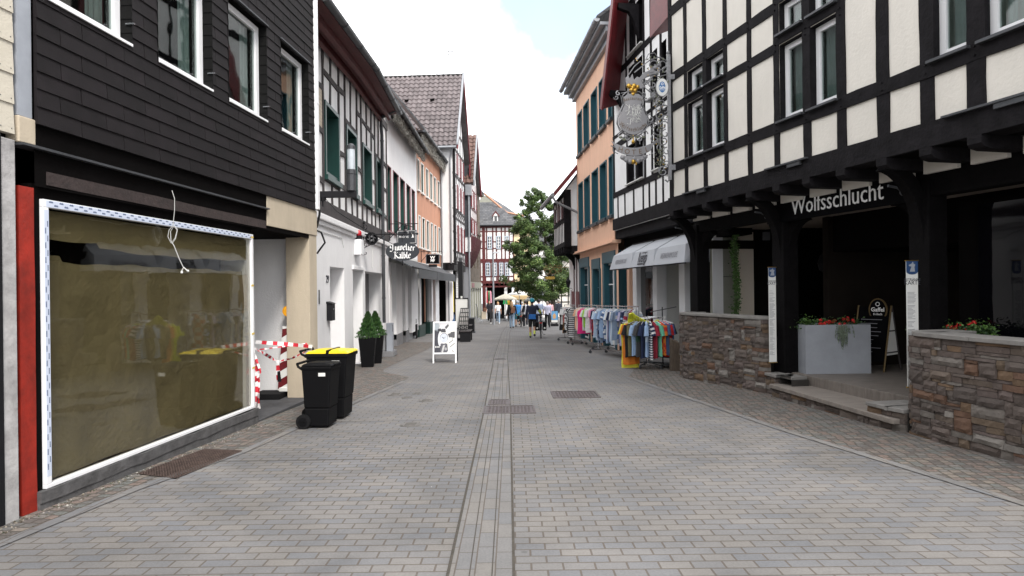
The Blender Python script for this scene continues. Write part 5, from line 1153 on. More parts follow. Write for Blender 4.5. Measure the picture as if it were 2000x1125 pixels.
m_ = MB(); m_.box(-.12, .12, -.12, .12, 0, 3.75); m_.build('shaft', 'iron', t, bevel=.01); m_ = MB(); m_.box(-.07, .07, -.07, .07, 3.75, 3.95); m_.build('head', 'dark_zinc', t)
p = gp(915, 650)
t = thing('litter_bin', 'low dark rectangular bin standing beside the benches', 'litter bin', (-2.35, 34.6, gz(34.6))); m_ = MB(); m_.box(-.3, .3, -.25, .25, .08, .75); m_.build('body', 'iron', t, bevel=.02); m_ = MB(); m_.box(-.33, .33, -.28, .28, .75, .82); m_.build('lid', 'dark_zinc', t); m_ = MB(); m_.box(-.34, .34, -.3, .3, 0, .08); m_.build('foot', 'dark_zinc', t)
# ================================================================= FAR END OF THE STREET
def front(name, label, u0, u1, Y, cat='house'):
    # a facade square to the street; local x to the right, y into the house
    a, b = at(u0, 562, Y), at(u1, 562, Y); t = thing(name, label, cat, (a.x, Y, gz(Y))); Z0[t.name] = gz(Y); return t, b.x-a.x
def fwin(parent, x0, x1, z0, z1, frame='blue_grey_frame', glass='dark_glass', y=0, nx=2, nz=3, fw=.09, pane=None):
    m = MB(); d = .05
    m.box(x0, x1, y-d, y, z0, z0+fw); m.box(x0, x1, y-d, y, z1-fw, z1); m.box(x0, x0+fw, y-d, y, z0+fw, z1-fw); m.box(x1-fw, x1, y-d, y, z0+fw, z1-fw); f = m.build('window', frame, parent)
    m = MB(); m.box(x0+fw, x1-fw, y-.02, y-.005, z0+fw, z1-fw); m.build('pane', glass, f)
    m = MB()
    for i in range(1, nx): x = x0+(x1-x0)*i/nx; m.box(x-.025, x+.025, y-.035, y-.02, z0+fw, z1-fw)
    for i in range(1, nz+1): z = z0+(z1-z0)*i/(nz+1); m.box(x0+fw, x1-fw, y-.034, y-.02, z-.02, z+.02)
    m.build('glazing_bar', 'white_pvc', f); return f
YF = 61.0
def zf(u, v, Y=YF): return at(u, v, Y).z
def xf(u, Y=YF): return at(u, 500, Y).x
f1, wF = front('red_timbered_house', 'white house with dark red timbering and slate roof at the end of the street', 937, 1004, YF)
X0 = f1.location.x; gx = lambda u: xf(u)-X0
zt, zm, zb, zg = zf(970, 440), zf(970, 508), zf(970, 553), gz(YF)
m_ = MB(); m_.box(0, wF, 0, 9, zb, zt); m_.build('upper_storeys', 'infill_white', f1)
m_ = MB(); m_.box(.2, wF-.2, .6, 9, zg, zb); m_.build('ground_storey', 'dark_interior', f1)
m_ = MB()
for z, h in ((zt-.12, .24), (zm, .24), (zb+.1, .26), (zb-.32, .14)): m_.box(-.05, wF+.02, -.05, .01, z-h/2, z+h/2)
for u in (945,): m_.box(gx(u)-.14, gx(u)+.14, -.06, .01, zg, zt)
for u in (937.5, 951, 963, 970, 980, 987, 995, 1003): m_.box(gx(u)-.06, gx(u)+.06, -.045, .01, zm, zt)
for u in (938, 948, 959, 970, 973, 984, 993, 1003): m_.box(gx(u)-.06, gx(u)+.06, -.045, .01, zb, zm)
for z in (zf(970, 452), zf(970, 472), zf(970, 485)): m_.box(0, wF, -.035, .01, z-.05, z+.05)
for z in (zf(970, 512), zf(970, 540)): m_.box(0, wF, -.035, .01, z-.05, z+.05)
for k in range(8): m_.prism([(k*wF/7-.08, -.25, zb-.05), (k*wF/7-.08, .3, zb-.45), (k*wF/7-.08, .3, zb-.05)], (.16, 0, 0))
m_.build('timber_frame', 'red_timber', f1)
for u0, u1 in ((952, 961.5), (969.5, 978.5), (986, 995)): fwin(f1, gx(u0), gx(u1), zf(970, 486), zf(970, 461), y=-.05)
for u0, u1 in ((948, 957), (961.5, 970), (974.5, 983), (986, 995)): fwin(f1, gx(u0), gx(u1), zf(970, 539), zf(970, 513), y=-.05)
m_ = MB(); m_.box(gx(944), gx(950), .3, .6, zg, zb-.3); m_.box(gx(984), gx(990), .3, .6, zg, zb-.3); m_.each('ground_pier', 'white_plaster', f1)
m_ = MB(); m_.box(gx(939), gx(948), -.1, .6, zg-.3, zg+.7); m_.build('plinth', 'beige_plaster', f1)
# mansard roof
rt, rm = zf(960, 395), zf(960, 418)
kx, tx_ = gx(992), gx(970); zk, ztop_ = zf(960, 416, YF+1.2), zf(960, 395, YF+3.2)
m_ = MB(); m_.add([(-.5, -.35, zt), (wF+.2, -.35, zt), (kx, 1.2, zk), (-.5, 1.2, zk), (tx_, 3.2, ztop_), (-.5, 3.2, ztop_), (-.5, -.3, zt-.12), (wF+.2, -.3, zt-.12), (wF+.1, 3.5, zt+.3)],
    [(0, 1, 2, 3), (3, 2, 4, 5), (0, 6, 7, 1), (1, 8, 4, 2)]); m_.build('roof', 'far_slates', f1)
m_ = MB(); m_.tube([(-.5, -.38, zt), (wF+.25, -.38, zt)], .08, 6); m_.build('gutter', 'dark_zinc', f1)
dx = gx(969); m_ = MB(); m_.box(dx-.22, dx+.22, .15, .9, zf(968, 433), zf(968, 421)); m_.prism([(dx-.32, .08, zf(968, 421)), (dx+.32, .08, zf(968, 421)), (dx, .08, zf(968, 413))], (0, .9, 0)); do = m_.build('dormer', 'infill_white', f1)
m_ = MB(); m_.box(dx-.13, dx+.13, .13, .15, zf(968, 432), zf(968, 422)); m_.build('pane', 'dark_glass', do)
m_ = MB(); m_.prism([(dx-.40, .04, zf(968, 421)-.06), (dx-.32, .04, zf(968, 421)-.1), (dx, .04, zf(968, 413)-.1), (dx+.32, .04, zf(968, 421)-.1), (dx+.40, .04, zf(968, 421)-.06), (dx, .04, zf(968, 412)+.05)], (0, .06, 0)); m_.build('dormer_trim', 'red_timber', do)
# higher slate-roofed house behind with copper verge
YB = 66.0; b2, wB = front('slate_roofed_house', 'taller slate-roofed house with copper-edged gable behind the red timbered one', 934, 1024, YB); XB = b2.location.x; bx = lambda u: xf(u, YB)-XB; bz = lambda v: zf(980, v, YB)
m_ = MB(); m_.prism([(bx(930), 0, bz(470)), (bx(1024), 0, bz(470)), (bx(1024), 0, bz(425)), (bx(989), 0, bz(414)), (bx(946), 0, bz(380)), (bx(930), 0, bz(400))], (0, 1, 0)); m_.build('gable_wall', 'stone_grey_paint', b2)
m_ = MB(); m_.add([(bx(946), -.1, bz(376)), (bx(989), -.1, bz(414)), (bx(1021), -.1, bz(421)), (bx(1024), 4, bz(419)), (bx(988), 7, bz(386)), (bx(950), 7, bz(374))], [(0, 1, 4, 5), (1, 2, 3, 4)])
m_.add([(bx(989), -.12, bz(414)), (bx(1024), -.12, bz(421)), (bx(1026), -1.4, bz(452)), (bx(1001), -1.4, bz(440))], [(0, 1, 2, 3)]); m_.build('roof', 'far_slates', b2)
mat('copper', (.38, .20, .13), .5, .2, 6, .1, 40, metal=.3)
m_ = MB(); V_ = lambda u, v: (lambda q: (q.x-XB, q.y-YB, q.z))(at(u, v, 63.2)); m_.tube([V_(938, 386), V_(946, 378), V_(989, 415), V_(1024, 422)], .11, 6); m_.build('verge', 'copper', b2)
m_ = MB(); m_.tube([(bx(989), -.3, bz(414)), (bx(993), -1.4, bz(430)), (bx(1003), -1.5, bz(441))], .10, 6); m_.build('valley', 'dark_zinc', b2)
# yellow house, white houses
f2, w2 = front('yellow_house', 'pale yellow rendered house behind the tree', 1003, 1038, 62.5); x2 = f2.location.x; g2 = lambda u: xf(u, 62.5)-x2; z2 = lambda v: zf(1020, v, 62.5)
m_ = MB(); m_.box(0, w2, 0, 8, z2(553), z2(452)); m_.box(.15, w2-.1, .5, 8, gz(62.5), z2(553)); m_.build('wall', 'yellow_plaster', f2)
m_ = MB()
for k in range(8): m_.prism([(k*w2/8+.05, -.01, z2(553)), (k*w2/8+.2, -.01, z2(553)), (k*w2/8+.2, .5, z2(560)), (k*w2/8+.05, .5, z2(560))], (0, 0, .25))
m_.each('corbel', 'yellow_canvas', f2)
fwin(f2, g2(1004.5), g2(1010), z2(535), z2(521), 'stone_grey_paint'); fwin(f2, g2(1024), g2(1031), z2(535), z2(521), 'stone_grey_paint'); fwin(f2, g2(1008), g2(1014), z2(490), z2(475), 'stone_grey_paint')
m_ = MB(); m_.box(g2(1013), g2(1018), .45, .5, gz(62.5), z2(578)); m_.box(g2(1024), g2(1031), .45, .5, z2(612), z2(580)); m_.build('doorway', 'dark_interior', f2)
m_ = MB(); m_.add([(-.3, -.4, z2(452)), (w2+.3, -.4, z2(452)), (w2+.3, 4, z2(415)), (-.3, 4, z2(415)), (-.3, -.4, z2(454)), (w2+.3, -.4, z2(454))], [(0, 1, 2, 3), (0, 4, 5, 1)]); m_.build('roof', 'far_slates', f2)
t = thing('wall_awning', 'yellow folding awning on the yellow house over the terrace', 'awning', (x2+.0, 62.4, z2(578))); Zt = z2(578); m_ = MB(); m_.add([(.25, 0, z2(560)-Zt), (w2-.2, 0, z2(560)-Zt), (w2-.5, -1.6, 0), (-.3, -1.6, 0), (.25, 0, z2(561)-Zt-.02), (w2-.2, 0, z2(561)-Zt), (w2-.5, -1.6, -.3), (-.3, -1.6, -.3)], [(0, 1, 2, 3), (3, 2, 6, 7), (0, 3, 7, 4), (1, 5, 6, 2)])
m_.build('canvas', 'yellow_canvas', t)
f3, w3 = front('white_house', 'white house with two arched doors right of the yellow house', 1037, 1068, 64); x3 = f3.location.x; g3_ = lambda u: xf(u, 64)-x3; z3 = lambda v: zf(1050, v, 64)
m_ = MB(); m_.box(0, w3, 0, 8, gz(64), z3(480)); m_.build('wall', 'white_plaster', f3)
m_ = MB()
for u in (1039.5, 1049.5): m_.box(g3_(u), g3_(u+2.2), -.05, .0, z3(582), z3(566))
m_.box(g3_(1054), g3_(1060), -.05, 0, z3(579), z3(568)); m_.build('window', 'blue_grey_frame', f3)
m_ = MB()
for u in (1041.5, 1050.5):
    a_ = g3_(u); m_.prism([(a_-.14, -.06, z3(590)), (a_+.14, -.06, z3(590)), (a_+.14, -.06, z3(580)), (a_, -.06, z3(575)), (a_-.14, -.06, z3(580))], (0, .06, 0))
m_.build('door', 'iron', f3)
m_ = MB(); m_.add([(-.2, -.4, z3(482)), (w3+3, -.4, z3(482)), (w3+3, 4, z3(440)), (-.2, 4, z3(440))], [(0, 1, 2, 3)]); m_.build('roof', 'far_slates', f3)
f4, w4 = front('timbered_inn', 'pale half-timbered house glimpsed behind the tree trunk', 1067, 1130, 66); x4 = f4.location.x; z4 = lambda v: zf(1080, v, 66)
m_ = MB(); m_.box(0, w4, 0, 8, gz(66), z4(500)); m_.build('wall', 'cream_plaster', f4)
m_ = MB()
for k in range(5): m_.box(k*.7+.1, k*.7+.2, -.04, .01, z4(595), z4(545))
for v in (590, 578, 562, 550): m_.box(0, 3, -.04, .01, z4(v)-.05, z4(v)+.05)
m_.build('timber_frame', 'black_timber', f4); fwin(f4, .3, .65, z4(576), z4(564), 'white_pvc'); m_ = MB(); m_.add([(-.3, -.4, z4(500)), (w4, -.4, z4(500)), (w4, 4, z4(465)), (-.3, 4, z4(465))], [(0, 1, 2, 3)]); m_.build('roof', 'far_slates', f4)
# clothes and goods outside the far shop
for i, (u, col, lab) in enumerate(((958, (.75, .35, .45), 'pink dress'), (955, (.35, .65, .30), 'light green dress'), (952.5, (.60, .08, .10), 'red patterned scarf'))):
    t = thing('dress', lab+' hanging at the door of the red timbered house', 'dress', at(u, 592, 60)); m_ = MB(); m_.col = col; m_.prism([(-.12, 0, 0), (.14, 0, .02), (.10, 0, 1.05), (.02, 0, 1.15), (-.04, 0, 1.15), (-.10, 0, 1.0)], (0, .08, 0)); m_.build('fabric', 'clutter', t)
for u, v, col, lab, r in ((987, 591, (.02, .32, .10), 'green bag', .22), (992.5, 592, (.65, .42, .05), 'yellow bag', .20)):
    t = thing('bag', lab+' hanging on the far shop display under the cream parasol', 'bag', at(u, v+3, 59.5)); m_ = MB(); m_.col = col; m_.tbox((-r, r, -.08, .08, 0), (-r*.8, r*.8, -.06, .06, .38)); m_.build('pouch', 'clutter', t); m_ = MB(); m_.tube(arc((0, 0, .38), .1, 0, 180, 8), .015, 5); m_.build('handle', 'iron', t)
# parasols
def parasol(u, v, Y, r, h, sl, m, label):
    p = at(u, v, Y); t = thing('parasol', label, 'parasol', (p.x, Y, gz(Y)), 0, 'terrace parasols'); H = p.z-gz(Y)
    m_ = MB(); m_.lathe([(r, H-h), (r, H-h+.02), (r*.5, H-h*.42), (.06, H)], n=8, sy=1); m_.lathe([(r*1.0, H-h-.10), (r, H-h)], n=8); m_.build('canopy', m, t)
    m_ = MB(); m_.tube([(0, 0, 0), (0, 0, H+.05)], .035, 6); m_.build('pole', 'off_white', t); m_ = MB(); m_.lathe([(.3, 0), (.28, .08), (.06, .12)], n=12); m_.build('base', 'concrete', t)
parasol(987, 574, 55, .98, .42, 0, 'cream_canvas', 'large cream parasol in front of the red timbered house')
parasol(1014, 567, 58, 1.05, .35, 0, 'white_canvas', 'white parasol in front of the yellow house')
parasol(1037.5, 579, 52, .58, .28, 0, 'white_canvas', 'small white parasol left of the cyclist helmet')
parasol(1060, 579, 52, .56, .28, 0, 'white_canvas', 'small white parasol nearest the tree trunk')
def bistro(u, Y, lab):
    p = at(u, 600, Y); t = thing('cafe_chair', lab, 'chair', (p.x, Y, gz(Y)), rnd.uniform(0, 6), 'cafe chairs under the parasols'); m_ = MB(); m_.box(-.2, .2, -.2, .2, .43, .46); m_.build('seat', 'iron', t)
    m_ = MB(); m_.prism([(-.2, .2, .46), (.2, .2, .46), (.18, .26, .88), (-.18, .26, .88)], (0, .02, 0)); m_.build('backrest', 'iron', t)
    for x in (-.18, .18):
        for y in (-.18, .18): m_ = MB(); m_.tube([(x, y, .43), (x*1.2, y*1.2, 0)], .014, 5); m_.build('leg', 'iron', t)
for k, u in enumerate((981, 985, 989, 993)): bistro(u, 56-k*.6, 'dark cafe chair under the cream parasol, %s from the lamp post' % ('first', 'second', 'third', 'fourth')[k])
# street lamp
p = gp(963, 640); Yl = 46.0; p = at(964, 600, Yl); H = at(964, 493, Yl).z-gz(Yl); t = thing('street_lamp', 'tall thin grey street lamp with a flat head near the far parasols', 'street lamp', (p.x, Yl, gz(Yl)))
m_ = MB(); m_.tube([(0, 0, 0), (0, 0, 1), (0, 0, H-.1), (.08, 0, H)], [.085, .08, .055, .05], 8); m_.build('pole', 'zinc', t); m_ = MB(); m_.tbox((.02, .46, -.1, .1, H-.06), (-.02, .42, -.07, .07, H+.04)); m_.build('head', 'zinc', t)
p = at(966, 603, 45.6)
# ---------------------------------------------------------------- tree
Yt = 50.0; p = at(1079, 620, Yt); t = thing('lime_tree', 'large leafy green tree at the end of the street', 'tree', (p.x, Yt, gz(Yt)))
m_ = MB(); T0 = p.x; m_.tube([(0, 0, -.1), (.02, 0, 1.2), (-.05, 0, 2.6), (-.25, 0, 4.4), (-.5, 0, 6.5), (-.7, 0, 8.6)], [.24, .19, .17, .14, .09, .03], 10)
ends = []
for k in range(26):
    z = 2.4+k*.26; a = k*2.4; b0 = Vector((-.05-(z-2.4)*.11, 0, z)); L_ = 2.0*(1-abs(z-4.2)/6.5)+.3; d = Vector((math.cos(a), math.sin(a), .35)).normalized()
    P_ = [b0, b0+d*L_*.5+Vector((0, 0, -.05)), b0+d*L_+Vector((0, 0, .25*L_))]; m_.tube(P_, [.05, .03, .012], 5); ends += P_[1:]
m_.build('trunk', 'bark', t)
m_ = MB()
prof = [(1.6, 0.3), (2.1, 1.1), (2.6, 2.0), (3.3, 2.5), (4.2, 2.6), (5.2, 2.35), (6.2, 2.15), (7.2, 1.95), (8.2, 1.65), (9.2, 1.15), (10.0, .7), (10.7, .2)]
def rad(z):
    for (a, b), (c, d) in zip(prof, prof[1:]):
        if a <= z <= c: return b+(d-b)*(z-a)/(c-a)
    return 0
zoff = gz(Yt)
clumps = []
while len(clumps) < 400:
    z = rnd.uniform(1.65, 10.4); a = rnd.uniform(0, 2*PI); rr = rad(z)
    if rnd.random() > rr/2.6+.12: continue
    q_ = rr*1.12*(1+.16*math.sin(a*3+z*1.7)+.12*math.sin(a*5-z*2.3))*rnd.uniform(.25, 1.0)**.6; cxx = -.38-.075*z
    if z < 2.5 and q_*math.cos(a) < -.3-(z-1)*1.2: continue
    if math.sin(z*2.1+a*2)+math.sin(a*4.3-z*1.1) > 1.45: continue
    clumps.append((Vector((cxx+q_*math.cos(a), q_*math.sin(a)*1.0, z)), rnd.uniform(.20, .46)*(1 if z < 8 else .7), rnd.uniform(.5, 1.6)))
for c_, r_, g_ in clumps:
    for i in range(int(240*r_/.35)):
        d = Vector((rnd.gauss(0, 1), rnd.gauss(0, 1), rnd.gauss(0, .75))).normalized(); q_ = c_+d*r_*rnd.uniform(.35, 1.1)**.7; q_.z -= zoff*0
        s_ = Vector((rnd.gauss(0, 1), rnd.gauss(0, 1), rnd.gauss(0, .5))).normalized(); n_ = d.cross(s_).normalized(); l_ = rnd.uniform(.045, .085)
        k = g_*rnd.uniform(.7, 1.35); m_.col = (.058*k, .105*k, .026*k) if rnd.random() < .75 else (.11*k, .16*k, .04*k)
        m_.quad(q_-s_*l_, q_-n_*l_*.6, q_+s_*l_, q_+n_*l_*.6)
m_.build('crown', 'leaf', t)

# ================================================================= RIGHT ROW
# ---- small jettied house
W5r = Wall(4.11, -.06, 28.6, 32.4, 1); rr = W5r.root('jettied_house', 'small white house with a jettied upper floor beside the tree', 'house')
m_ = MB(); jz, ez = at(1100, 480, 28.6).z, at(1105, 375, 28.6).z
D = lambda u: (at(u, 500, 28.6).x-W5r.loc.x)
m_.prism([(0, 0, jz), (0, 0, ez), (0, -2.8, ez+3.6), (0, -8, ez+3.6), (0, -8, jz)], (W5r.L, 0, 0)); m_.build('upper_storey', 'infill_white', rr)
m_ = MB(); m_.box(.4, W5r.L, -.75, -8, -1.3, jz); m_.build('ground_storey', 'white_plaster', rr)
m_ = MB()
for z in (jz+.08, jz+1.15, ez-.1): W5r.box(m_, -.03, W5r.L, -.1, .03, z-.10, z+.10)
for k in range(8): W5r.box(m_, .1+k*(W5r.L-.2)/7-.04, .1+k*(W5r.L-.2)/7+.04, -.05, .025, jz, jz+1.15)
for s in (0.08, 1.0, 1.9, 2.8, W5r.L-.05): W5r.box(m_, s-.08, s+.08, -.05, .027, jz+1.1, ez)
m_.box(-.05, .03, .02, -.28, jz-.05, ez+.1)
for k in range(6): W5r.box(m_, .2+k*.65-.08, .2+k*.65+.08, -.9, .05, jz-.28, jz-.02)
m_.prism([(.15, 0, jz-.05), (.15, -.85, jz-.05), (.15, -.85, jz-1.3), (.15, -.6, jz-.6)], (.2, 0, 0)); m_.prism([(1.9, 0, jz-.05), (1.9, -.85, jz-.05), (1.9, -.85, jz-1.3), (1.9, -.6, jz-.6)], (.2, 0, 0)); m_.box(-.04, .3, -.3, -1.2, jz-.35, jz-.0)
m_.build('timber_frame', 'black_timber', rr)
for s in (.6, 2.0): 
    f = window(W5r, rr, s, s+.7, jz+1.3, ez-.5, .04, 'white_pvc', 'dark_glass', mull=1); q = MB(); W5r.box(q, s-.36, s-.01, .03, .08, jz+1.25, ez-.45); W5r.box(q, s+.71, s+1.04, .03, .08, jz+1.25, ez-.45); q.each('shutter', 'maroon_timber', f)
m_ = MB()
for s in (.7, 2.1): W5r.box(m_, s, s+.8, -.76, -.70, -.6, 1.5)
m_.each('red_door', 'red_paint', rr); m_ = MB()
for s in (.5, 1.3, 2.1): W5r.box(m_, s, s+.12, -.76, -.71, 1.4, jz-.1)
m_.each('window_slat', 'maroon_timber', rr)
m_ = MB(); m_.add([(-.4, .55, ez-.15), (W5r.L+.2, .55, ez-.15), (W5r.L+.2, -2.8, ez+3.75), (-.4, -2.8, ez+3.75), (-.4, .55, ez-.3), (W5r.L+.2, .55, ez-.3), (W5r.L+.2, -2.8, ez+3.6), (-.4, -2.8, ez+3.6)], [(0, 1, 2, 3), (4, 7, 6, 5), (0, 4, 5, 1), (3, 7, 4, 0)]); m_.build('roof', 'far_slates', rr)
m_ = MB(); m_.prism([(-.45, .55, ez-.32), (-.45, -2.8, ez+3.55), (-.45, -2.8, ez+3.85), (-.45, .55, ez-.08)], (.06, 0, 0)); m_.build('bargeboard', 'red_paint', rr)
m_ = MB(); m_.tube([(-.5, .6, ez-.2), (W5r.L+.2, .6, ez-.2)], .09, 8); m_.tube([(-.42, .6, ez-.25), (-.42, .45, ez-.5), (-.42, -.8, ez-1.1), (-.42, -1.0, ez-1.4), (-.42, -1.0, -.5)], .055, 8); m_.build('gutter', 'zinc', rr)
for k in range(3):
    q = MB(); yy = -1.5-k*.7; zz = ez+2.0+k*.8; q.box(.3, 1.2, yy-.35, yy, zz-.2, zz+.75); q.prism([(.2, yy+.1, zz+.75), (1.3, yy+.1, zz+.75), (1.3, yy-.4, zz+1.0), (.2, yy-.4, zz+1.0)], (0, 0, .06)); q.build('dormer', 'slate_side', rr)
# golden spectacles sign
c0 = at(1076, 530, 27.6); t = thing('spectacles_sign', 'golden wrought spectacles sign with a yellow name board', 'sign', c0)
wx_ = 2.44-c0.x
m_ = MB(); m_.tube([(-.30, 0, .15), (wx_, 0, .15)], .014, 5)
for sx in (-.16, .10): m_.tube([(sx+.11*math.cos(R(a)), 0, -.02+.11*math.sin(R(a))) for a in range(0, 361, 20)], .016, 5)
m_.tube([(-.06, 0, 0), (0, 0, .02), (.0, 0, 0)], .012, 5)
for x, z, r, a in ((-.2, .2, .07, 0), (0, .24, .08, 90), (.18, .22, .09, 180), (.34, .18, .08, 0), (.42, .05, .10, 90), (.30, -.02, .07, 200), (.44, .22, .06, 40), (-.28, .08, .05, 90)): scroll(m_, x, z, r, a, a+400, 0, .011)
m_.build('scrollwork', mat('dull_gold', (.20, .13, .045), .5, .3, 10, .1, 60, metal=.4), t); m_ = MB(); shape(m_, [(-.26, -.28), (-.22, -.34), (.14, -.34), (.18, -.28), (.14, -.22), (-.22, -.22)], FACE(0, .02, 0), .03); nb = m_.build('name_board', mat('ochre_board', (.48, .30, .05), .6, .1, 5, .1), t)
m_ = MB(); m_.tube([(-.18, .01, -.22), (-.18, .01, -.12)], .007, 4); m_.tube([(.1, .01, -.22), (.1, .01, -.12)], .007, 4); m_.build('hanger', 'iron', t)
p = at(1110, 560, 27.9); t = thing('wall_lantern', 'black twin-armed wall lantern on the jettied house', 'lantern', (p.x, 27.9, at(1110, 562, 27.9).z))
m_ = MB(); m_.lathe([(.05, .0), (.11, .28), (.02, .42), (.01, .5)], n=6); m_.build('lamp_head', 'iron', t); m_ = MB(); m_.tube([(0, 0, 0), (0, 0, -.4)], .015, 5); scroll(m_, -.12, -.1, .1, 0, 300); scroll(m_, .12, -.1, .1, 180, -120); m_.tube([(0, 0, -.3), (.12, .6, -.3)], .015, 5); m_.build('bracket', 'iron', t)
# ---- peach house
W4r = Wall(5.08, -.076, 21.35, 28.35, 1); r4r = W4r.root('peach_house', 'peach rendered house with tall teal-framed windows and grey eaves', 'house')
hs = []
for (u0, u1) in ((1129.5, 1137), (1141, 1150.5), (1156, 1167), (1172, 1184), (1190, 1203)):
    sa, sb = W4r.px(u1, 250)[0], W4r.px(u0, 250)[0]; hs.append((max(.15, sa), sb, 7.42, 9.15))
h1 = [(a_, b_, 4.15, 6.12) for a_, b_, _, _ in hs]
holes_wall(W4r, 'upper_wall', 'peach_plaster', 0, W4r.L, 3.28, 10.6, hs+h1, r4r, t=.42, rev='teal_paint')
for h in hs+h1:
    f = window(W4r, r4r, h[0]+.01, h[1]-.01, h[2]+.01, h[3]-.01, -.20, 'white_pvc', 'blue_glass', fw=.07, mull=1, surround='teal_paint', sw=.05, so=0)
    q = MB(); W4r.box(q, h[0]-.1, h[1]+.1, -.02, .12, h[2]-.13, h[2]-.03); q.build('sill', 'dark_teal', f)
m_ = MB(); m_.box(0, W4r.L, -.55, -9, -.9, 10.6); m_.build('core', 'peach_plaster', r4r); m_ = MB(); m_.box(-.005, .0, -.45, -9, 3.3, 10.6); m_.box(W4r.L, W4r.L+.005, -.0, -9, 3.3, 10.6); m_.build('side_wall', 'white_plaster', r4r)
m_ = MB(); W4r.box(m_, -.35, W4r.L+.3, -.1, .50, 10.30, 10.40); W4r.box(m_, -.3, W4r.L+.25, -.1, .30, 10.12, 10.298); W4r.box(m_, -.2, W4r.L+.2, -.1, .14, 9.95, 10.118); m_.build('cornice', 'zinc', r4r)
gutter(r4r, W4r, -.35, W4r.L+.35, .60, 10.5, r=.10, m='zinc'); roof_slope(r4r, W4r, -.35, W4r.L+.3, .6, 10.6, 3, 4)
m_ = MB(); W4r.box(m_, 0, W4r.L+.3, -.2, .10, 3.20, 3.28); W4r.box(m_, 0, W4r.L+.3, -.2, .16, 3.17, 3.198); m_.build('string_course', 'peach_plaster', r4r)
gs = [W4r.px(u, 560, -.45)[0] for u in (1133, 1150, 1152.5, 1156, 1174, 1176, 1200)]
G = lambda u: W4r.px(u, 560, -.10)[0]
holes = [(max(.15, G(1203)), G(1178), -.9, 2.9), (G(1173), G(1157), -.9, 2.75), (G(1151.5), G(1133), -.9, 2.9)]
holes_wall(W4r, 'ground_floor_wall', 'peach_plaster', 0, W4r.L, -.9, 3.2, holes, r4r, o=-.10, t=.4, rev='teal_paint')
for i, h in enumerate(holes):
    f = window(W4r, r4r, h[0], h[1], -.5, h[3]-.35, -.24, 'white_pvc' if i != 1 else 'teal_paint', 'blue_glass', mull=1 if i != 1 else 0, trans=(.75,))
    q = MB(); W4r.box(q, h[0], h[1], -.3, -.06, h[3]-.35, h[3]+.05); W4r.box(q, h[0]-.1, h[0]+.03, -.3, -.05, -.6, h[3]-.352); W4r.box(q, h[1]-.30, h[1], -.3, -.07, -.6, h[3]-.351); q.build('teal_surround', 'teal_paint', f)
s, z = W4r.px(1167, 514, -.3); t = thing('hanging_notice', 'small white notice sign over the teal shop door', 'sign', W4r.P(s, -.30, z)); m_ = MB(); m_.box(-.16, .16, 0, .02, -.22, .26); m_.build('panel', 'off_white', t); m_ = MB(); m_.text('hallo', .13, FACE(0, -.003, 0), .002, shear=.3); m_.build('lettering', 'grey_ink', t)
# ---- black and white gabled house with the awning
W3r = Wall(6.62, -.15, 14.0, 21.3, 1); r3r = W3r.root('gabled_timber_house', 'black and white half-timbered house with a red bargeboard above the grey awning', 'house')
wins = []
for (u0, u1, v, z0, z1) in ((1226, 1241, 340, 4.86, 6.05), (1243, 1258, 340, 4.86, 6.05), (1278, 1290, 320, 4.9, 6.1), (1229, 1240, 230, 6.75, 8.4), (1243, 1256, 230, 6.75, 8.4), (1274, 1284, 130, W3r.px(1280, 190)[1], W3r.px(1280, 96)[1]), (1290, 1302, 130, W3r.px(1280, 190)[1], W3r.px(1280, 96)[1]), (1229, 1240, 70, 8.75, 10.1), (1243, 1255, 60, 8.75, 10.1)):
    sa, sb = W3r.px(u1, v)[0], W3r.px(u0, v)[0]; wins.append((sa, sb, z0, z1))
holes_wall(W3r, 'upper_wall', 'infill_white', 0, W3r.L, 3.55, 12.5, wins, r3r, t=.30, rev='black_timber')
for h in wins: f = window(W3r, r3r, h[0]+.01, h[1]-.01, h[2]+.01, h[3]-.01, -.20, 'white_pvc', 'dark_glass', fw=.07); q = MB(); W3r.box(q, h[0]-.06, h[1]+.06, -.02, .10, h[2]-.035, h[2]-.005); q.build('sill', 'off_white', f)
m_ = MB(); beam(m_, W3r, 0, 3.75, W3r.L, 3.75, .36, -.1, .05, .02, .6)
for z in (4.72, 6.30, 8.60, 10.3, 11.6): beam(m_, W3r, 0, z, W3r.L, z, .18, -.05, .022, .08, .5)
beam(m_, W3r, 0, 6.62, W3r.L, 6.62, .10, -.05, .02, .08, .5)
lo = [W3r.px(u, 400)[0] for u in (1207.5, 1221, 1238.5, 1257, 1269, 1282, 1296)]+[.4]
for s in lo: beam(m_, W3r, s, 3.9, s, 4.7, .10, -.05, .016, .1)
up = sorted(set([round(x, 2) for h in wins for x in (h[0]-.07, h[1]+.07)]))
for s in (W3r.L-.1, W3r.px(1224, 200)[0], W3r.px(1241.7, 200)[0], W3r.px(1259, 200)[0], W3r.px(1273, 200)[0], W3r.px(1292, 200)[0]): beam(m_, W3r, s, 4.75, s, 12, .13, -.05, .016, .12)
m_.build('timber_frame', 'black_timber', r3r)
m_ = MB(); beam(m_, W3r, 0, 3.42, W3r.L, 3.42, .28, -.4, -.06, .02, .6); m_.build('lower_beam', 'black_timber', r3r)
m_ = MB(); m_.box(0, W3r.L, -.31, -8, 3.56, 12.5); m_.box(W3r.L-.02, W3r.L, .0, -8, 3.56, 12.5); m_.build('core', 'white_plaster', r3r)
def RB(u, v, o): s, z = W3r.px(u, v, o); return (s, W3r.y(o), z)
bb = [RB(1189, 214, .75), RB(1176, 211, .9), RB(1199, 0, .9), RB(1202, -60, .9), RB(1228, -60, .75), RB(1222, 0, .75)]
k_ = W3r.L
BL_, BT_ = RB(1177, 213, .80), RB(1203, -25, .80); IL_, IT_ = RB(1207, 205, .0), RB(1230, -25, .0)
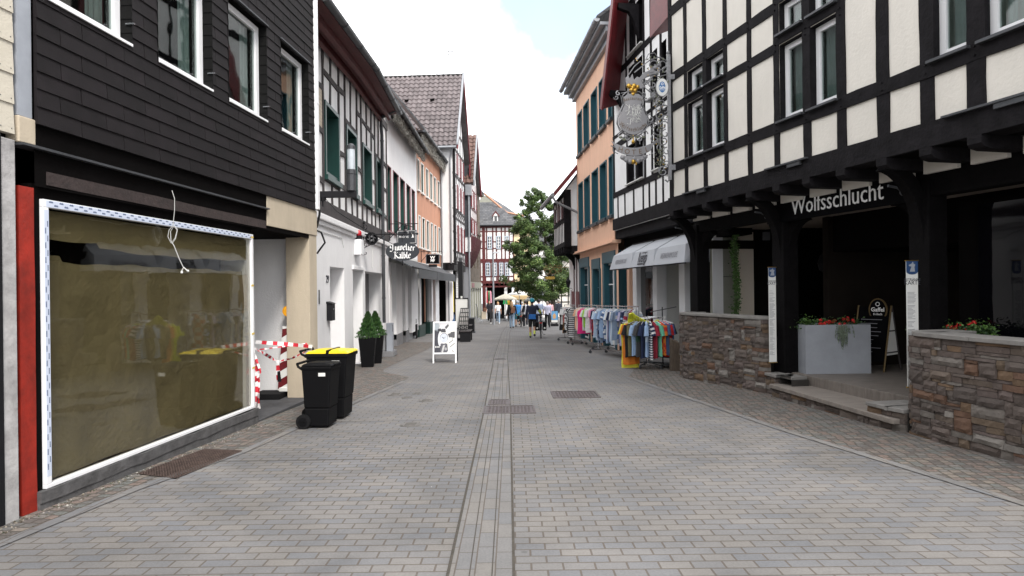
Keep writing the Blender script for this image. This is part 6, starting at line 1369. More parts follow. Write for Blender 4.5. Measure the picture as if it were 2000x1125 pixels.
m_ = MB(); up_ = (.34, 0, .10)
m_.prism([BL_, BT_, IT_, IL_], up_)
m_.prism([(BL_[0], BL_[1]+.04, BL_[2]-.04), (BL_[0]+.20, BL_[1]+.04, BL_[2]+.12), (BT_[0]+.20, BT_[1]+.04, BT_[2]+.12), (BT_[0], BT_[1]+.04, BT_[2]-.04)], (0, -.05, 0))
m_.build('bargeboard', 'red_paint', r3r)
m_ = MB()
for uu, vv in ((1199, 188), (1222, 20)):
    bs_, bz_ = W3r.px(uu, vv, .35); m_.prism([(bs_, .62, bz_), (bs_, .62, bz_+.14), (bs_, 0, bz_+.14), (bs_, 0, bz_-.85), (bs_, .16, bz_-.35), (bs_, .3, bz_-.1)], (-.16, 0, 0))
m_.each('bracket', 'black_timber', r3r)
# red hood over the balcony windows near the corner
s_a, z_a = W3r.px(1269, 74, .75); m_ = MB()
m_.add([(s_a, 0, z_a+.30), (s_a, .75, z_a), (s_a-2.6, .75, z_a+.1), (s_a-2.6, 0, z_a+.30), (s_a-.55, 0, z_a+2.4), (s_a-.45, .85, z_a+2.3), (s_a-2.6, .85, z_a+2.3), (s_a-2.6, 0, z_a+2.4)], [(0, 1, 2, 3), (4, 7, 6, 5), (0, 4, 5, 1), (1, 5, 6, 2), (0, 3, 7, 4)]); m_.build('hood', 'red_paint', r3r)
m_ = MB(); W3r.box(m_, wins[6][0]-.1, wins[5][1]+.1, .20, .23, wins[5][2]+.42, wins[5][2]+.46); W3r.box(m_, wins[6][0]-.1, wins[5][1]+.1, .04, .18, wins[5][2]-.07, wins[5][2]-.02); m_.each('rail', 'grey_iron', r3r)
# shop front under the awning
def SB(mb, u0, u1, z0, z1, o0, o1, v=560): sa, sb = W3r.px(u1, v, o1)[0], W3r.px(u0, v, o1)[0]; W3r.box(mb, sa, sb, o0, o1, z0, z1)
m_ = MB()
for u0, u1 in ((1236, 1243), (1275, 1283), (1326, 1337)): SB(m_, u0, u1, -.5, 2.75, -.75, -.45)
SB(m_, 1236, 1283, 2.55, 2.8, -.75, -.46); SB(m_, 1299, 1337, 2.5, 2.8, -.75, -.46); SB(m_, 1236, 1283, -.5, .05, -.75, -.46)
SB(m_, 1299, 1304, -.5, 2.55, -1.3, -1.15); m_.build('shop_front', 'white_pvc', r3r)
m_ = MB(); SB(m_, 1284, 1340, -.5, 2.8, -1.35, -1.31); SB(m_, 1283, 1284.5, -.5, 2.8, -1.3, -.5); m_.each('entrance_wall', 'off_white', r3r)
f = MB(); SB(f, 1243, 1275, .05, 2.55, -.62, -.60); f.build('shop_pane', 'dark_glass', r3r)
f = MB(); SB(f, 1310, 1325, -.4, 2.4, -1.34, -1.29); f.build('doorway', 'brown_interior', r3r)
f = MB(); SB(f, 1338, 1362, .6, 2.5, -.62, -.60); f.build('shop_pane', 'blue_glass', r3r)
m_ = MB(); SB(m_, 1338, 1350, -.4, .6, -.8, -.5); m_.build('stall_riser', 'off_white', r3r)
m_ = MB(); SB(m_, 1213, 1235, -.5, 3.2, -.9, -.7); W3r.box(m_, 0, W3r.L, -.8, -.35, 2.82, 3.28); W3r.box(m_, 0, W3r.L, -3, -1.36, -.5, 3.3); m_.each('recess_back', 'dark_interior', r3r)
m_ = MB(); sp = W3r.px(1224, 560, -.6)[0]; m_.tube([(sp, W3r.y(-.6), 3.2), (sp, W3r.y(-.6), -.4)], .07, 10); m_.build('downpipe', 'iron', r3r)
m_ = MB(); W3r.box(m_, W3r.L-.28, W3r.L-.05, -.6, -.4, -.5, 3.2); m_.build('corner_pier', 'peach_plaster', r3r)
# awning in three scalloped bays
g0_ = [W3r.px(u, 510, .35)[0] for u in (1195, 1236, 1280, 1341)]
t = thing('shop_awning', 'light grey three-bay awning lettered Koenigs and Herrenmode', 'awning', W3r.P(g0_[3], 0, 2.25), W3r.ang); zo = t.location.z; base_s = g0_[3]
frm = MB()
for i in range(3):
    sa, sb = g0_[i+1]-base_s+.01, g0_[i]-base_s-.01; m_ = MB(); fl = .10
    zl = 2.25-zo; zv = 2.68-zo; ztp = 3.02-zo; of_, ov, ot = .42, .32, -.30
    vs = [(sa-.03, of_, zl), (sb+.03, of_, zl), (sb-.10, ov, zv), (sa+.10, ov, zv), (sa+.10, ot, ztp), (sb-.10, ot, ztp), (sa-.03, ot+.1, zl), (sb+.03, ot+.1, zl)]
    vs = [(x, W3r.y(o), z) for x, o, z in vs]
    m_.add(vs, [(0, 1, 2, 3), (3, 2, 5, 4), (0, 3, 4, 6), (1, 7, 5, 2)])
    o_ = m_.build('awning_bay', 'awning_grey', t)
    mo = o_.modifiers.new('thick', 'SOLIDIFY'); mo.thickness = .015
    q = MB(); sc_ = (sa+sb)/2
    MX = TM((sc_, W3r.y((of_+ov)/2+.012), (zl+zv)/2), (-1, 0, 0), (0, W3r.y(ov-of_), zv-zl)); 
    if i != 1: q.text('HERRENMODE', .20, MX @ Matrix.Translation((0, -.07, .004)), .002, .68, track=1.25)
    else:
        q.text('Koenigs', .42, MX @ Matrix.Translation((0, -.10, .004)), .002, .50, bold=.004, shear=.08)
        q.M = MX; q.box(-.10, .30, .155, .175, .003, .006); q.box(-.32, .12, -.165, -.125, .003, .006); q.M = None
        q.text('26', .10, MX @ Matrix.Translation((.22, -.17, .004)), .002, .8)
    q.build('lettering', 'grey_ink' if i != 1 else 'ink', o_)
m_ = MB(); W3r.box(m_, g0_[3]-base_s, g0_[0]-base_s, .36, .40, 2.22-zo, 2.25-zo); W3r.box(m_, g0_[3]-base_s+.1, g0_[0]-base_s-.1, -.4, -.30, 3.0-zo, 3.06-zo); m_.build('frame', 'iron', t)
# ---- large cream half-timbered hotel with the porch
W1r = Wall(6.86, -.24, 2.6, 14.0, 1); k1 = W1r.k
h1r = W1r.root('half_timbered_hotel', 'large cream and black half-timbered hotel over a dark open porch', 'hotel')
XS = lambda u, v=200: W1r.px(u, v)[0]
pu = [(1312, 200), (1340, 200), (1377, 180), (1418, 160), (1464, 140), (1517, 120), (1576, 100), (1644, 130), (1725, 120), (1811, 90), (1907, 60)]
ps = [XS(u, v) for u, v in pu]; ps += [ps[-1]-.78, ps[-1]-1.56, ps[-1]-2.4]
ps = [p for p in ps if p > .1]
zS, zM, zT, zU, zV = 4.26, 5.55, 6.22, 7.65, 8.9    # rails
wn_ = []   # windows between posts (index pairs)
def bay(i): return ps[i+1]+.07, ps[i]-.07
for i in (1, 2): a_, b_ = bay(i); wn_ += [(a_, b_, zS+.09, zM-.09), (a_, b_, zM+.09, zT-.10)]
for i in (5, 6): a_, b_ = bay(i); wn_ += [(a_, b_, zS+.09, zM+.02), (a_, b_, zM+.20, zT+.02)]
for i in (9, 10): a_, b_ = bay(i); wn_ += [(a_, b_, zS+.09, 5.9)]
if len(ps) > 12: a_, b_ = bay(11); wn_ += [(a_, b_, zS+.09, 5.9)]
holes_wall(W1r, 'upper_wall', 'cream_plaster', 0, W1r.L, 3.55, 9.5, wn_, h1r, t=.26, rev='black_timber')
for h in wn_:
    small = h[3]-h[2] < .8
    f = window(W1r, h1r, h[0]+.005, h[1]-.005, h[2]+.01, h[3]-.005, -.10, 'white_pvc', 'window_glass', fw=.085, curtain=2 if h[0] > 4 else 1)
    q = MB(); W1r.box(q, h[0]-.02, h[1]+.02, -.02, .085, h[2]-.045, h[2]-.012); q.build('sill', 'dark_zinc', f)
    if not small:
        q = MB(); n = 9
        for i in range(n): x = h[0]+.1+(h[1]-h[0]-.2)*i/n; q.quad((x, W1r.y(-.125), h[2]+.1), (x+(h[1]-h[0]-.2)/n*.5, W1r.y(-.120), h[2]+.1), (x+(h[1]-h[0]-.2)/n*.5, W1r.y(-.120), h[3]-.1), (x, W1r.y(-.125), h[3]-.1))
m_ = MB(); pg = MB()
for i, s in enumerate(ps):
    w_ = (.10, .12, .14, .12, .12, .13, .17, .17, .20, .20, .22, .2, .2, .2)[min(i, 13)]
    beam(m_, W1r, s, 3.62, s+rnd.uniform(-.015, .015), 9.5, w_, -.05, .018, .07, .3)
    for z in (zS, zM, zT, zU):
        for dz in (-.05, .05): pg.tube([(s+rnd.uniform(-.02, .02), W1r.y(.01), z+dz), (s, W1r.y(.045), z+dz)], .012, 6)
beam(m_, W1r, 0, zS-.02, W1r.L, zS, .19, -.05, .026, .07, .3)
for i in range(len(ps)-1):
    a_, b_ = ps[i+1], ps[i]
    if i < 7:
        beam(m_, W1r, a_, zM+(.11 if i in (5, 6) else 0), b_, zM+(.11 if i in (5, 6) else 0), .16, -.05, .022, .08, .25)
        beam(m_, W1r, a_, zT+(.12 if i in (5, 6) else 0), b_, zT+(.12 if i in (5, 6) else 0), .18, -.05, .022, .08, .25)
    if i >= 9: beam(m_, W1r, a_, 6.0, b_, 6.0, .18, -.05, .022, .08, .25)
beam(m_, W1r, 0, zU, W1r.L, zU, .2, -.05, .024, .06, .3)
beam(m_, W1r, W1r.L-.05, 3.3, W1r.L-.05, 9.5, .12, -.12, .022, .03, .5)
m_.build('timber_frame', 'black_timber', h1r); pg.build('peg', 'black_timber', h1r)
m_ = MB(); beam(m_, W1r, 0, 3.47, W1r.L+.05, 3.47, .30, -.3, .045, .03, .5); jb = m_.build('jetty_beam', 'black_timber', h1r)
m_ = MB()
for (u0, u1, v) in ((1340, 1392, 368), (1502, 1584, 310), (1850, 2050, 200)):
    sa, sb = XS(u1, v), XS(u0, v); m_.box(sa, sb, W1r.y(.0), W1r.y(.10), 3.60, 3.625); m_.box(sa+.15*(sb-sa), sa+.45*(sb-sa), W1r.y(.05), W1r.y(.085), 3.54, 3.60)
m_.each('flashing', 'dark_zinc', jb)
# joists, cream infill between them, soffit
m_ = MB(); inf = MB()
js = [W1r.L-.1]+[s for s in ps if s > .3]
for s in js:
    pts = [(s-.085, .05, 3.32), (s-.085, .05, 3.23), (s-.085, .01, 3.19), (s-.085, -.08, 3.17), (s-.085, -.60, 3.17), (s-.085, -.60, 3.32)]
    m_.prism([(x, W1r.y(o), z) for x, o, z in pts], (.17, 0, 0))
m_.each('joist_end', 'black_timber', h1r)
for a_, b_ in zip(js[1:], js): inf.box(min(a_, b_)+.09, max(a_, b_)-.09, W1r.y(-.58), W1r.y(-.52), 3.12, 3.31)
inf.each('joist_infill', 'cream_plaster', h1r)
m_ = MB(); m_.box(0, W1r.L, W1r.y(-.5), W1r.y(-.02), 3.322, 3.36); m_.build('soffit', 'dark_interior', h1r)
OP = -.72
PS = lambda u, v=560, o=OP: W1r.px(u, v, o)[0]
post_s = [PS(1366, 560), PS(1533, 560), PS(1812, 560), PS(1812)-2.9]
m_ = MB()
for s in post_s: m_.box(s-.16, s+.16, W1r.y(OP-.16), W1r.y(OP+.14), -.25, 3.05)
m_.each('porch_post', 'porch_timber', h1r, bevel=.012)
m_ = MB(); W1r.box(m_, post_s[1], W1r.L+.1, OP-.14, OP+.10, 2.88, 3.24); W1r.box(m_, 0, post_s[2], OP-.14, OP+.10, 2.84, 3.24); W1r.box(m_, post_s[2], post_s[1], OP-.14, OP+.09, 2.98, 3.238); m_.each('porch_beam', 'porch_timber', h1r)
m_ = MB()
for s in post_s:     # curved braces out to the jetty
    P1 = []; P2 = []
    for k in range(11):
        f = k/10; a = R(90*f); P1.append((s-.08, W1r.y(OP+.14+.60*(1-math.cos(a))), 2.15+1.03*math.sin(a))); P2.append((s-.08, W1r.y(OP+.04+.56*(1-math.cos(a))), 2.42+.86*math.sin(a)))
    P2 = [(x, y, min(z, 3.28)) for x, y, z in P2]
    m_.prism(P1+[(s-.08, W1r.y(-.10), 3.28)]+P2[::-1], (.16, 0, 0))
for s, sg in ((post_s[1], -1), (post_s[2], 1), (post_s[0], -1)):    # braces along the front
    P1 = []; P2 = []
    for k in range(9):
        f = k/8; a = R(90*f); P1.append((s+sg*(.16+.42*(1-math.cos(a))), W1r.y(OP+.02), 2.3+.5*math.sin(a))); P2.append((s+sg*(.05+.40*(1-math.cos(a))), W1r.y(OP+.02), 2.5+.45*math.sin(a)))
    m_.prism(P1+P2[::-1], (0, W1r.y(-.14), 0))
m_.each('curved_brace', 'porch_timber', h1r)
m_ = MB()
for s in post_s[:3]: m_.tube([(s+.1, W1r.y(-.20), 3.0), (s+.1, W1r.y(-.35), 2.98), (s+.1, W1r.y(-.55), 2.86)], .018, 6); m_.ball((s+.1, W1r.y(-.45), 2.92), .05, n=8, m=6)
m_.each('roller_arm', 'dark_zinc', h1r)
# name beam
m_ = MB(); sA, sB = post_s[2]+.1, post_s[1]+.28; W1r.box(m_, sA, sB, OP+.10, OP+.15, 2.80, 3.22)
nb = m_.build('name_board', 'sign_black', h1r)
m_ = MB(); sc_ = (PS(1545, 418, OP+.15)+PS(1728, 395, OP+.15))/2; m_.text('Wolfsschlucht', .40, W1r.TM(sc_, OP+.155, 2.895), .006, .86, bold=-.002); m_.build('lettering', 'white_ink', nb)
# porch interior
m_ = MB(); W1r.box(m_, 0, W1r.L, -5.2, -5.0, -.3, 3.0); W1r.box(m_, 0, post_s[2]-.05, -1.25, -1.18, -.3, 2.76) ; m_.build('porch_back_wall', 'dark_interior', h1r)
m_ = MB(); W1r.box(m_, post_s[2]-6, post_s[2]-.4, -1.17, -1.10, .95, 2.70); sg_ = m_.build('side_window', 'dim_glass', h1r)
m_ = MB(); W1r.box(m_, 0, W1r.L-.0, -5.0, OP-.15, 2.96, 3.0); m_.build('porch_ceiling', mat('dim_ceiling', (.24, .20, .165), .9, .1, 3, .2), h1r)  # cream ceiling dimmed in its colour to suggest porch shade
m_ = MB(); W1r.box(m_, post_s[2]-.4, post_s[1]+.19, -5.0, -1.9, 2.3, 2.955); m_.build('lobby_shade', 'dark_interior', h1r)  # solid black block added to stand for the unlit porch interior
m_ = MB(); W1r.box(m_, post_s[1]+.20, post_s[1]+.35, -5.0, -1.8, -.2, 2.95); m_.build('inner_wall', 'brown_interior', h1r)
m_ = MB(); W1r.box(m_, 0, W1r.L, -8, -5.2, -.3, 9.4); m_.box(0, W1r.L, W1r.y(-5.2), W1r.y(-.3), 3.37, 9.4); m_.each('core', 'cream_plaster', h1r)
m_ = MB(); m_.add([(-.2, W1r.y(.5), 9.3), (W1r.L, W1r.y(.5), 9.3), (W1r.L, W1r.y(-5), 14), (-.2, W1r.y(-5), 14)], [(0, 1, 2, 3)]); m_.build('roof', 'far_slates', h1r)
# far end of the porch: grey panels, ivy reflection built as leaves, cream pier
eS = W1r.L+.55
def EB(mb, u0, u1, z0, z1, ds=0, th=.12):
    # wall across the porch end, at s = eS
    o0 = None
    Yp = lambda u: None
    def oo(u):
        a, b = ab(u, 520); # ray X=a/F*Y ; find point with local s = eS
        d = Vector((W1r.m, 1, 0))/k1; r = Vector((a/FPX, 1, 0)); L0 = W1r.loc.copy(); L0.z = 0; t_ = (eS+ds+L0.dot(d))/r.dot(d); p = r*t_-L0; n = Vector((-1, W1r.m, 0))/k1; return p.dot(n)
    mb.box(eS+ds, eS+ds+th, oo(u0), oo(u1), z0, z1)
m_ = MB(); EB(m_, 1392, 1396, -.3, 2.9); EB(m_, 1396, 1435, -.3, 1.9, 0); EB(m_, 1396, 1435, 1.912, 2.9, 0); m_.build('panel_pier', 'stone_grey_paint', h1r)
m_ = MB(); EB(m_, 1392, 1412, -.3, 2.95, -.02, .02); m_.build('white_jamb', 'white_plaster', h1r)
m_ = MB(); EB(m_, 1435, 1445, -.3, 2.9, .1); m_.build('ivy_pane', 'dark_glass', h1r)
m_ = MB(); EB(m_, 1445, 1472, -.3, 2.95, -.02, .3); EB(m_, 1472, 1750, -.3, 2.95, .35); m_.each('cream_pier', 'warm_plaster', h1r)
m_ = MB(); EB(m_, 1360, 1500, 2.55, 2.75, -.05, .05); m_.build('roller_blind', 'brown_interior', h1r)
t = thing('notice_plate', 'small grey notice plate on the cream pier inside the porch', 'sign', (0, 0, 0)); q_ = at(1497, 461, 13.6); t.location = q_; m_ = MB(); m_.box(-.08, .08, 0, .01, -.09, .09); m_.build('plate', 'dark_zinc', t)
t = thing('creeper', 'green creeper climbing beside the cream pier in the porch', 'creeper', at(1438, 600, 14.2)); m_ = MB()  # ivy mirrored in the shop glass, built here as solid leaves
for i in range(900):
    z = rnd.uniform(-.3, 1.75); x = rnd.gauss(0, .045)+.03*math.sin(z*4); g = rnd.uniform(.5, 1.6); m_.col = (.05*g, .11*g, .02*g); a = rnd.uniform(0, 6); l_ = rnd.uniform(.015, .04)
    q_ = Vector((x, rnd.uniform(-.05, .05), z)); s_ = Vector((math.cos(a), rnd.uniform(-.5, .5), math.sin(a)*.6))*l_; n_ = Vector((-math.sin(a), .3, math.cos(a)))*l_*.6; m_.quad(q_-s_, q_-n_, q_+s_, q_+n_)
m_.build('foliage', 'leaf', t); m_ = MB(); m_.tube([(0, 0, -.8), (.02, 0, .2), (-.02, 0, 1), (.02, 0, 1.7)], .01, 5); m_.build('stem', 'bark', t)
# porch floor and steps
def slab(name, label, poly, z0, z1, m, cat, over=0):
    c = sum((Vector(p) for p in poly), Vector((0, 0)))/len(poly); t = thing(name, label, cat, (c.x, c.y, z0)); mb = MB(); mb.prism([(p[0]-c.x, p[1]-c.y, 0) for p in poly], (0, 0, z1-z0)); mb.build('slab', m, t, bevel=.008); return t
pf = W1r.P
fl = [(4.86, 11.55), (4.90, 11.2), (5.37, 8.62), (5.5, 7.9), (9.8, 8.2), (9.8, 15.5), (4.35, 15.2), (4.6, 12.5)]
mat('porch_floor', (.15, .13, .115), .55, .3, 3, .15, 50, stretch=(1, 6, 1))
slab('porch_floor', 'grey-brown tiled floor of the porch behind the planter', fl, -.12, .16, 'porch_floor', 'floor')
slab('step', 'lower stone step in front of the porch', [(4.40, 11.0), (4.74, 8.0), (5.6, 8.1), (5.15, 11.2)], -.065, -.0, 'step_stone', 'step')
slab('door_mat', 'dark door mat on the porch floor by the chalkboard', [(6.1, 9.6), (6.5, 8.8), (7.6, 9.0), (7.3, 9.9)], .16, .172, 'rubber', 'mat')
# ---- dry-laid stone walls, every stone modelled
STC = [tuple(x*1.02 for x in c) for c in [(.115, .088, .080), (.095, .078, .073), (.080, .068, .066), (.125, .098, .080), (.13, .092, .060), (.15, .09, .048), (.125, .060, .034), (.15, .14, .13), (.105, .082, .080), (.070, .058, .056), (.105, .085, .082), (.095, .083, .078), (.11, .09, .078), (.085, .07, .066), (.23, .22, .205), (.12, .10, .092), (.10, .08, .075)]]
def stonewall(name, label, path, ztop, capw=.36, closed_end=True, seed=1, plinth=None):
    r = random.Random(seed); c0 = Vector((path[0][0], path[0][1], gz(path[0][1]))); t = thing(name, label, 'wall', c0); P_ = [Vector((p[0], p[1])) for p in path]
    cum = [0]
    for a, b in zip(P_, P_[1:]): cum.append(cum[-1]+(b-a).length)
    def pos(d):
        d = min(max(d, 0), cum[-1]-1e-6)
        for i in range(len(P_)-1):
            if d <= cum[i+1]: q = P_[i].lerp(P_[i+1], (d-cum[i])/(cum[i+1]-cum[i])); tg = (P_[i+1]-P_[i]).normalized(); break
        # smoothed tangent
        return q, Vector((tg.y, -tg.x))*-1
    core = MB()
    n = 24; L_ = cum[-1]; ring = []
    for i in range(n+1):
        q, nn = pos(L_*i/n)
        if nn.x > 0: nn = -nn
        a_ = q-nn*.02; b_ = q-nn*.34; zb = gz(q.y)-.3
        ring.append([Vector((a_.x, a_.y, zb))-c0, Vector((a_.x, a_.y, ztop))-c0, Vector((b_.x, b_.y, ztop))-c0, Vector((b_.x, b_.y, zb))-c0])
    vs = [v for r_ in ring for v in r_]; core.add(vs, [(i*4+k, i*4+(k+1) % 4, (i+1)*4+(k+1) % 4, (i+1)*4+k) for i in range(n) for k in range(4)]+[(0, 1, 2, 3), (n*4+3, n*4+2, n*4+1, n*4)])
    core.build('mortar_core', 'mortar', t)
    st = MB(); H = ztop-min(gz(p.y) for p in P_)+.1; z = ztop; blocks = []; used = []
    U_ = .034; nr = int(H/U_); busy = {}
    for row in range(nr):
        d = 0; segs = []
        while d < L_-.01:
            blk = [b for b in used if b[0] <= d < b[1] and b[2] > row]
            if blk: d = blk[0][1]; continue
            nxt = min([b[0] for b in used if b[0] > d and b[2] > row]+[L_])
            wd = r.choice((.10, .14, .18, .24, .30, .38, .46)); hh = r.choice((1, 1, 1, 2, 2, 2, 3, 3, 4, 5)) if row < nr-3 else r.choice((1, 2))
            if wd < .2 and hh > 3: hh = 3
            if nxt-d-wd < .09: wd = nxt-d
            if d == 0 or d+wd > L_-.05: hh = max(hh, 2)
            used.append((d, d+wd, row+hh)); blocks.append((d, d+wd, row, row+hh)); d += wd
    for (d0, d1, r0_, r1_) in blocks:
        zt_, zb_ = ztop-r0_*U_-.0025, ztop-r1_*U_+.0025; col = r.choice(STC); g = r.uniform(.8, 1.15); mn = (.122, .088, .066); st.col = tuple((c*.68+m__*.32)*g for c, m__ in zip(col, mn))
        nx = max(2, int((d1-d0)/.05)); nz_ = max(1, int((zt_-zb_)/.04)); base = r.uniform(.0, .020); tx = r.uniform(-.03, .03); tz = r.uniform(-.06, .06); vs = []
        for j in range(nz_+1):
            for i in range(nx+1):
                fx, fz = i/nx, j/nz_; dd = d0+.003+(d1-d0-.006)*fx; zz = zb_+(zt_-zb_)*fz; e = min(fx, 1-fx)*nx*.9; ez_ = min(fz, 1-fz)*nz_*1.2+(.35 if nz_ == 1 else 0)
                o_ = base+min(1, e)*min(1, ez_)*.018+r.uniform(-.005, .008)+tx*(fx-.5)+tz*(zz-(zb_+zt_)/2)
                q, nn = pos(dd)
                if nn.x > 0: nn = -nn
                p = q+nn*max(.0, o_); vs.append(Vector((p.x, p.y, zz))-c0)
        m1 = len(vs)
        for j in range(nz_+1):
            for i in range(nx+1):
                fx, fz = i/nx, j/nz_; q, nn = pos(d0+.004+(d1-d0-.008)*fx)
                if nn.x > 0: nn = -nn
                p = q-nn*.03; vs.append(Vector((p.x, p.y, zb_+(zt_-zb_)*fz))-c0)
        W_ = nx+1; fs = [(j*W_+i, j*W_+i+1, (j+1)*W_+i+1, (j+1)*W_+i) for j in range(nz_) for i in range(nx)]
        for i in range(nx): fs += [(i, i+1, m1+i+1, m1+i), (nz_*W_+i, nz_*W_+i+1, m1+nz_*W_+i+1, m1+nz_*W_+i)]
        for j in range(nz_): fs += [(j*W_, (j+1)*W_, m1+(j+1)*W_, m1+j*W_), (j*W_+nx, (j+1)*W_+nx, m1+(j+1)*W_+nx, m1+j*W_+nx)]
        st.add(vs, fs)
    st.build('stone_facing', 'stone_block', t)
    if plinth != 'nocap':
        cp = MB(); seg = 3; ringsn = 12; cuts_ = [0, L_*.3, L_*.62, L_]
        for a_, b_ in zip(cuts_, cuts_[1:]):
            rg = []
            for i in range(7):
                q, nn = pos(a_+.003+(b_-a_-.006)*i/6)
                if nn.x > 0: nn = -nn
                o1_ = q+nn*.045; o2_ = q-nn*capw
                rg.append([Vector((o1_.x, o1_.y, ztop+.001))-c0, Vector((o1_.x, o1_.y, ztop+.05))-c0, Vector((o2_.x, o2_.y, ztop+.05))-c0, Vector((o2_.x, o2_.y, ztop+.001))-c0])
            vs = [v for r_ in rg for v in r_]; cp.add(vs, [(i*4+k, i*4+(k+1) % 4, (i+1)*4+(k+1) % 4, (i+1)*4+k) for i in range(6) for k in range(4)]+[(0, 1, 2, 3), (27, 26, 25, 24)])
        cp.build('cap_slab', 'cap_stone', t, bevel=.006)
    return t
stonewall('stone_wall', 'low slate-stone wall beside the clothes racks, left of the porch steps', [(4.15, 14.25), (3.85, 14.2), (3.66, 14.0), (3.70, 13.5), (4.04, 12.65), (4.30, 11.9), (4.47, 11.38), (4.58, 11.36)], 1.08, seed=3)
stonewall('stone_wall', 'low slate-stone wall at the right edge, right of the porch steps', [(5.55, 8.12), (5.0, 7.98), (4.90, 7.9), (4.93, 7.3), (5.08, 6.5), (5.24, 5.7), (5.42, 4.8), (5.75, 3.2)], 1.06, seed=5)
stonewall('step_wing_wall', 'short low stone block at the left end of the porch steps', [(4.50, 11.36), (4.56, 11.0), (4.90, 11.06)], .10, seed=8, capw=.30)
stonewall('step_wing_wall', 'short low stone block at the right end of the porch steps', [(4.74, 8.55), (4.80, 8.2), (4.88, 7.95)], .08, seed=9, capw=.55)
stonewall('step_riser', 'stone riser under the lower porch step', [(4.45, 10.98), (4.62, 9.6), (4.76, 8.3)], -.066, seed=12, plinth='nocap')
# ---- concrete planter with geraniums
t = thing('planter', 'large pale concrete planter at the porch entrance', 'planter', (5.59, 11.32, .16))
m_ = MB(); a_, b_ = .56, .30
m_.add([(-a_, -b_-.03, 0), (a_, -b_-.03, 0), (a_, b_, 0), (-a_, b_, 0), (-a_, -b_-.03, .84), (a_, -b_-.03, .84), (a_, b_, .84), (-a_, b_, .84), (-a_+.05, -b_+.02, .84), (a_-.05, -b_+.02, .84), (a_-.05, b_-.05, .84), (-a_+.05, b_-.05, .84), (-a_+.05, -b_+.02, .74), (a_-.05, -b_+.02, .74), (a_-.05, b_-.05, .74), (-a_+.05, b_-.05, .74)],
       [(0, 3, 2, 1), (0, 1, 5, 4), (1, 2, 6, 5), (2, 3, 7, 6), (3, 0, 4, 7), (4, 5, 9, 8), (5, 6, 10, 9), (6, 7, 11, 10), (7, 4, 8, 11), (8, 9, 13, 12), (9, 10, 14, 13), (10, 11, 15, 14), (11, 8, 12, 15)]); m_.build('box', 'planter_concrete', t)
m_ = MB(); m_.box(-a_+.05, a_-.05, -b_+.02, b_-.05, .70, .75); m_.build('soil', 'bark', t)
def leaves(mb, c, sp, n, cols, size, flat=.5):
    for i in range(n):
        q = Vector(c)+Vector((rnd.gauss(0, 1)*sp[0], rnd.gauss(0, 1)*sp[1], abs(rnd.gauss(0, 1))*sp[2])); g = rnd.uniform(.5, 1.6); k = rnd.choice(cols); mb.col = (k[0]*g, k[1]*g, k[2]*g)
        s_ = Vector((rnd.gauss(0, 1), rnd.gauss(0, 1), rnd.gauss(0, flat))).normalized()*size*rnd.uniform(.6, 1.3); n_ = s_.cross(Vector((rnd.gauss(0, 1), rnd.gauss(0, 1), rnd.gauss(0, 1)))).normalized()*size*.6; mb.quad(q-s_, q-n_, q+s_, q+n_)
def geranium(loc, w_, label):
    t = thing('geranium', label, 'flowers', loc); m_ = MB()
    for k in range(6): leaves(m_, (-w_/2+w_*k/5, 0, 0), (w_*.07, .07, .07), 160, [(.03, .08, .015), (.05, .11, .02), (.015, .05, .012)], .024)
    leaves(m_, (-w_*.44, -.05, 0), (.07, .07, .09), 260, [(.06, .13, .02)], .022); m_.build('foliage', 'leaf', t)
    m_ = MB()
    for k in range(20):
        c = Vector((rnd.uniform(-w_*.30, w_*.50), rnd.uniform(-.12, .05), rnd.uniform(.06, .17)))
        for i in range(26):
            d = Vector((rnd.gauss(0, 1), rnd.gauss(0, 1), rnd.gauss(0, .7))).normalized()*.028; s_ = d.orthogonal().normalized()*.012; n_ = d.cross(s_).normalized()*.012; g = rnd.uniform(.6, 1.2); m_.col = (.75*g, .02*g, .02*g); m_.quad(c+d-s_, c+d-n_, c+d+s_, c+d+n_)
        m_.col = (.03, .08, .02); m_.tube([c, (c.x, c.y, 0)], .003, 3)
    m_.build('blossom', 'leaf', t); return t
geranium((5.57, 11.30, .93), .95, 'red geraniums filling the pale concrete planter')
t = thing('trailing_plant', 'silvery trailing plant hanging over the front of the planter', 'plant', (5.66, 11.0, .98)); m_ = MB()
for i in range(34):
    x = rnd.gauss(0, .055); L_ = rnd.uniform(.12, .42)*(1-abs(x)*3); y = -rnd.uniform(.02, .05); P_ = [(x*.5, .08, 0), (x, y, .01), (x+rnd.uniform(-.03, .03), y-.01, -L_*.5), (x*1.2, y, -L_)]; m_.col = (.12, .15, .10); m_.tube(P_, .0022, 3)
    for k in range(14):
        f = rnd.random(); q = Vector(P_[1]).lerp(Vector(P_[3]), f); g = rnd.uniform(.7, 1.4); m_.col = (.16*g, .20*g, .15*g); s_ = Vector((rnd.gauss(0, 1), rnd.gauss(0, .6), rnd.gauss(0, 1))).normalized()*.013; n_ = Vector((-s_.z, s_.y, s_.x)); m_.quad(q-s_, q-n_, q+s_, q+n_)
m_.build('foliage', 'leaf', t)
FT = W1r.P(W1r.px(1852, 628, -.86)[0], -.86, .16)
tt = thing('reflected_trough', 'grey trough with red geraniums standing in the dark behind the right stone wall', 'planter', (FT.x, FT.y, .16), W1r.ang); m_ = MB(); m_.box(-.5, .5, -.10, .10, 0, .86); m_.build('box', 'planter_concrete', tt, bevel=.01)  # flowers read as a reflection in the window, built as a solid trough
g_ = geranium((FT.x, FT.y, 1.02), .95, 'red geraniums in the shade behind the right stone wall'); g_.rotation_euler.z = W1r.ang
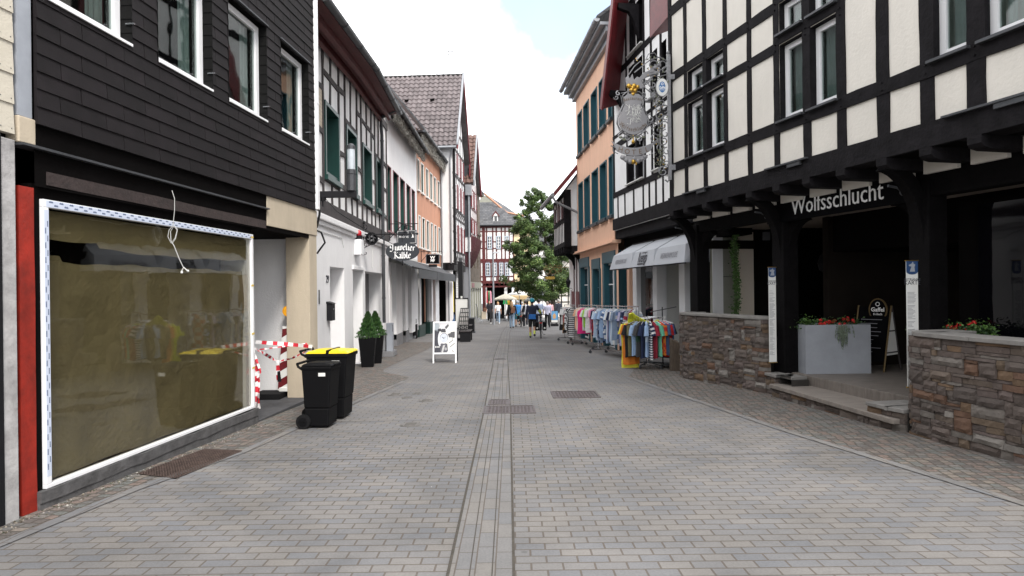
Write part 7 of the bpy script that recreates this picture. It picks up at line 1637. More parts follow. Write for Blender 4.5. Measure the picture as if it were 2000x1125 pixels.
# ---- chalkboard stand in the porch
p = at(1722, 722, 11.4); t = thing('chalkboard', 'black chalkboard stand with gold legs and an oval beer badge in the porch', 'chalkboard', (p.x-.05, 11.5, .16), R(-55)); t.scale = (.94, .94, .94)
m_ = MB(); Z = lambda x, z, f: (x, f*.33*(1-z/1.25), z)
for x in (-.30, .30): m_.tube([Z(x, 0, -1), Z(x, 1.22, -1)], .016, 6)
m_.build('front_leg', 'old_gold', t); m_ = MB()
for x in (-.30, .30): m_.tube([Z(x, 0, 1), Z(x, 1.22, 1)], .016, 6)
for z in (.35, .75): m_.tube([Z(.30, z, -1), Z(.30, z, 1)], .014, 6)
m_.build('rear_leg', 'old_timber', t)
m_ = MB(); m_.add([Z(-.3, .18, -1), Z(.28, .18, -1), Z(.28, 1.2, -1), Z(-.3, 1.2, -1), Z(-.3, .18, -.96), Z(.28, .18, -.96), Z(.28, 1.2, -.96), Z(-.3, 1.2, -.96)], [(0, 1, 2, 3), (4, 7, 6, 5), (0, 4, 5, 1), (1, 5, 6, 2), (2, 6, 7, 3), (3, 7, 4, 0)]); bd = m_.build('slate', 'sign_black', t)
m_ = MB(); m_.add([Z(.301, .3, -.9), Z(.301, 1.1, -.8), Z(.301, 1.1, .8), Z(.301, .3, .9)], [(0, 1, 2, 3)]); m_.build('side_card', 'off_white', t)
m_ = MB()
for k in range(9): z = .95-k*.075; m_.box(-.22, .05+rnd.uniform(-.1, .15), -.33*(1-z/1.25)-.004, -.33*(1-z/1.25)-.001, z, z+.012)
m_.build('chalk_writing', 'grey_ink', bd)
m_ = MB(); shape(m_, ell(.08, 1.14, .17, .22), FACE(0, -.03, 0), .03); ov = m_.build('badge', 'old_gold', t); m_ = MB(); shape(m_, ell(.08, 1.14, .145, .195), FACE(0, -.061, 0), .003); bb_ = m_.build('badge_face', 'sign_black', ov)
m_ = MB(); m_.text('Gaffel', .11, FACE(.08, -.067, 1.11), .002, .95, bold=.002); m_.text('Kölsch', .06, FACE(.08, -.067, 1.04), .002); m_.tube([(.08+.035*math.cos(R(a)), -.067, 1.25+.035*math.sin(R(a))) for a in range(0, 361, 30)], .006, 5); m_.build('badge_lettering', 'white_ink', bb_)
# lantern deep in the porch
t = thing('porch_lantern', 'dark wrought lantern hanging inside the porch', 'lantern', (6.7, 13.6, 2.1)); m_ = MB(); m_.tube([(0, 0, .3), (0, 0, .86)], .012, 5); m_.lathe([(.03, -.18), (.16, -.1), (.2, .05), (.14, .22), (.03, .3)], n=8); m_.build('cage', 'iron', t)
# ---- menu banners
def banner(name, label, p, w_, h_, title, rz, wolf=True):
    t = thing(name, label, 'banner', p, rz); blue_h = .16*h_ if h_ < 1.4 else .10*h_
    m_ = MB(); m_.box(-w_/2, w_/2, 0, .006, 0, h_); sh = m_.build('sheet', 'off_white', t)
    m_ = MB(); pts = [(-w_/2, h_), (w_/2, h_), (w_/2, h_-blue_h*.85)]+[(w_/2*math.cos(R(a)), h_-blue_h*.85-.25*w_*math.sin(R(a))) for a in range(20, 180, 20)]+[(-w_/2, h_-blue_h*.85)]; shape(m_, pts, FACE(0, -.001, 0), .001)
    m_.box(-w_/2, w_/2, -.002, -.0005, h_*.02, h_*.026) if False else None
    m_.build('blue_head', 'blue_print', sh)
    m_ = MB(); wz = h_-blue_h*.5; shape(m_, [(-.035, wz-.06), (.04, wz-.06), (.03, wz+.0), (.045, wz+.03), (.02, wz+.04), (.01, wz+.07), (-.005, wz+.045), (-.05, wz+.025), (-.045, wz+.01), (-.01, wz+.005)], FACE(0, -.003, 0), .001); m_.build('wolf_emblem', 'grey_metal_strip', sh)
    m_ = MB(); z = h_-blue_h*1.35-.04
    for i, l in enumerate(title): sz = .085*w_/.2*(6/max(5, len(l)))*.9; m_.text(l, sz, FACE(0, -.002, z-i*.06*w_/.2), .0008)
    m_.build('title', 'ink', sh)
    m_ = MB(); z -= .06*len(title)+.03
    while z > .12: 
        l_ = rnd.uniform(.35, .8)*w_ if rnd.random() > .12 else 0
        if l_: m_.box(-w_*.42, -w_*.42+l_, -.0015, -.0005, z, z+.0055)
        z -= .017
    m_.build('menu_text', 'grey_ink', sh)
    m_ = MB(); m_.tube([(-w_/2-.012, .003, h_), (w_/2+.012, .003, h_)], .008, 6); m_.tube([(-w_/2-.012, .003, 0), (w_/2+.012, .003, 0)], .01, 6); m_.build('rod', 'gold', t)
    return t
p = at(1510, 708, 11.1); banner('menu_banner', 'tall narrow menu banner headed Speise Karte on the left porch post', (p.x, 11.1, p.z), .135, (708-522)/FPX*11.1, ['SPEISE', 'KARTE'], R(8))
p = at(1784, 756, 8.22); tb = banner('menu_banner', 'tall menu banner headed Getränke Karte beside the right stone wall', (p.x, 8.22, p.z), .165, (756-509)/FPX*8.22, ['GETRÄNKE', 'KARTE'], R(8))
m_ = MB(); m_.box(-.02, .02, .01, .04, -.25, 1.2); m_.build('stake', 'iron', tb)
# ---- hotel sign on its wrought bracket
YS = 13.75; K = YS/FPX; c0 = at(1237, 225, YS); t = thing('hotel_sign', 'ornate wrought iron hotel sign with a shield, a HOTEL ribbon and gold grapes', 'sign', c0)
def H(u, v): return ((u-1237)*K, 0, -(v-225)*K)
def HH(u, v, y=0): a = H(u, v); return (a[0], y, a[2])
m_ = MB(); m_.box(H(1304, 0)[0], H(1310, 0)[0], -.03, .03, H(0, 352)[2], H(0, 108)[2]); m_.tube([HH(1307, 108), HH(1307, 100)], .02, 6); m_.ball(HH(1306, 104), .035)
m_.box(H(1304, 0)[0], H(1318, 0)[0], -.035, .01, H(0, 156)[2], H(0, 147)[2]); m_.box(H(1304, 0)[0], H(1318, 0)[0], -.035, .01, H(0, 333)[2], H(0, 323)[2]); m_.tube([HH(1307, 350), HH(1302, 356), HH(1298, 352)], .02, 6)
m_.build('wall_plate', 'grey_iron', t)
m_ = MB()
def sc(u, v, r, a0, a1, y=0, th=.0135): m_.tube([(H(u, v)[0]+x, y, H(u, v)[2]+z) for x, _, z in spiral(0, 0, r*K, r*K*.2, a0, a1, 22)], th, 5)
m_.tube([HH(*p) for p in ((1304, 120), (1290, 112), (1270, 118), (1255, 130), (1240, 142))], .014, 6); m_.tube([HH(*p) for p in ((1262, 118), (1268, 106), (1280, 104), (1286, 112))], .010, 5)
m_.tube([HH(*p) for p in ((1226, 150), (1240, 130), (1252, 120), (1260, 128))], .012, 5)
m_.tube([HH(*p) for p in ((1304, 146), (1290, 150), (1272, 148), (1260, 152), (1245, 160))], .012, 6); m_.tube([HH(*p) for p in ((1245, 165), (1258, 170), (1272, 182), (1277, 196))], .010, 5)
for a in ((1277, 128, 11, 0, 400), (1294, 126, 13, 180, 560), (1285, 138, 9, 90, 480), (1300, 138, 8, 0, 380), (1276, 165, 10, 90, 450), (1272, 178, 8, -90, 300), (1262, 160, 7, 180, 500), (1278, 187, 8, 0, 360),
          (1292, 200, 11, 90, 500), (1298, 212, 9, -90, 300), (1286, 212, 8, 0, 380), (1290, 226, 11, 90, 480), (1300, 232, 9, -60, 330), (1271, 232, 9, 90, 480), (1283, 238, 8, 180, 560), (1272, 245, 7, -90, 300),
          (1296, 246, 10, 0, 400), (1286, 256, 10, 180, 560), (1300, 262, 9, 90, 450), (1279, 272, 10, 90, 450), (1295, 275, 11, 180, 520), (1288, 290, 9, 0, 380), (1302, 296, 8, 90, 450), (1292, 308, 10, 180, 540), (1300, 322, 8, 0, 400), (1294, 336, 10, 90, 500),
          (1208, 182, 5, 90, 460), (1204, 190, 5, 180, 540), (1257, 186, 5, 90, -260), (1262, 194, 5, 0, -360), (1215, 265, 8, 180, -180), (1257, 262, 8, 0, 380), (1226, 270, 7, 0, 400), (1248, 272, 7, 180, -200)): sc(*a)
for pts in (((1213, 186), (1216, 205), (1207, 225), (1204, 240), (1210, 255), (1222, 264)), ((1256, 186), (1254, 205), (1263, 225), (1266, 240), (1260, 255), (1250, 264)), ((1237, 172), (1237, 183)), ((1225, 262), (1225, 282)), ((1249, 262), (1249, 282)), ((1237, 262), (1237, 276)),
            ((1214, 182), (1225, 180), (1237, 178), (1249, 180), (1257, 184)), ((1280, 200), (1282, 230), (1288, 260), (1288, 300), (1296, 335)), ((1270, 285), (1282, 280), (1290, 268)), ((1192, 284), (1205, 290), (1237, 297), (1268, 290), (1284, 275)), ((1197, 288), (1197, 296), (1206, 300))): m_.tube([HH(*p) for p in pts], .010, 5)
m_.build('scrollwork', 'grey_iron', t)
m_ = MB(); rr_ = random.Random(4)
for i in range(150):
    v = rr_.uniform(112, 345); u = (1277+rr_.gauss(0, 11)) if v < 150 else (1290+rr_.gauss(0, 6)); x, _, z = H(u, v); a = rr_.uniform(0, 6); l_ = rr_.uniform(.02, .042); y = rr_.uniform(-.06, .06)
    s_ = Vector((math.cos(a), rr_.uniform(-.5, .5), math.sin(a)))*l_; n_ = Vector((-math.sin(a), rr_.uniform(-.5, .5), math.cos(a)))*l_*.55; q = Vector((x, y, z)); m_.add([q-s_, q-n_, q+s_, q+n_, q+Vector((0, -.012, 0))], [(0, 1, 4), (1, 2, 4), (2, 3, 4), (3, 0, 4)])
for u, v in ((1218, 272), (1256, 268), (1212, 268), (1233, 268), (1244, 268)):
    m_.ball(HH(u, v), .035, (1.2, .5, .8), n=8, m=6)
m_.build('iron_leaves', 'bronze_green', t)
m_ = MB(); rr_ = random.Random(9)
for i in range(34): v = rr_.uniform(115, 340); u = (1272+rr_.gauss(0, 14)) if v < 160 else (1288+rr_.gauss(0, 8)); m_.ball(HH(u, v, -.05), .012, n=6, m=4)
for u, v, r in ((1229, 168, .055), (1239, 168, .055), (1246, 170, .045), (1234, 176, .05), (1241, 177, .05), (1237, 184, .042), (1236, 172, .05)): m_.ball(HH(u, v), r, n=12, m=8)
m_.ball(HH(1236, 277), .04); m_.ball(HH(1236, 316), .055); m_.tube([HH(1236, 274), HH(1236, 264)], .01, 5); m_.tube([HH(1241, 322), HH(1243, 314)], .02, 6)
m_.each('gold_bead', 'gold', t)
# sheet-metal wolf
m_ = MB(); wolf = [(1224, 168), (1222, 152), (1228, 148), (1231, 154), (1236, 144), (1239, 156), (1245, 150), (1250, 152), (1258, 142), (1270, 138), (1272, 132), (1278, 130), (1278, 138), (1286, 140), (1288, 146), (1276, 146), (1262, 152), (1254, 158), (1256, 166), (1262, 170), (1252, 174), (1240, 168), (1232, 166)]
shape(m_, [(H(u, v)[0], H(u, v)[2]) for u, v in wolf], FACE(0, .03, 0), .05); m_.ball(HH(1272, 141), .05, (1.6, .7, .8)); m_.ball(HH(1288, 128), .05); m_.ball(HH(1281, 133), .06, (1, .8, .8)); m_.build('wolf_figure', 'sign_grey', t, bevel=.01)
shp = [(1218, 190), (1226, 184), (1237, 183), (1248, 184), (1255, 190), (1252, 205), (1258, 218), (1264, 232), (1263, 244), (1255, 256), (1245, 262), (1237, 264), (1228, 262), (1217, 256), (1209, 244), (1208, 232), (1214, 218), (1220, 205)]
m_ = MB(); pts = [Vector((H(u, v)[0], H(u, v)[2])) for u, v in shp]; shape(m_, pts, FACE(0, .02, 0), .04); shd = m_.build('shield', 'sign_grey', t, bevel=.008)
ctr = Vector((0, 0)); m_ = MB(); sp_ = [p*1.09-Vector((0, .0)) for p in pts]; m_.tube([(p.x, -.015, p.y+.005) for p in sp_+sp_[:1]], .012, 5); m_.build('shield_rim', 'grey_iron', shd)
m_ = MB(); rr_ = random.Random(21)
def ln(pts, th=.004): m_.tube([HH(u, v, -.024) for u, v in pts], th, 4)
for pts_ in (((1222, 205), (1228, 208), (1228, 222), (1224, 224)), ((1221, 218), (1231, 216), (1224, 226), (1232, 225)), ((1224, 232), (1232, 230), (1230, 244), (1224, 242)), ((1229, 205), (1229, 212)), ((1234, 226), (1238, 204), (1242, 226)), ((1244, 222), (1248, 205), (1250, 214), (1254, 210))): ln(pts_, .006)
for i in range(46):
    u, v = rr_.uniform(1233, 1252), rr_.uniform(206, 240); ln(((u, v), (u+rr_.uniform(-4, 4), v+rr_.uniform(-6, 6))), .003)
for i in range(10): v = 212+i*3; ln(((1234, v), (1252+rr_.uniform(-3, 2), v-2)), .0025)
m_.build('engraved_drawing', 'off_white', shd)
def arctext(mb, s, cx, cz, r, a_mid, dA, size, up, y=-.024):
    n = len(s)
    for i, chh in enumerate(s):
        a = a_mid+dA*(i-(n-1)/2)*(-1 if up else 1); x, z = cx+r*math.cos(R(a)), cz+r*math.sin(R(a)); rot = R(a-90) if up else R(a+90)
        mb.text(chh, size, FACE(x, y, z) @ Matrix.Rotation(rot, 4, 'Z'), .002, .8)
m_ = MB(); arctext(m_, 'Restaurant', 0, H(0, 232)[2], 37*K, 90, 5.6, .10, True); arctext(m_, 'Wolfsschlucht', 0, H(0, 222)[2], 35*K, 270, 7.8, .125, False); m_.build('shield_lettering', 'bronze_ink', shd)
m_ = MB(); rb = [(1199+76*i/14, 281+10*math.sin(PI*i/14)-2) for i in range(15)]; top_ = [(H(u, v)[0], H(u, v)[2]) for u, v in rb]; bot = [(x*.86+(0), z-16*K) for x, z in top_]; 
shape(m_, [(top_[0][0]-.06, top_[0][1]+.05)]+top_+[(top_[-1][0]+.06, top_[-1][1]+.06)]+bot[::-1], FACE(0, .015, 0), .03); rbn = m_.build('ribbon', 'sign_grey', t, bevel=.004)
m_ = MB()
for i, chh in enumerate('HOTEL'):
    u = 1210+i*13.3; f = (u-1199)/76; v = 281+10*math.sin(PI*f)-2+13; x, _, z = H(u, v); m_.text(chh, .15, FACE(x, -.018, z) @ Matrix.Rotation(R((.5-f)*-38), 4, 'Z'), .003, 1.0)
m_.build('ribbon_lettering', 'bronze_ink', rbn)
m_ = MB(); shape(m_, [(H(u, v)[0], H(u, v)[2]) for u, v in ((1212, 303), (1237, 306), (1262, 303), (1264, 308), (1256, 314), (1246, 313), (1237, 317), (1228, 313), (1218, 314), (1210, 308))], FACE(0, .02, 0), .035)
for u, v, r in ((1215, 308, .045), (1222, 313, .045), (1229, 316, .05), (1245, 315, .05), (1252, 312, .045), (1259, 307, .045), (1237, 311, .05)): m_.ball(HH(u, v), r)
for k in range(5): m_.ball(HH(1258+k*5, 306-k*2), .016, n=6, m=4)
m_.build('cartouche', 'sign_grey', t)
# brewery oval
cb = at(1293, 171, YS-.1); t = thing('beer_sign', 'small white oval beer sign with a blue centre hanging on the wrought bracket', 'sign', cb)
m_ = MB(); shape(m_, ell(0, 0, .125, .185), FACE(0, .02, 0), .04); pl = m_.build('panel', 'off_white', t); m_ = MB(); m_.tube([(.13*math.cos(R(a)), 0, .19*math.sin(R(a))) for a in range(0, 361, 15)], .012, 5); m_.build('rim', 'grey_iron', t)
mat('beer_blue', (.05, .16, .36), .5, .05, 3, 0); m_ = MB(); shape(m_, [(-.06, .04), (-.045, .1), (0, .125), (.045, .1), (.06, .04), (.075, .03), (.06, -.06), (.03, -.10), (0, -.115), (-.03, -.10), (-.06, -.06), (-.075, .03)], FACE(0, -.021, 0), .002); bl_ = m_.build('blue_badge', 'beer_blue', pl)
m_ = MB(); m_.text('Gaffel', .075, FACE(0, -.026, -.03), .001, .75, bold=.001); m_.text('Kölsch', .035, FACE(0, -.026, -.065), .001); m_.tube([(.022*math.cos(R(a)), -.025, .07+.022*math.sin(R(a))) for a in range(0, 361, 30)], .005, 4); m_.build('badge_lettering', 'white_ink', bl_)
# ---- weathered wooden post by the wall
p = gp(1316, 724); t = thing('wooden_post', 'short weathered wooden post with a slanted top at the end of the stone wall', 'post', (p.x+.02, p.y, p.z)); m_ = MB(); m_.add([(-.10, -.10, 0), (.11, -.12, 0), (.11, .1, 0), (-.10, .1, 0), (-.09, -.10, .74), (.10, -.11, .66), (.10, .1, .70), (-.09, .1, .78)], [(0, 3, 2, 1), (4, 5, 6, 7), (0, 1, 5, 4), (1, 2, 6, 5), (2, 3, 7, 6), (3, 0, 4, 7)]); mat('weathered_wood', (.10, .075, .055), .9, .4, 10, .9, 25, stretch=(4, 4, .6)); m_.build('timber', 'weathered_wood', t, bevel=.008)
# ================================================================= CLOTHES RACKS
mat('cloth', (1, 1, 1), .9, .08, 14, .25, 60, attr=True)
COL = {'black': (.012, .012, .014), 'white': (.72, .72, .72), 'red': (.50, .02, .02), 'pink': (.75, .28, .42), 'magenta': (.72, .03, .22), 'lime green': (.30, .58, .06), 'peach': (.75, .42, .28), 'light blue': (.30, .42, .62), 'sky blue': (.38, .50, .68),
       'blue grey': (.20, .26, .36), 'navy': (.012, .022, .065), 'denim blue': (.07, .12, .24), 'pale blue': (.48, .58, .70), 'beige': (.55, .45, .30), 'cream': (.70, .64, .52), 'grey': (.30, .30, .31), 'lilac': (.42, .38, .55), 'yellow': (.75, .68, .06), 'orange': (.62, .18, .02),
       'mint green': (.14, .48, .32), 'wine red': (.26, .015, .035), 'mid blue': (.08, .17, .42), 'dark green': (.02, .06, .035), 'olive': (.12, .11, .05), 'leopard brown': (.25, .13, .05), 'dark grey': (.05, .05, .055), 'neon yellow': (.68, .78, .03)}
def garment(rootloc, rz, kind, color, pat, label, group, L_=.70, w=.23, seed=0, hz=0):
    r = random.Random(seed); t = thing(kind, label, kind.replace('_', ' '), rootloc, rz, group); c1 = COL[color]; c2 = COL[pat[1]] if pat else c1
    m_ = MB(); nr, n = (30 if pat and pat[0] in ('h', 'zig') else 16), 16; top = -.10; vs = []; ph = r.uniform(0, 6)
    for j in range(nr+1):
        f = j/nr; z = top-L_*f
        if f < .14: ww = w*(.24+.76*(f/.14)**.85)
        else: ww = w*(1-.10*min(1, (f-.12)*4)+(.10 if kind == 'dress' else .02)*f)
        th = .035+.015*f
        for k in range(n):
            a = 2*PI*k/n; fo = .012*f*math.sin(ph+ww*math.cos(a)*34+f*2); vs.append((ww*math.cos(a)+.008*math.sin(z*9+ph), th*math.sin(a)+fo, z+(.012*math.sin(a*2+ph) if j == nr else 0)+(-.0 if j else .01)))
    def cc(j, k, sl=False):
        if not pat: g = r.uniform(.92, 1.08); return tuple(x*g for x in c1)
        if pat[0] == 'h': return c1 if j % 2 else c2
        if pat[0] == 'v': return c1 if k % 2 else c2
        if pat[0] == 'p': return c1 if r.random() < .55 else c2
        if pat[0] == 'c': return c1 if (j//2+k//2) % 2 else c2
        if pat[0] == 'b': return c2 if 5 < j < 9 else c1
        if pat[0] == 'zig': return c1 if j % 2 else c2
    for j in range(nr):
        for k in range(n):
            a, b, c, d = j*n+k, j*n+(k+1) % n, (j+1)*n+(k+1) % n, (j+1)*n+k; m_.col = cc(j, k); m_.add([vs[a], vs[b], vs[c], vs[d]], [(0, 1, 2, 3)])
    if kind != 'dress':
        for sg in (-1, 1):
            P0 = Vector((sg*w*.74, 0, top-.07)); sl = .25 if kind != 'long_sleeved_shirt' else .52; d = Vector((sg*r.uniform(.12, .26), r.uniform(-.22, .22), -.94)).normalized()
            for q in range(5):
                m_.col = cc(q, 0); a_, b_ = P0+d*sl*q/5, P0+d*sl*(q+1)/5; m_.tube([a_, b_], [.052+.010*q/5, .054+.010*(q+1)/5] if kind != 'long_sleeved_shirt' else [.05-.012*q/5, .05-.012*(q+1)/5], 8)
        m_.col = tuple(min(1, x*1.05) for x in c1); m_.tube([(-.06, 0, top+.0), (0, -.03, top+.02), (.06, 0, top)], .014, 5)
    m_.build('fabric', 'cloth', t)
    h = MB(); h.tube([(0, 0, -.01), (.018, 0, .015), (0, 0, .03), (-.018, 0, .015)], .003, 4); h.tube([(0, 0, 0), (0, 0, -.07)], .003, 4); h.tube([(-w*.8, 0, -.13), (0, 0, -.07), (w*.8, 0, -.13)], .006, 4); h.build('hanger', 'off_white', t)
    return t
def rack(name, label, p0, p1, hgt, group=None, casters=True):
    p0, p1 = Vector((*p0, 0)), Vector((*p1, 0)); c = (p0+p1)/2; L_ = (p1-p0).length; ang = math.atan2(p1.y-p0.y, p1.x-p0.x); t = thing(name, label, 'clothes rack', (c.x, c.y, gz(c.y)), ang, group); t.rotation_euler = (0, math.atan(SLOPE)*math.sin(ang), ang)
    m_ = MB(); a = L_/2; m_.tube([(-a-.03, 0, hgt), (a+.03, 0, hgt)], .015, 8)
    m_.build('rail', 'steel', t)
    for x in (-a+.05, a-.05):
        m_ = MB(); m_.tube([(x, 0, .13), (x, 0, hgt)], .014, 8); m_.tube([(x, -.27, .12), (x, .27, .12)], .015, 8); m_.build('upright', 'steel', t)
    m_ = MB(); m_.tube([(-a+.05, 0, .15), (a-.05, 0, .15)], .012, 8); m_.build('lower_bar', 'steel', t)
    for x in (-a+.05, a-.05):
        for y in (-.27, .27):
            q = MB(); q.M = Matrix.Translation((x, y, .05)) @ Matrix.Rotation(R(90), 4, 'Y'); q.lathe([(.03, -.018), (.05, -.014), (.05, .014), (.03, .018)], n=14); q.M = None; q.tube([(x, y, .05), (x, y, .12)], .012, 6); q.build('castor', 'dark_zinc', t)
    return t, p0, p1
def fill(t, p0, p1, hgt, items, group, seed):
    r = random.Random(seed); n = len(items); L_ = (p1-p0).length; d = (p1-p0)/L_; ang = math.atan2(d.y, d.x)-PI/2
    for i, it in enumerate(items):
        kind, color, pat, ln = it; f = (i+.5)/n; p = p0+d*L_*(.04+.92*f); nm = kind.replace('_', ' ')
        adj = {'h': 'striped ', 'v': 'pinstriped ', 'p': 'patterned ', 'c': 'checked ', 'b': 'chest-banded ', 'zig': 'zigzag '}[pat[0]] if pat else ''
        pv = items[i-1][1] if i else None; nx = items[i+1][1] if i < n-1 else None
        col2 = (color+' and '+pat[1]) if pat else color
        place = ('at the far end of the '+group) if pv is None else ('at the near end of the '+group) if nx is None else 'on %s between %s and %s' % (group, pv, nx)
        garment((p.x, p.y, gz(p.y)+hgt), ang+r.uniform(-.55, .55), kind, color, pat, '%s%s %s %s' % (adj, col2, nm, place), 'clothes on the '+group, ln, r.uniform(.22, .27), seed*100+i)
HA = 1.50
ra = rack('clothes_rack', 'farthest clothes rack with black and white dresses', (2.20, 27.1), (2.42, 24.8), HA, 'clothes racks in front of the peach house')
fill(*ra, HA, [('dress', 'black', None, .95), ('shirt', 'white', None, .7), ('dress', 'black', ('p', 'leopard brown'), 1.05), ('blouse', 'red', ('v', 'white'), .6), ('dress', 'white', ('p', 'black'), .9), ('dress', 'grey', ('p', 'white'), 1.0), ('dress', 'black', None, 1.05), ('dress', 'white', ('zig', 'black'), 1.12)], 'farthest rack', 3)
rb_ = rack('clothes_rack', 'middle clothes rack with pink, white and lime tops', (2.52, 24.3), (2.98, 21.6), HA, 'clothes racks in front of the peach house')
fill(*rb_, HA, [('shirt', 'peach', None, .8), ('shirt', 'cream', None, .85), ('dress', 'magenta', None, .95), ('shirt', 'magenta', None, .75), ('shirt', 'white', None, .8), ('shirt', 'lime green', None, .68), ('blouse', 'white', None, .8), ('blouse', 'white', None, .85), ('shirt', 'pink', None, .72), ('blouse', 'navy', None, .78), ('dress', 'black', ('p', 'wine red'), .95)], 'middle rack', 4)
rc = rack('clothes_rack', 'nearer straight clothes rack full of blue summer shirts', (3.42, 17.3), (2.72, 20.5), HA, 'clothes racks in front of the peach house')
blues = [('shirt', 'pale blue', None), ('shirt', 'light blue', ('p', 'white')), ('shirt', 'blue grey', ('p', 'navy')), ('shirt', 'light blue', None), ('shirt', 'denim blue', ('p', 'white')), ('shirt', 'sky blue', None), ('shirt', 'lilac', ('v', 'white')), ('shirt', 'light blue', ('v', 'navy')), ('shirt', 'pale blue', ('v', 'white')), ('shirt', 'blue grey', None), ('shirt', 'grey', ('c', 'denim blue')), ('shirt', 'lilac', None), ('shirt', 'dark green', ('c', 'navy')), ('shirt', 'light blue', ('p', 'navy')), ('shirt', 'wine red', ('c', 'grey')), ('shirt', 'pale blue', ('h', 'white'))]
fill(rc[0], rc[2], rc[1], HA, [(a, b, c, .88+.07*(i % 3)) for i, (a, b, c) in enumerate(blues)], 'blue rack', 5)
# round rack
RX, RY = 3.36, 15.95; HR = 1.24
t = thing('round_clothes_rack', 'round chrome clothes rack nearest the stone wall', 'clothes rack', (RX, RY, gz(RY)), .3)
m_ = MB(); m_.tube([(0, 0, .1), (0, 0, HR+.03)], .022, 8); m_.build('pole', 'steel', t)
m_ = MB(); m_.tube([(.36*math.cos(R(a)), .36*math.sin(R(a)), HR) for a in range(0, 361, 12)], .013, 6); m_.build('ring_rail', 'steel', t)
m_ = MB()
for k in range(3): a = k*PI/3; m_.tube([(-.36*math.cos(a), -.36*math.sin(a), HR), (.36*math.cos(a), .36*math.sin(a), HR)], .010, 6)
m_.build('spoke', 'steel', t)
m_ = MB()
for k in range(5): a = k*2*PI/5; m_.tube([(0, 0, .14), (.42*math.cos(a), .42*math.sin(a), .09)], .016, 6)
m_.build('base', 'dark_zinc', t)
for k in range(5):
    a = k*2*PI/5; q = MB(); q.M = Matrix.Translation((.42*math.cos(a), .42*math.sin(a), .04)) @ Matrix.Rotation(a, 4, 'Z') @ Matrix.Rotation(R(90), 4, 'X'); q.lathe([(.02, -.015), (.04, -.012), (.04, .012), (.02, .015)], n=12); q.build('castor', 'dark_zinc', t)
rd = [('yellow', None, 1.05), ('orange', None, .95), ('black', None, .78), ('olive', None, .75), ('light blue', None, .72), ('dark grey', ('b', 'dark green'), .74), ('navy', None, .78), ('light blue', ('b', 'pale blue'), .74), ('white', ('h', 'navy'), .80), ('wine red', None, .78), ('mint green', None, .74), ('red', ('p', 'orange'), .72), ('denim blue', None, .72), ('red', None, .76), ('mid blue', None, .76), ('navy', ('v', 'black'), .80), ('black', ('b', 'beige'), .80),
      ('dark green', None, .75), ('grey', None, .75), ('beige', None, .75), ('denim blue', ('c', 'navy'), .75), ('neon yellow', None, .98)]
n = len(rd)
for i, (c_, pt, ln) in enumerate(rd):
    # start at the left (facing -x) and run past the camera side to the right, then round the back
    a = R(178+i*11.2) if i < 17 else R(10+(i-17)*33); r_ = .43; nmn = {'h': 'striped ', 'v': 'pinstriped ', 'p': 'patterned ', 'c': 'checked ', 'b': 'banded '}[pt[0]] if pt else ''
    p = (RX+r_*math.cos(a), RY+r_*math.sin(a), gz(RY)+HR)
    garment(p, a, 'shirt', c_, pt, '%s%s shirt on the round rack, by the %s one' % (nmn, c_ if not pt else c_+' and '+pt[1], rd[i-1][0]), 'shirts on the round rack', ln*1.10, .235, 900+i)
t = thing('jacket', 'neon yellow jacket draped over the top of the round rack', 'jacket', (RX-.40, RY-.12, gz(RY)+HR-.02)); m_ = MB()
for i in range(9):
    for j in range(8):
        def Q(i, j): x = -.12+.66*i/8; z = .06+.05*math.sin(i*.9)-.035*j*(1-.6*i/8)-(.04 if i > 5 else 0)+(.08 if i < 2 else 0)-.012*i; return (x, -.22+.30*j/7-.12*(j/7)**2, z-.02*math.sin(j))
        g = rnd.uniform(.85, 1.1); m_.col = (.62*g, .62*g, .03); m_.quad(Q(i, j), Q(i+1, j), Q(i+1, j+1), Q(i, j+1))
o_ = m_.build('fabric', 'cloth', t); mo = o_.modifiers.new('thick', 'SOLIDIFY'); mo.thickness = .025
t = thing('base_tray', 'flat dark metal base standing behind the round rack by the stone wall', 'stand', (3.95, 16.0, gz(16.0))); m_ = MB(); m_.box(-.22, .3, -.2, .25, .06, .10); m_.tube([(-.2, 0, .10), (-.2, 0, 1.5)], .015, 6); m_.tube([(-.5, 0, 1.38), (.15, 0, 1.5)], .012, 6); m_.build('stand', 'dark_zinc', t)

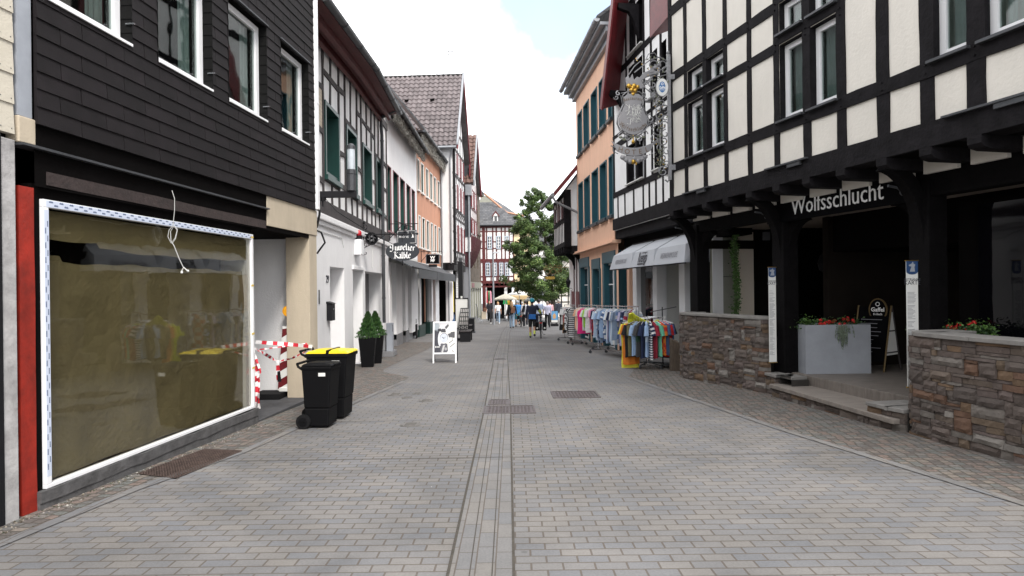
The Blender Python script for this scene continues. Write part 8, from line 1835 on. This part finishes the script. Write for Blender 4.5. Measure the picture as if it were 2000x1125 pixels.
# ================================================================= PEOPLE
def cmat(n, c, rough=.85): return mat('wear_'+n, c, rough, .12, 12, .2, 50)
def remesh(o, v): mo = o.modifiers.new('join', 'REMESH'); mo.mode = 'VOXEL'; mo.voxel_size = v; mo.use_smooth_shade = True; s_ = o.modifiers.new('smooth', 'SMOOTH'); s_.factor = .5; s_.iterations = 3
def person(label, x, y, h, rz, top, legs_, hair, long_hair=False, step=(18, -20), knee=(5, 28), arms=((-12, 15, 8), (12, 20, 8)), shorts=False, sleeve=1.0, shoe=(.02, .02, .02), skinw=1.0, wide=1.0, seated=None, cap=None, jacket_len=.0, skirt=None, lean=0):
    s = h/1.75; t = thing('person', label, 'person', (x, y, gz(y)), rz)
    thigh, shin = .43, .41
    def leg(sg, a, k):
        a, b = R(a), R(a-k); hp = Vector((sg*.09, 0, 0)); kn = hp+Vector((sg*.005, math.sin(a)*thigh, -math.cos(a)*thigh)); an = kn+Vector((0, math.sin(b)*shin, -math.cos(b)*shin)); return hp, kn, an
    LG = [leg(-1, step[0], knee[0]), leg(1, step[1], knee[1])]
    low = min(l[2].z for l in LG); Hp = (-low+.075) if seated is None else seated; O = Vector((0, 0, Hp))
    LG = [[p+O for p in l] for l in LG]; tl = Matrix.Rotation(R(-lean), 4, 'X')
    def T(px_, py_, pz_): q = tl @ Vector((px_, py_, pz_-.93)); return Vector((q.x, q.y, q.z+Hp))
    AR = []
    for sg, (a, k, ab_) in zip((-1, 1), arms):
        a1, a2, b_ = R(a), R(a+k), R(ab_); sh = T(sg*.175*wide, 0, 1.405); el = sh+Vector((sg*math.sin(b_)*.29, math.sin(a1)*.29*math.cos(b_), -math.cos(a1)*.29*math.cos(b_))); wr = el+Vector((sg*math.sin(b_)*.10, math.sin(a2)*.25, -math.cos(a2)*.25)); AR.append((sh, el, wr, (wr-el).normalized()))
    def sc_(v): return Vector(v)*s
    def torso(mb, g, z0=.86, z1=1.46):
        pr = [(.80, .135), (.86, .160), (.93, .165), (1.02, .145), (1.12, .138), (1.22, .152), (1.32, .172), (1.40, .168), (1.45, .11), (1.49, .055)]
        pr = [p for p in pr if z0-.01 <= p[0] <= z1+.001]; vs = []; n_ = 16
        for z, r_ in pr:
            for k in range(n_): a = 2*PI*k/n_; q = T(r_*g*wide*math.cos(a), r_*g*.64*math.sin(a), z); vs.append(sc_(q))
        fs = [(i*n_+k, i*n_+(k+1) % n_, (i+1)*n_+(k+1) % n_, (i+1)*n_+k) for i in range(len(pr)-1) for k in range(n_)]+[tuple(range(n_-1, -1, -1)), tuple((len(pr)-1)*n_+k for k in range(n_))]; mb.add(vs, fs)
    b = MB(); torso(b, .93)
    nk = T(0, .0, 1.45); hd = T(0, .02, 1.625); b.tube([sc_(nk), sc_(T(0, .015, 1.56))], .052*s, 10); b.ball(sc_(hd), .098*s, (.80, .98, 1.16), 16, 12); b.ball(sc_(hd+Vector((0, .045, -.06))), .06*s, (.9, .9, .8), 12, 8)
    b.ball(sc_(hd+Vector((0, .103, -.015))), .017*s, (.8, 1.2, 1.3)); b.ball(sc_(hd+Vector((0, .098, -.062))), .016*s, (1.6, .6, .5))
    for sg in (-1, 1): b.ball(sc_(hd+Vector((sg*.08, .0, -.01))), .024*s, (.4, .8, 1.2))
    for (hp, kn, an) in LG:
        b.tube([sc_(hp+Vector((0, 0, .02))), sc_(hp.lerp(kn, .5)), sc_(kn), sc_(kn.lerp(an, .35)), sc_(an)], [.085*s, .072*s, .052*s, .055*s, .036*s], 12); b.tube([sc_(an+Vector((0, -.05, -.035))), sc_(an+Vector((0, .06, -.045))), sc_(an+Vector((0, .16, -.055)))], [.035*s, .036*s, .022*s], 10); b.ball(sc_(an), .04*s)
    for (sh, el, wr, dd) in AR:
        b.ball(sc_(sh), .058*s); b.tube([sc_(sh), sc_(sh.lerp(el, .5)), sc_(el), sc_(el.lerp(wr, .4)), sc_(wr)], [.054*s, .046*s, .038*s, .037*s, .025*s], 10)
        pm_ = wr+dd*.05; b.ball(sc_(pm_), .042*s, (.55, 1, 1.05), 10, 8); sd = Vector((0, 1, 0)); sd = (sd-dd*sd.dot(dd)).normalized()
        for k in range(4): f0 = pm_+sd*(-.03+.02*k)+dd*.03; b.tube([sc_(f0), sc_(f0+dd*(.035+.006*(1.5-abs(k-1.5)))), sc_(f0+dd*.06+Vector((0, .012, 0)))], [.0095*s, .009*s, .007*s], 6)
        b.tube([sc_(pm_+sd*.03-dd*.02), sc_(pm_+sd*.055+dd*.015), sc_(pm_+sd*.06+dd*.04)], [.012*s, .010*s, .008*s], 6)
    bo = b.build('body', 'skin', t, smooth=True); remesh(bo, .010)
    e = MB()
    for sg in (-1, 1): e.ball(sc_(hd+Vector((sg*.032, .088, .008))), .0085*s, n=6, m=4)
    e.build('eyes', 'ink', bo)
    q = MB(); g = 1.12; torso(q, g, .86 if jacket_len == 0 else .80, 1.46)
    for (sh, el, wr, dd) in AR:
        q.ball(sc_(sh), .070*s); wend = sh.lerp(el, sleeve*2) if sleeve <= .5 else el.lerp(wr, (sleeve-.5)*2*.92)
        pts = [sh, sh.lerp(el, .55), wend] if sleeve <= .5 else [sh, el, wend]; q.tube([sc_(p) for p in pts], [.068*s, .060*s, .056*s] if sleeve <= .5 else [.068*s, .055*s, .042*s], 10)
    q.tube([sc_(T(0, 0, 1.42)), sc_(T(0, .01, 1.49))], .066*s, 10); so_ = q.build('top', cmat(*top), t, smooth=True); remesh(so_, .012)
    q = MB()
    for (hp, kn, an) in LG:
        if shorts: q.tube([sc_(hp+Vector((0, 0, .05))), sc_(hp.lerp(kn, .5)), sc_(hp.lerp(kn, .98))], [.098*s, .088*s, .076*s], 12)
        else: q.tube([sc_(hp+Vector((0, 0, .05))), sc_(hp.lerp(kn, .5)), sc_(kn), sc_(kn.lerp(an, .4)), sc_(an+Vector((0, 0, .01)))], [.100*s, .085*s, .066*s, .068*s, .062*s], 12)
    vs = []; n_ = 14
    for z, r_ in ((.80, .150), (.87, .178), (.95, .172), (1.03, .152)):
        for k in range(n_): a = 2*PI*k/n_; vs.append(sc_(T(r_*wide*math.cos(a), r_*.66*math.sin(a), z)))
    q.add(vs, [(i*n_+k, i*n_+(k+1) % n_, (i+1)*n_+(k+1) % n_, (i+1)*n_+k) for i in range(3) for k in range(n_)]+[tuple(range(n_-1, -1, -1)), tuple(3*n_+k for k in range(n_))])
    lo_ = q.build('shorts' if shorts else 'trousers', cmat(*legs_), t, smooth=True); remesh(lo_, .012)
    for (hp, kn, an) in LG:
        q = MB(); q.tube([sc_(an+Vector((0, -.075, -.035))), sc_(an+Vector((0, .0, -.028))), sc_(an+Vector((0, .10, -.042))), sc_(an+Vector((0, .19, -.052)))], [.038*s, .046*s, .042*s, .022*s], 10); q.tube([sc_(an+Vector((0, 0, .03))), sc_(an+Vector((0, 0, -.03)))], .044*s, 10); q.build('shoe', mat('shoe_%g' % shoe[0], shoe, .6, .1, 8, .1), t, smooth=True)
    hm = mat('hair_'+hair[0], hair[1], .6, .3, 25, .5, 60, stretch=(6, 6, 1)); q = MB(); q.ball(sc_(hd+Vector((0, -.018, .022))), .104*s, (.86, 1.0, 1.08), 14, 10)
    if long_hair: q.tube([sc_(hd+Vector((0, -.06, .03))), sc_(hd+Vector((0, -.085, -.08))), sc_(T(0, -.12, 1.42)), sc_(T(0, -.13, 1.24))], [.085*s, .095*s, .10*s, .055*s], 12)
    if cap: pass
    q.build('hair', hm, t, smooth=True)
    return t, s, T, hd, AR, LG
YB_ = ('blond', (.42, .27, .12)); DK = ('dark', (.015, .011, .009)); BR = ('brown', (.09, .05, .03)); GY = ('grey', (.35, .34, .33))
def PX(u, Y): return at(u, 600, Y).x
p_, s, T, hd, AR, LG = person('person in dark clothes walking towards the camera beside the woman in white', PX(956, 48.4), 48.4, 1.80, PI, ('dark', (.015, .015, .022)), ('black', (.010, .010, .012)), BR, shoe=(.5, .5, .5), sleeve=.5)
def bag(parent, pts, name='bag', label=None, m='iron'): q = MB(); q.tbox(*pts); return q.build(name, m, parent, label, bevel=.02)
q = thing('handbag', 'brown bag carried by the person in dark clothes', 'bag', (p_.location.x-.33, 48.3, gz(48.4)+.95)); bag(q, ((-.14, .14, -.06, .06, 0), (-.12, .12, -.04, .04, .24)), 'pouch', m='leather' if 'leather' in MATS else mat('leather', (.14, .06, .03), .6, .2, 8, .2, 40)); m_ = MB(); m_.tube([(-.08, 0, .24), (0, 0, .5), (.08, 0, .24)], .01, 5); m_.build('strap', 'leather', q)
p_, *_ = person('woman in a white top and light jeans walking towards the camera', PX(972.5, 48.2), 48.2, 1.68, PI, ('white', (.72, .72, .74)), ('light_jeans', (.25, .34, .45)), YB_, True, (14, -16), (4, 24), shoe=(.7, .7, .7), sleeve=.35)
m_ = MB(); vs = []
m_.lathe([(.150, .80), (.168, .86), (.160, .93), (.150, .97)], n=14, sy=.66); m_.tube([(0, .11, .9), (.02, .15, .72), (.03, .14, .6)], [.04, .05, .03], 6); m_.build('tied_jacket', cmat('navy', (.012, .018, .045)), p_)
p_, *_ = person('woman with long blond hair, black jacket and pale jeans seen from behind', PX(999.5, 39.6), 39.6, 1.72, R(-4), ('black', (.010, .010, .011)), ('pale_jeans', (.26, .36, .48)), ('dark_blond', (.26, .16, .08)), True, (10, -10), (2, 12), arms=((-6, 10, 14), (8, 20, 14)), jacket_len=1, wide=1.12)
q = thing('shoulder_bag', 'brown shoulder bag on the woman in the black jacket', 'bag', (PX(1002, 39.4), 39.35, gz(39.6)+.95)); bag(q, ((-.15, .13, -.07, .05, 0), (-.10, .10, -.05, .04, .36)), 'pouch', m='leather'); m_ = MB(); m_.tube([(-.05, 0, .34), (-.10, .05, .50)], .012, 5); m_.build('strap', 'leather', q)
p_, s, T, hd, AR, LG = person('cyclist in a blue jacket and grey helmet walking ahead of the others', PX(1010.5, 42), 42, 1.74, R(3), ('blue_jacket', (.02, .16, .42)), ('teal_shorts', (.02, .12, .15)), GY, False, (12, -18), (4, 25), shorts=True, wide=1.08)
m_ = MB(); m_.ball(hd*s+Vector((0, -.01, .05)), .125*s, (.9, 1.1, .85), 14, 8); m_.build('helmet', 'grey_metal_strip', p_, smooth=True)
p_, *_ = person('person in a white hooded jacket and dark trousers with a black sling bag', PX(1026, 40.3), 40.3, 1.78, R(-3), ('white_hoodie', (.55, .56, .60)), ('dark_trousers', (.020, .020, .028)), DK, False, (20, -18), (6, 26), shoe=(.5, .45, .4), wide=1.1)
q = thing('sling_bag', 'black sling bag across the back of the person in the white hooded jacket', 'bag', (PX(1022.5, 40.1), 40.14, gz(40.2)+.98)); bag(q, ((-.16, .06, -.06, .02, 0), (-.02, .12, -.04, .02, .42)), 'pouch'); m_ = MB(); m_.tube([(.05, -.02, .40), (.10, .02, .52)], .02, 5); m_.build('strap', 'iron', q)
p_, *_ = person('person in a red top with light hair ahead of the group', PX(1020, 46), 46, 1.68, 0, ('red', (.45, .03, .03)), ('grey_trousers', (.10, .10, .11)), GY)
p_, *_ = person('man in a light blue shirt with short dark hair behind the cyclist', PX(1052.5, 39), 39, 1.84, R(-5), ('light_blue', (.36, .42, .55)), ('navy_trousers', (.02, .025, .05)), DK, wide=1.15, sleeve=.45)
p_, *_ = person('woman with short hair in a pale checked blouse and black trousers', PX(1069, 39.9), 39.9, 1.66, R(4), ('pale_blouse', (.50, .50, .62)), ('black', (.010, .010, .012)), ('ash', (.26, .20, .17)), False, (8, -10), (2, 14), arms=((10, 60, 12), (5, 20, 10)), wide=1.1)
p_, *_ = person('person in pink partly hidden behind the woman in the pale blouse', PX(1074, 44), 44, 1.72, 0, ('pink', (.6, .35, .38)), ('grey_trousers', (.10, .10, .11)), DK)
p_, *_ = person('man with grey hair in a dark jacket beside the tree', PX(1091, 46.5), 46.5, 1.84, R(10), ('charcoal', (.018, .022, .035)), ('dark_trousers', (.020, .020, .028)), GY, wide=1.12)
# main cyclist
CX, CY = PX(1039.5, 29.1), 29.1
p_, s, T, hd, AR, LG = person('cyclist in a turquoise helmet, dark jersey and shorts wheeling a loaded bicycle', CX, CY, 1.80, R(-3), ('dark_jersey', (.018, .022, .045)), ('black_shorts', (.010, .010, .012)), DK, False, (6, -16), (2, 22), arms=((-4, 20, 12), (24, 20, 30)), shorts=True, wide=1.12, shoe=(.015, .015, .018))
m_ = MB(); m_.ball(hd*s+Vector((0, -.01, .055)), .125*s, (.88, 1.12, .86), 16, 10); hl = m_.build('helmet', mat('turquoise', (.01, .32, .42), .35, .1, 4, .05), p_, smooth=True); m_ = MB()
for k in (-1, 0, 1): m_.box(k*.05-.012, k*.05+.012, hd.y*s-.14, hd.y*s+.06, hd.z*s+.11-abs(k)*.02, hd.z*s+.155-abs(k)*.03)
m_.build('helmet_vent', 'iron', hl)
m_ = MB(); m_.tbox((-.17, .17, -.20, -.08, .86), (-.15, .15, -.18, -.09, 1.08)); m_.lathe([(.165, 1.0), (.165, 1.04)], n=14, sy=.7); m_.build('hip_bag', mat('wear_blue', (.01, .12, .40), .7, .1, 6, .2), p_, bevel=.02)
for lg in LG:
    m_ = MB(); a_ = lg[2]*s; k_ = lg[1].lerp(lg[2], .55)*s; m_.tube([a_, k_], [.042*s, .052*s], 10); m_.build('sock', mat('wear_lime', (.62, .68, .12), .8, .1, 6, .1), p_)
m_ = MB(); sh, el, wr, dd = AR[1]; m_.tube([sh.lerp(el, .6)*s, el*s, el.lerp(wr, .3)*s], [.066*s, .060*s, .056*s], 10); m_.build('sleeve_band', 'wear_lime', p_)
BX, BY = PX(1056, 28.7), 28.75
t = thing('bicycle', 'touring bicycle with black rear panniers wheeled by the turquoise-helmet cyclist', 'bicycle', (BX, BY, gz(BY)), R(-2)); WR = .34
def wheel(y, nm='wheel'):
    m_ = MB(); m_.tube([(0, y+WR*math.cos(R(a)), WR+WR*math.sin(R(a))) for a in range(0, 361, 12)], .021, 8); w_ = m_.build(nm, 'rubber', t)
    m_ = MB(); m_.tube([(0, y+(WR-.03)*math.cos(R(a)), WR+(WR-.03)*math.sin(R(a))) for a in range(0, 361, 12)], .010, 6)
    for k in range(18): a = R(k*20); m_.tube([((-.02 if k % 2 else .02), y, WR), (0, y+(WR-.03)*math.cos(a), WR+(WR-.03)*math.sin(a))], .002, 3)
    m_.tube([(-.05, y, WR), (.05, y, WR)], .018, 8); m_.build('rim', 'steel', w_)
wheel(0); wheel(1.06)
m_ = MB(); m_.tube([(0, .42, .30), (0, .30, .84)], .018); m_.tube([(0, .42, .30), (0, .86, .78)], .020); m_.tube([(0, .31, .80), (0, .84, .88)], .018); m_.tube([(0, .86, .74), (0, .82, .98)], .02)
for x in (-.05, .05): m_.tube([(x, 0, WR), (0, .42, .30)], .010); m_.tube([(x, 0, WR), (0, .31, .80)], .009); m_.tube([(x, 1.06, WR), (x*.8, .88, .76)], .012)
m_.build('frame', mat('bike_paint', (.05, .06, .08), .3, .05, 3, 0), t)
m_ = MB(); m_.tbox((-.075, .075, .14, .42, .90), (-.06, .06, .17, .40, .96)); m_.tube([(0, .29, .82), (0, .28, .92)], .014); m_.build('saddle', 'rubber', t, bevel=.015)
m_ = MB(); m_.tube([(-.29, .70, 1.04), (-.12, .78, 1.04), (0, .80, 1.02), (.12, .78, 1.04), (.29, .70, 1.04)], .014); m_.tube([(0, .80, 1.02), (0, .83, .94)], .015); m_.build('handlebar', 'iron', t)
m_ = MB(); m_.box(-.07, .07, -.18, .24, .74, .76); m_.tube([(-.06, 0, WR), (-.06, -.08, .74)], .007); m_.tube([(.06, 0, WR), (.06, -.08, .74)], .007); m_.build('luggage_rack', 'iron', t)
for sg in (-1, 1):
    m_ = MB(); m_.tbox((sg*.08, sg*.25, -.18, .16, .36), (sg*.08, sg*.24, -.16, .14, .74)); b_ = m_.build('pannier', 'black_plastic', t, bevel=.03); m_ = MB(); m_.ball((sg*.165, -.185, .47), .042, (1, .2, 1)); m_.build('reflector', 'off_white', b_)
m_ = MB(); m_.box(-.06, .06, -.20, -.18, .68, .73); m_.build('rear_light', mat('tail_red', (.5, .01, .01), .3, .05, 3, 0), t)
m_ = MB(); m_.tube([(.05, .42, .30), (.10, .36, .16), (.14, .36, .16)], .010); m_.box(.12, .20, .32, .40, .145, .165); m_.tube([(-.05, .42, .30), (-.10, .48, .44)], .010); m_.box(-.20, -.12, .44, .52, .43, .45); m_.build('pedal_crank', 'iron', t)
m_ = MB(); m_.tube([(-.02, -.36, .25), (-.02, -.30, .55), (-.02, -.10, .70), (-.02, .1, .70)], [.025, .028, .028, .02], 6); m_.build('mudguard', 'iron', t)
def copy_tree(o, parent=None):
    c = o.copy(); C.objects.link(c); c.parent = parent
    for ch in list(o.children): copy_tree(ch, c)
    return c
b2_ = copy_tree(t); b2_.location = (PX(1017, 41.6), 41.2, gz(41.2)); b2_['label'] = 'bicycle half hidden between the blue-jacketed cyclist and the white-hooded person'; t['group'] = b2_['group'] = 'touring bicycles being wheeled up the street'
# seated person by the doorway
p = at(886, 610, 36.5)
person('person in blue sitting on the step by the yellow poster', p.x, 36.5, 1.55, R(-70), ('blue_shirt', (.08, .15, .28)), ('blue_jeans', (.05, .09, .18)), DK, False, (88, 84), (85, 90), arms=((35, 60, 5), (30, 70, 5)), seated=.60, sleeve=.35, shoe=(.4, .4, .4), lean=22)
t = thing('doorstep', 'low dark step the person in blue is sitting on', 'step', (p.x-.05, 36.5, gz(36.5))); m_ = MB(); m_.box(-.35, .22, -.5, .5, 0, .42); m_.build('block', 'dark_concrete', t, bevel=.02)
# picture board by the tree
p = at(1083, 615, 42); t = thing('picture_board', 'blue picture board standing on the pavement by the tree', 'pavement sign', (p.x, 42, gz(42)), R(-3)); m_ = MB(); m_.box(-.24, .24, -.02, .02, .22, 1.02); m_.box(-.26, .26, -.15, .15, 0, .16); m_.build('frame', 'iron', t); m_ = MB(); m_.box(-.21, .21, -.03, -.021, .42, .99); pb = m_.build('poster', mat('poster_blue', (.10, .28, .50), .6, .2, 3, 0), t); m_ = MB(); m_.col = (.6, .35, .15); m_.prism([(-.1, -.034, .5), (.06, -.034, .5), (.1, -.034, .7), (0, -.034, .86), (-.12, -.034, .72)], (0, .003, 0)); m_.build('print', 'clutter', pb); m_ = MB(); m_.box(-.21, .21, -.03, -.021, .25, .41); m_.build('caption_strip', 'off_white', t)
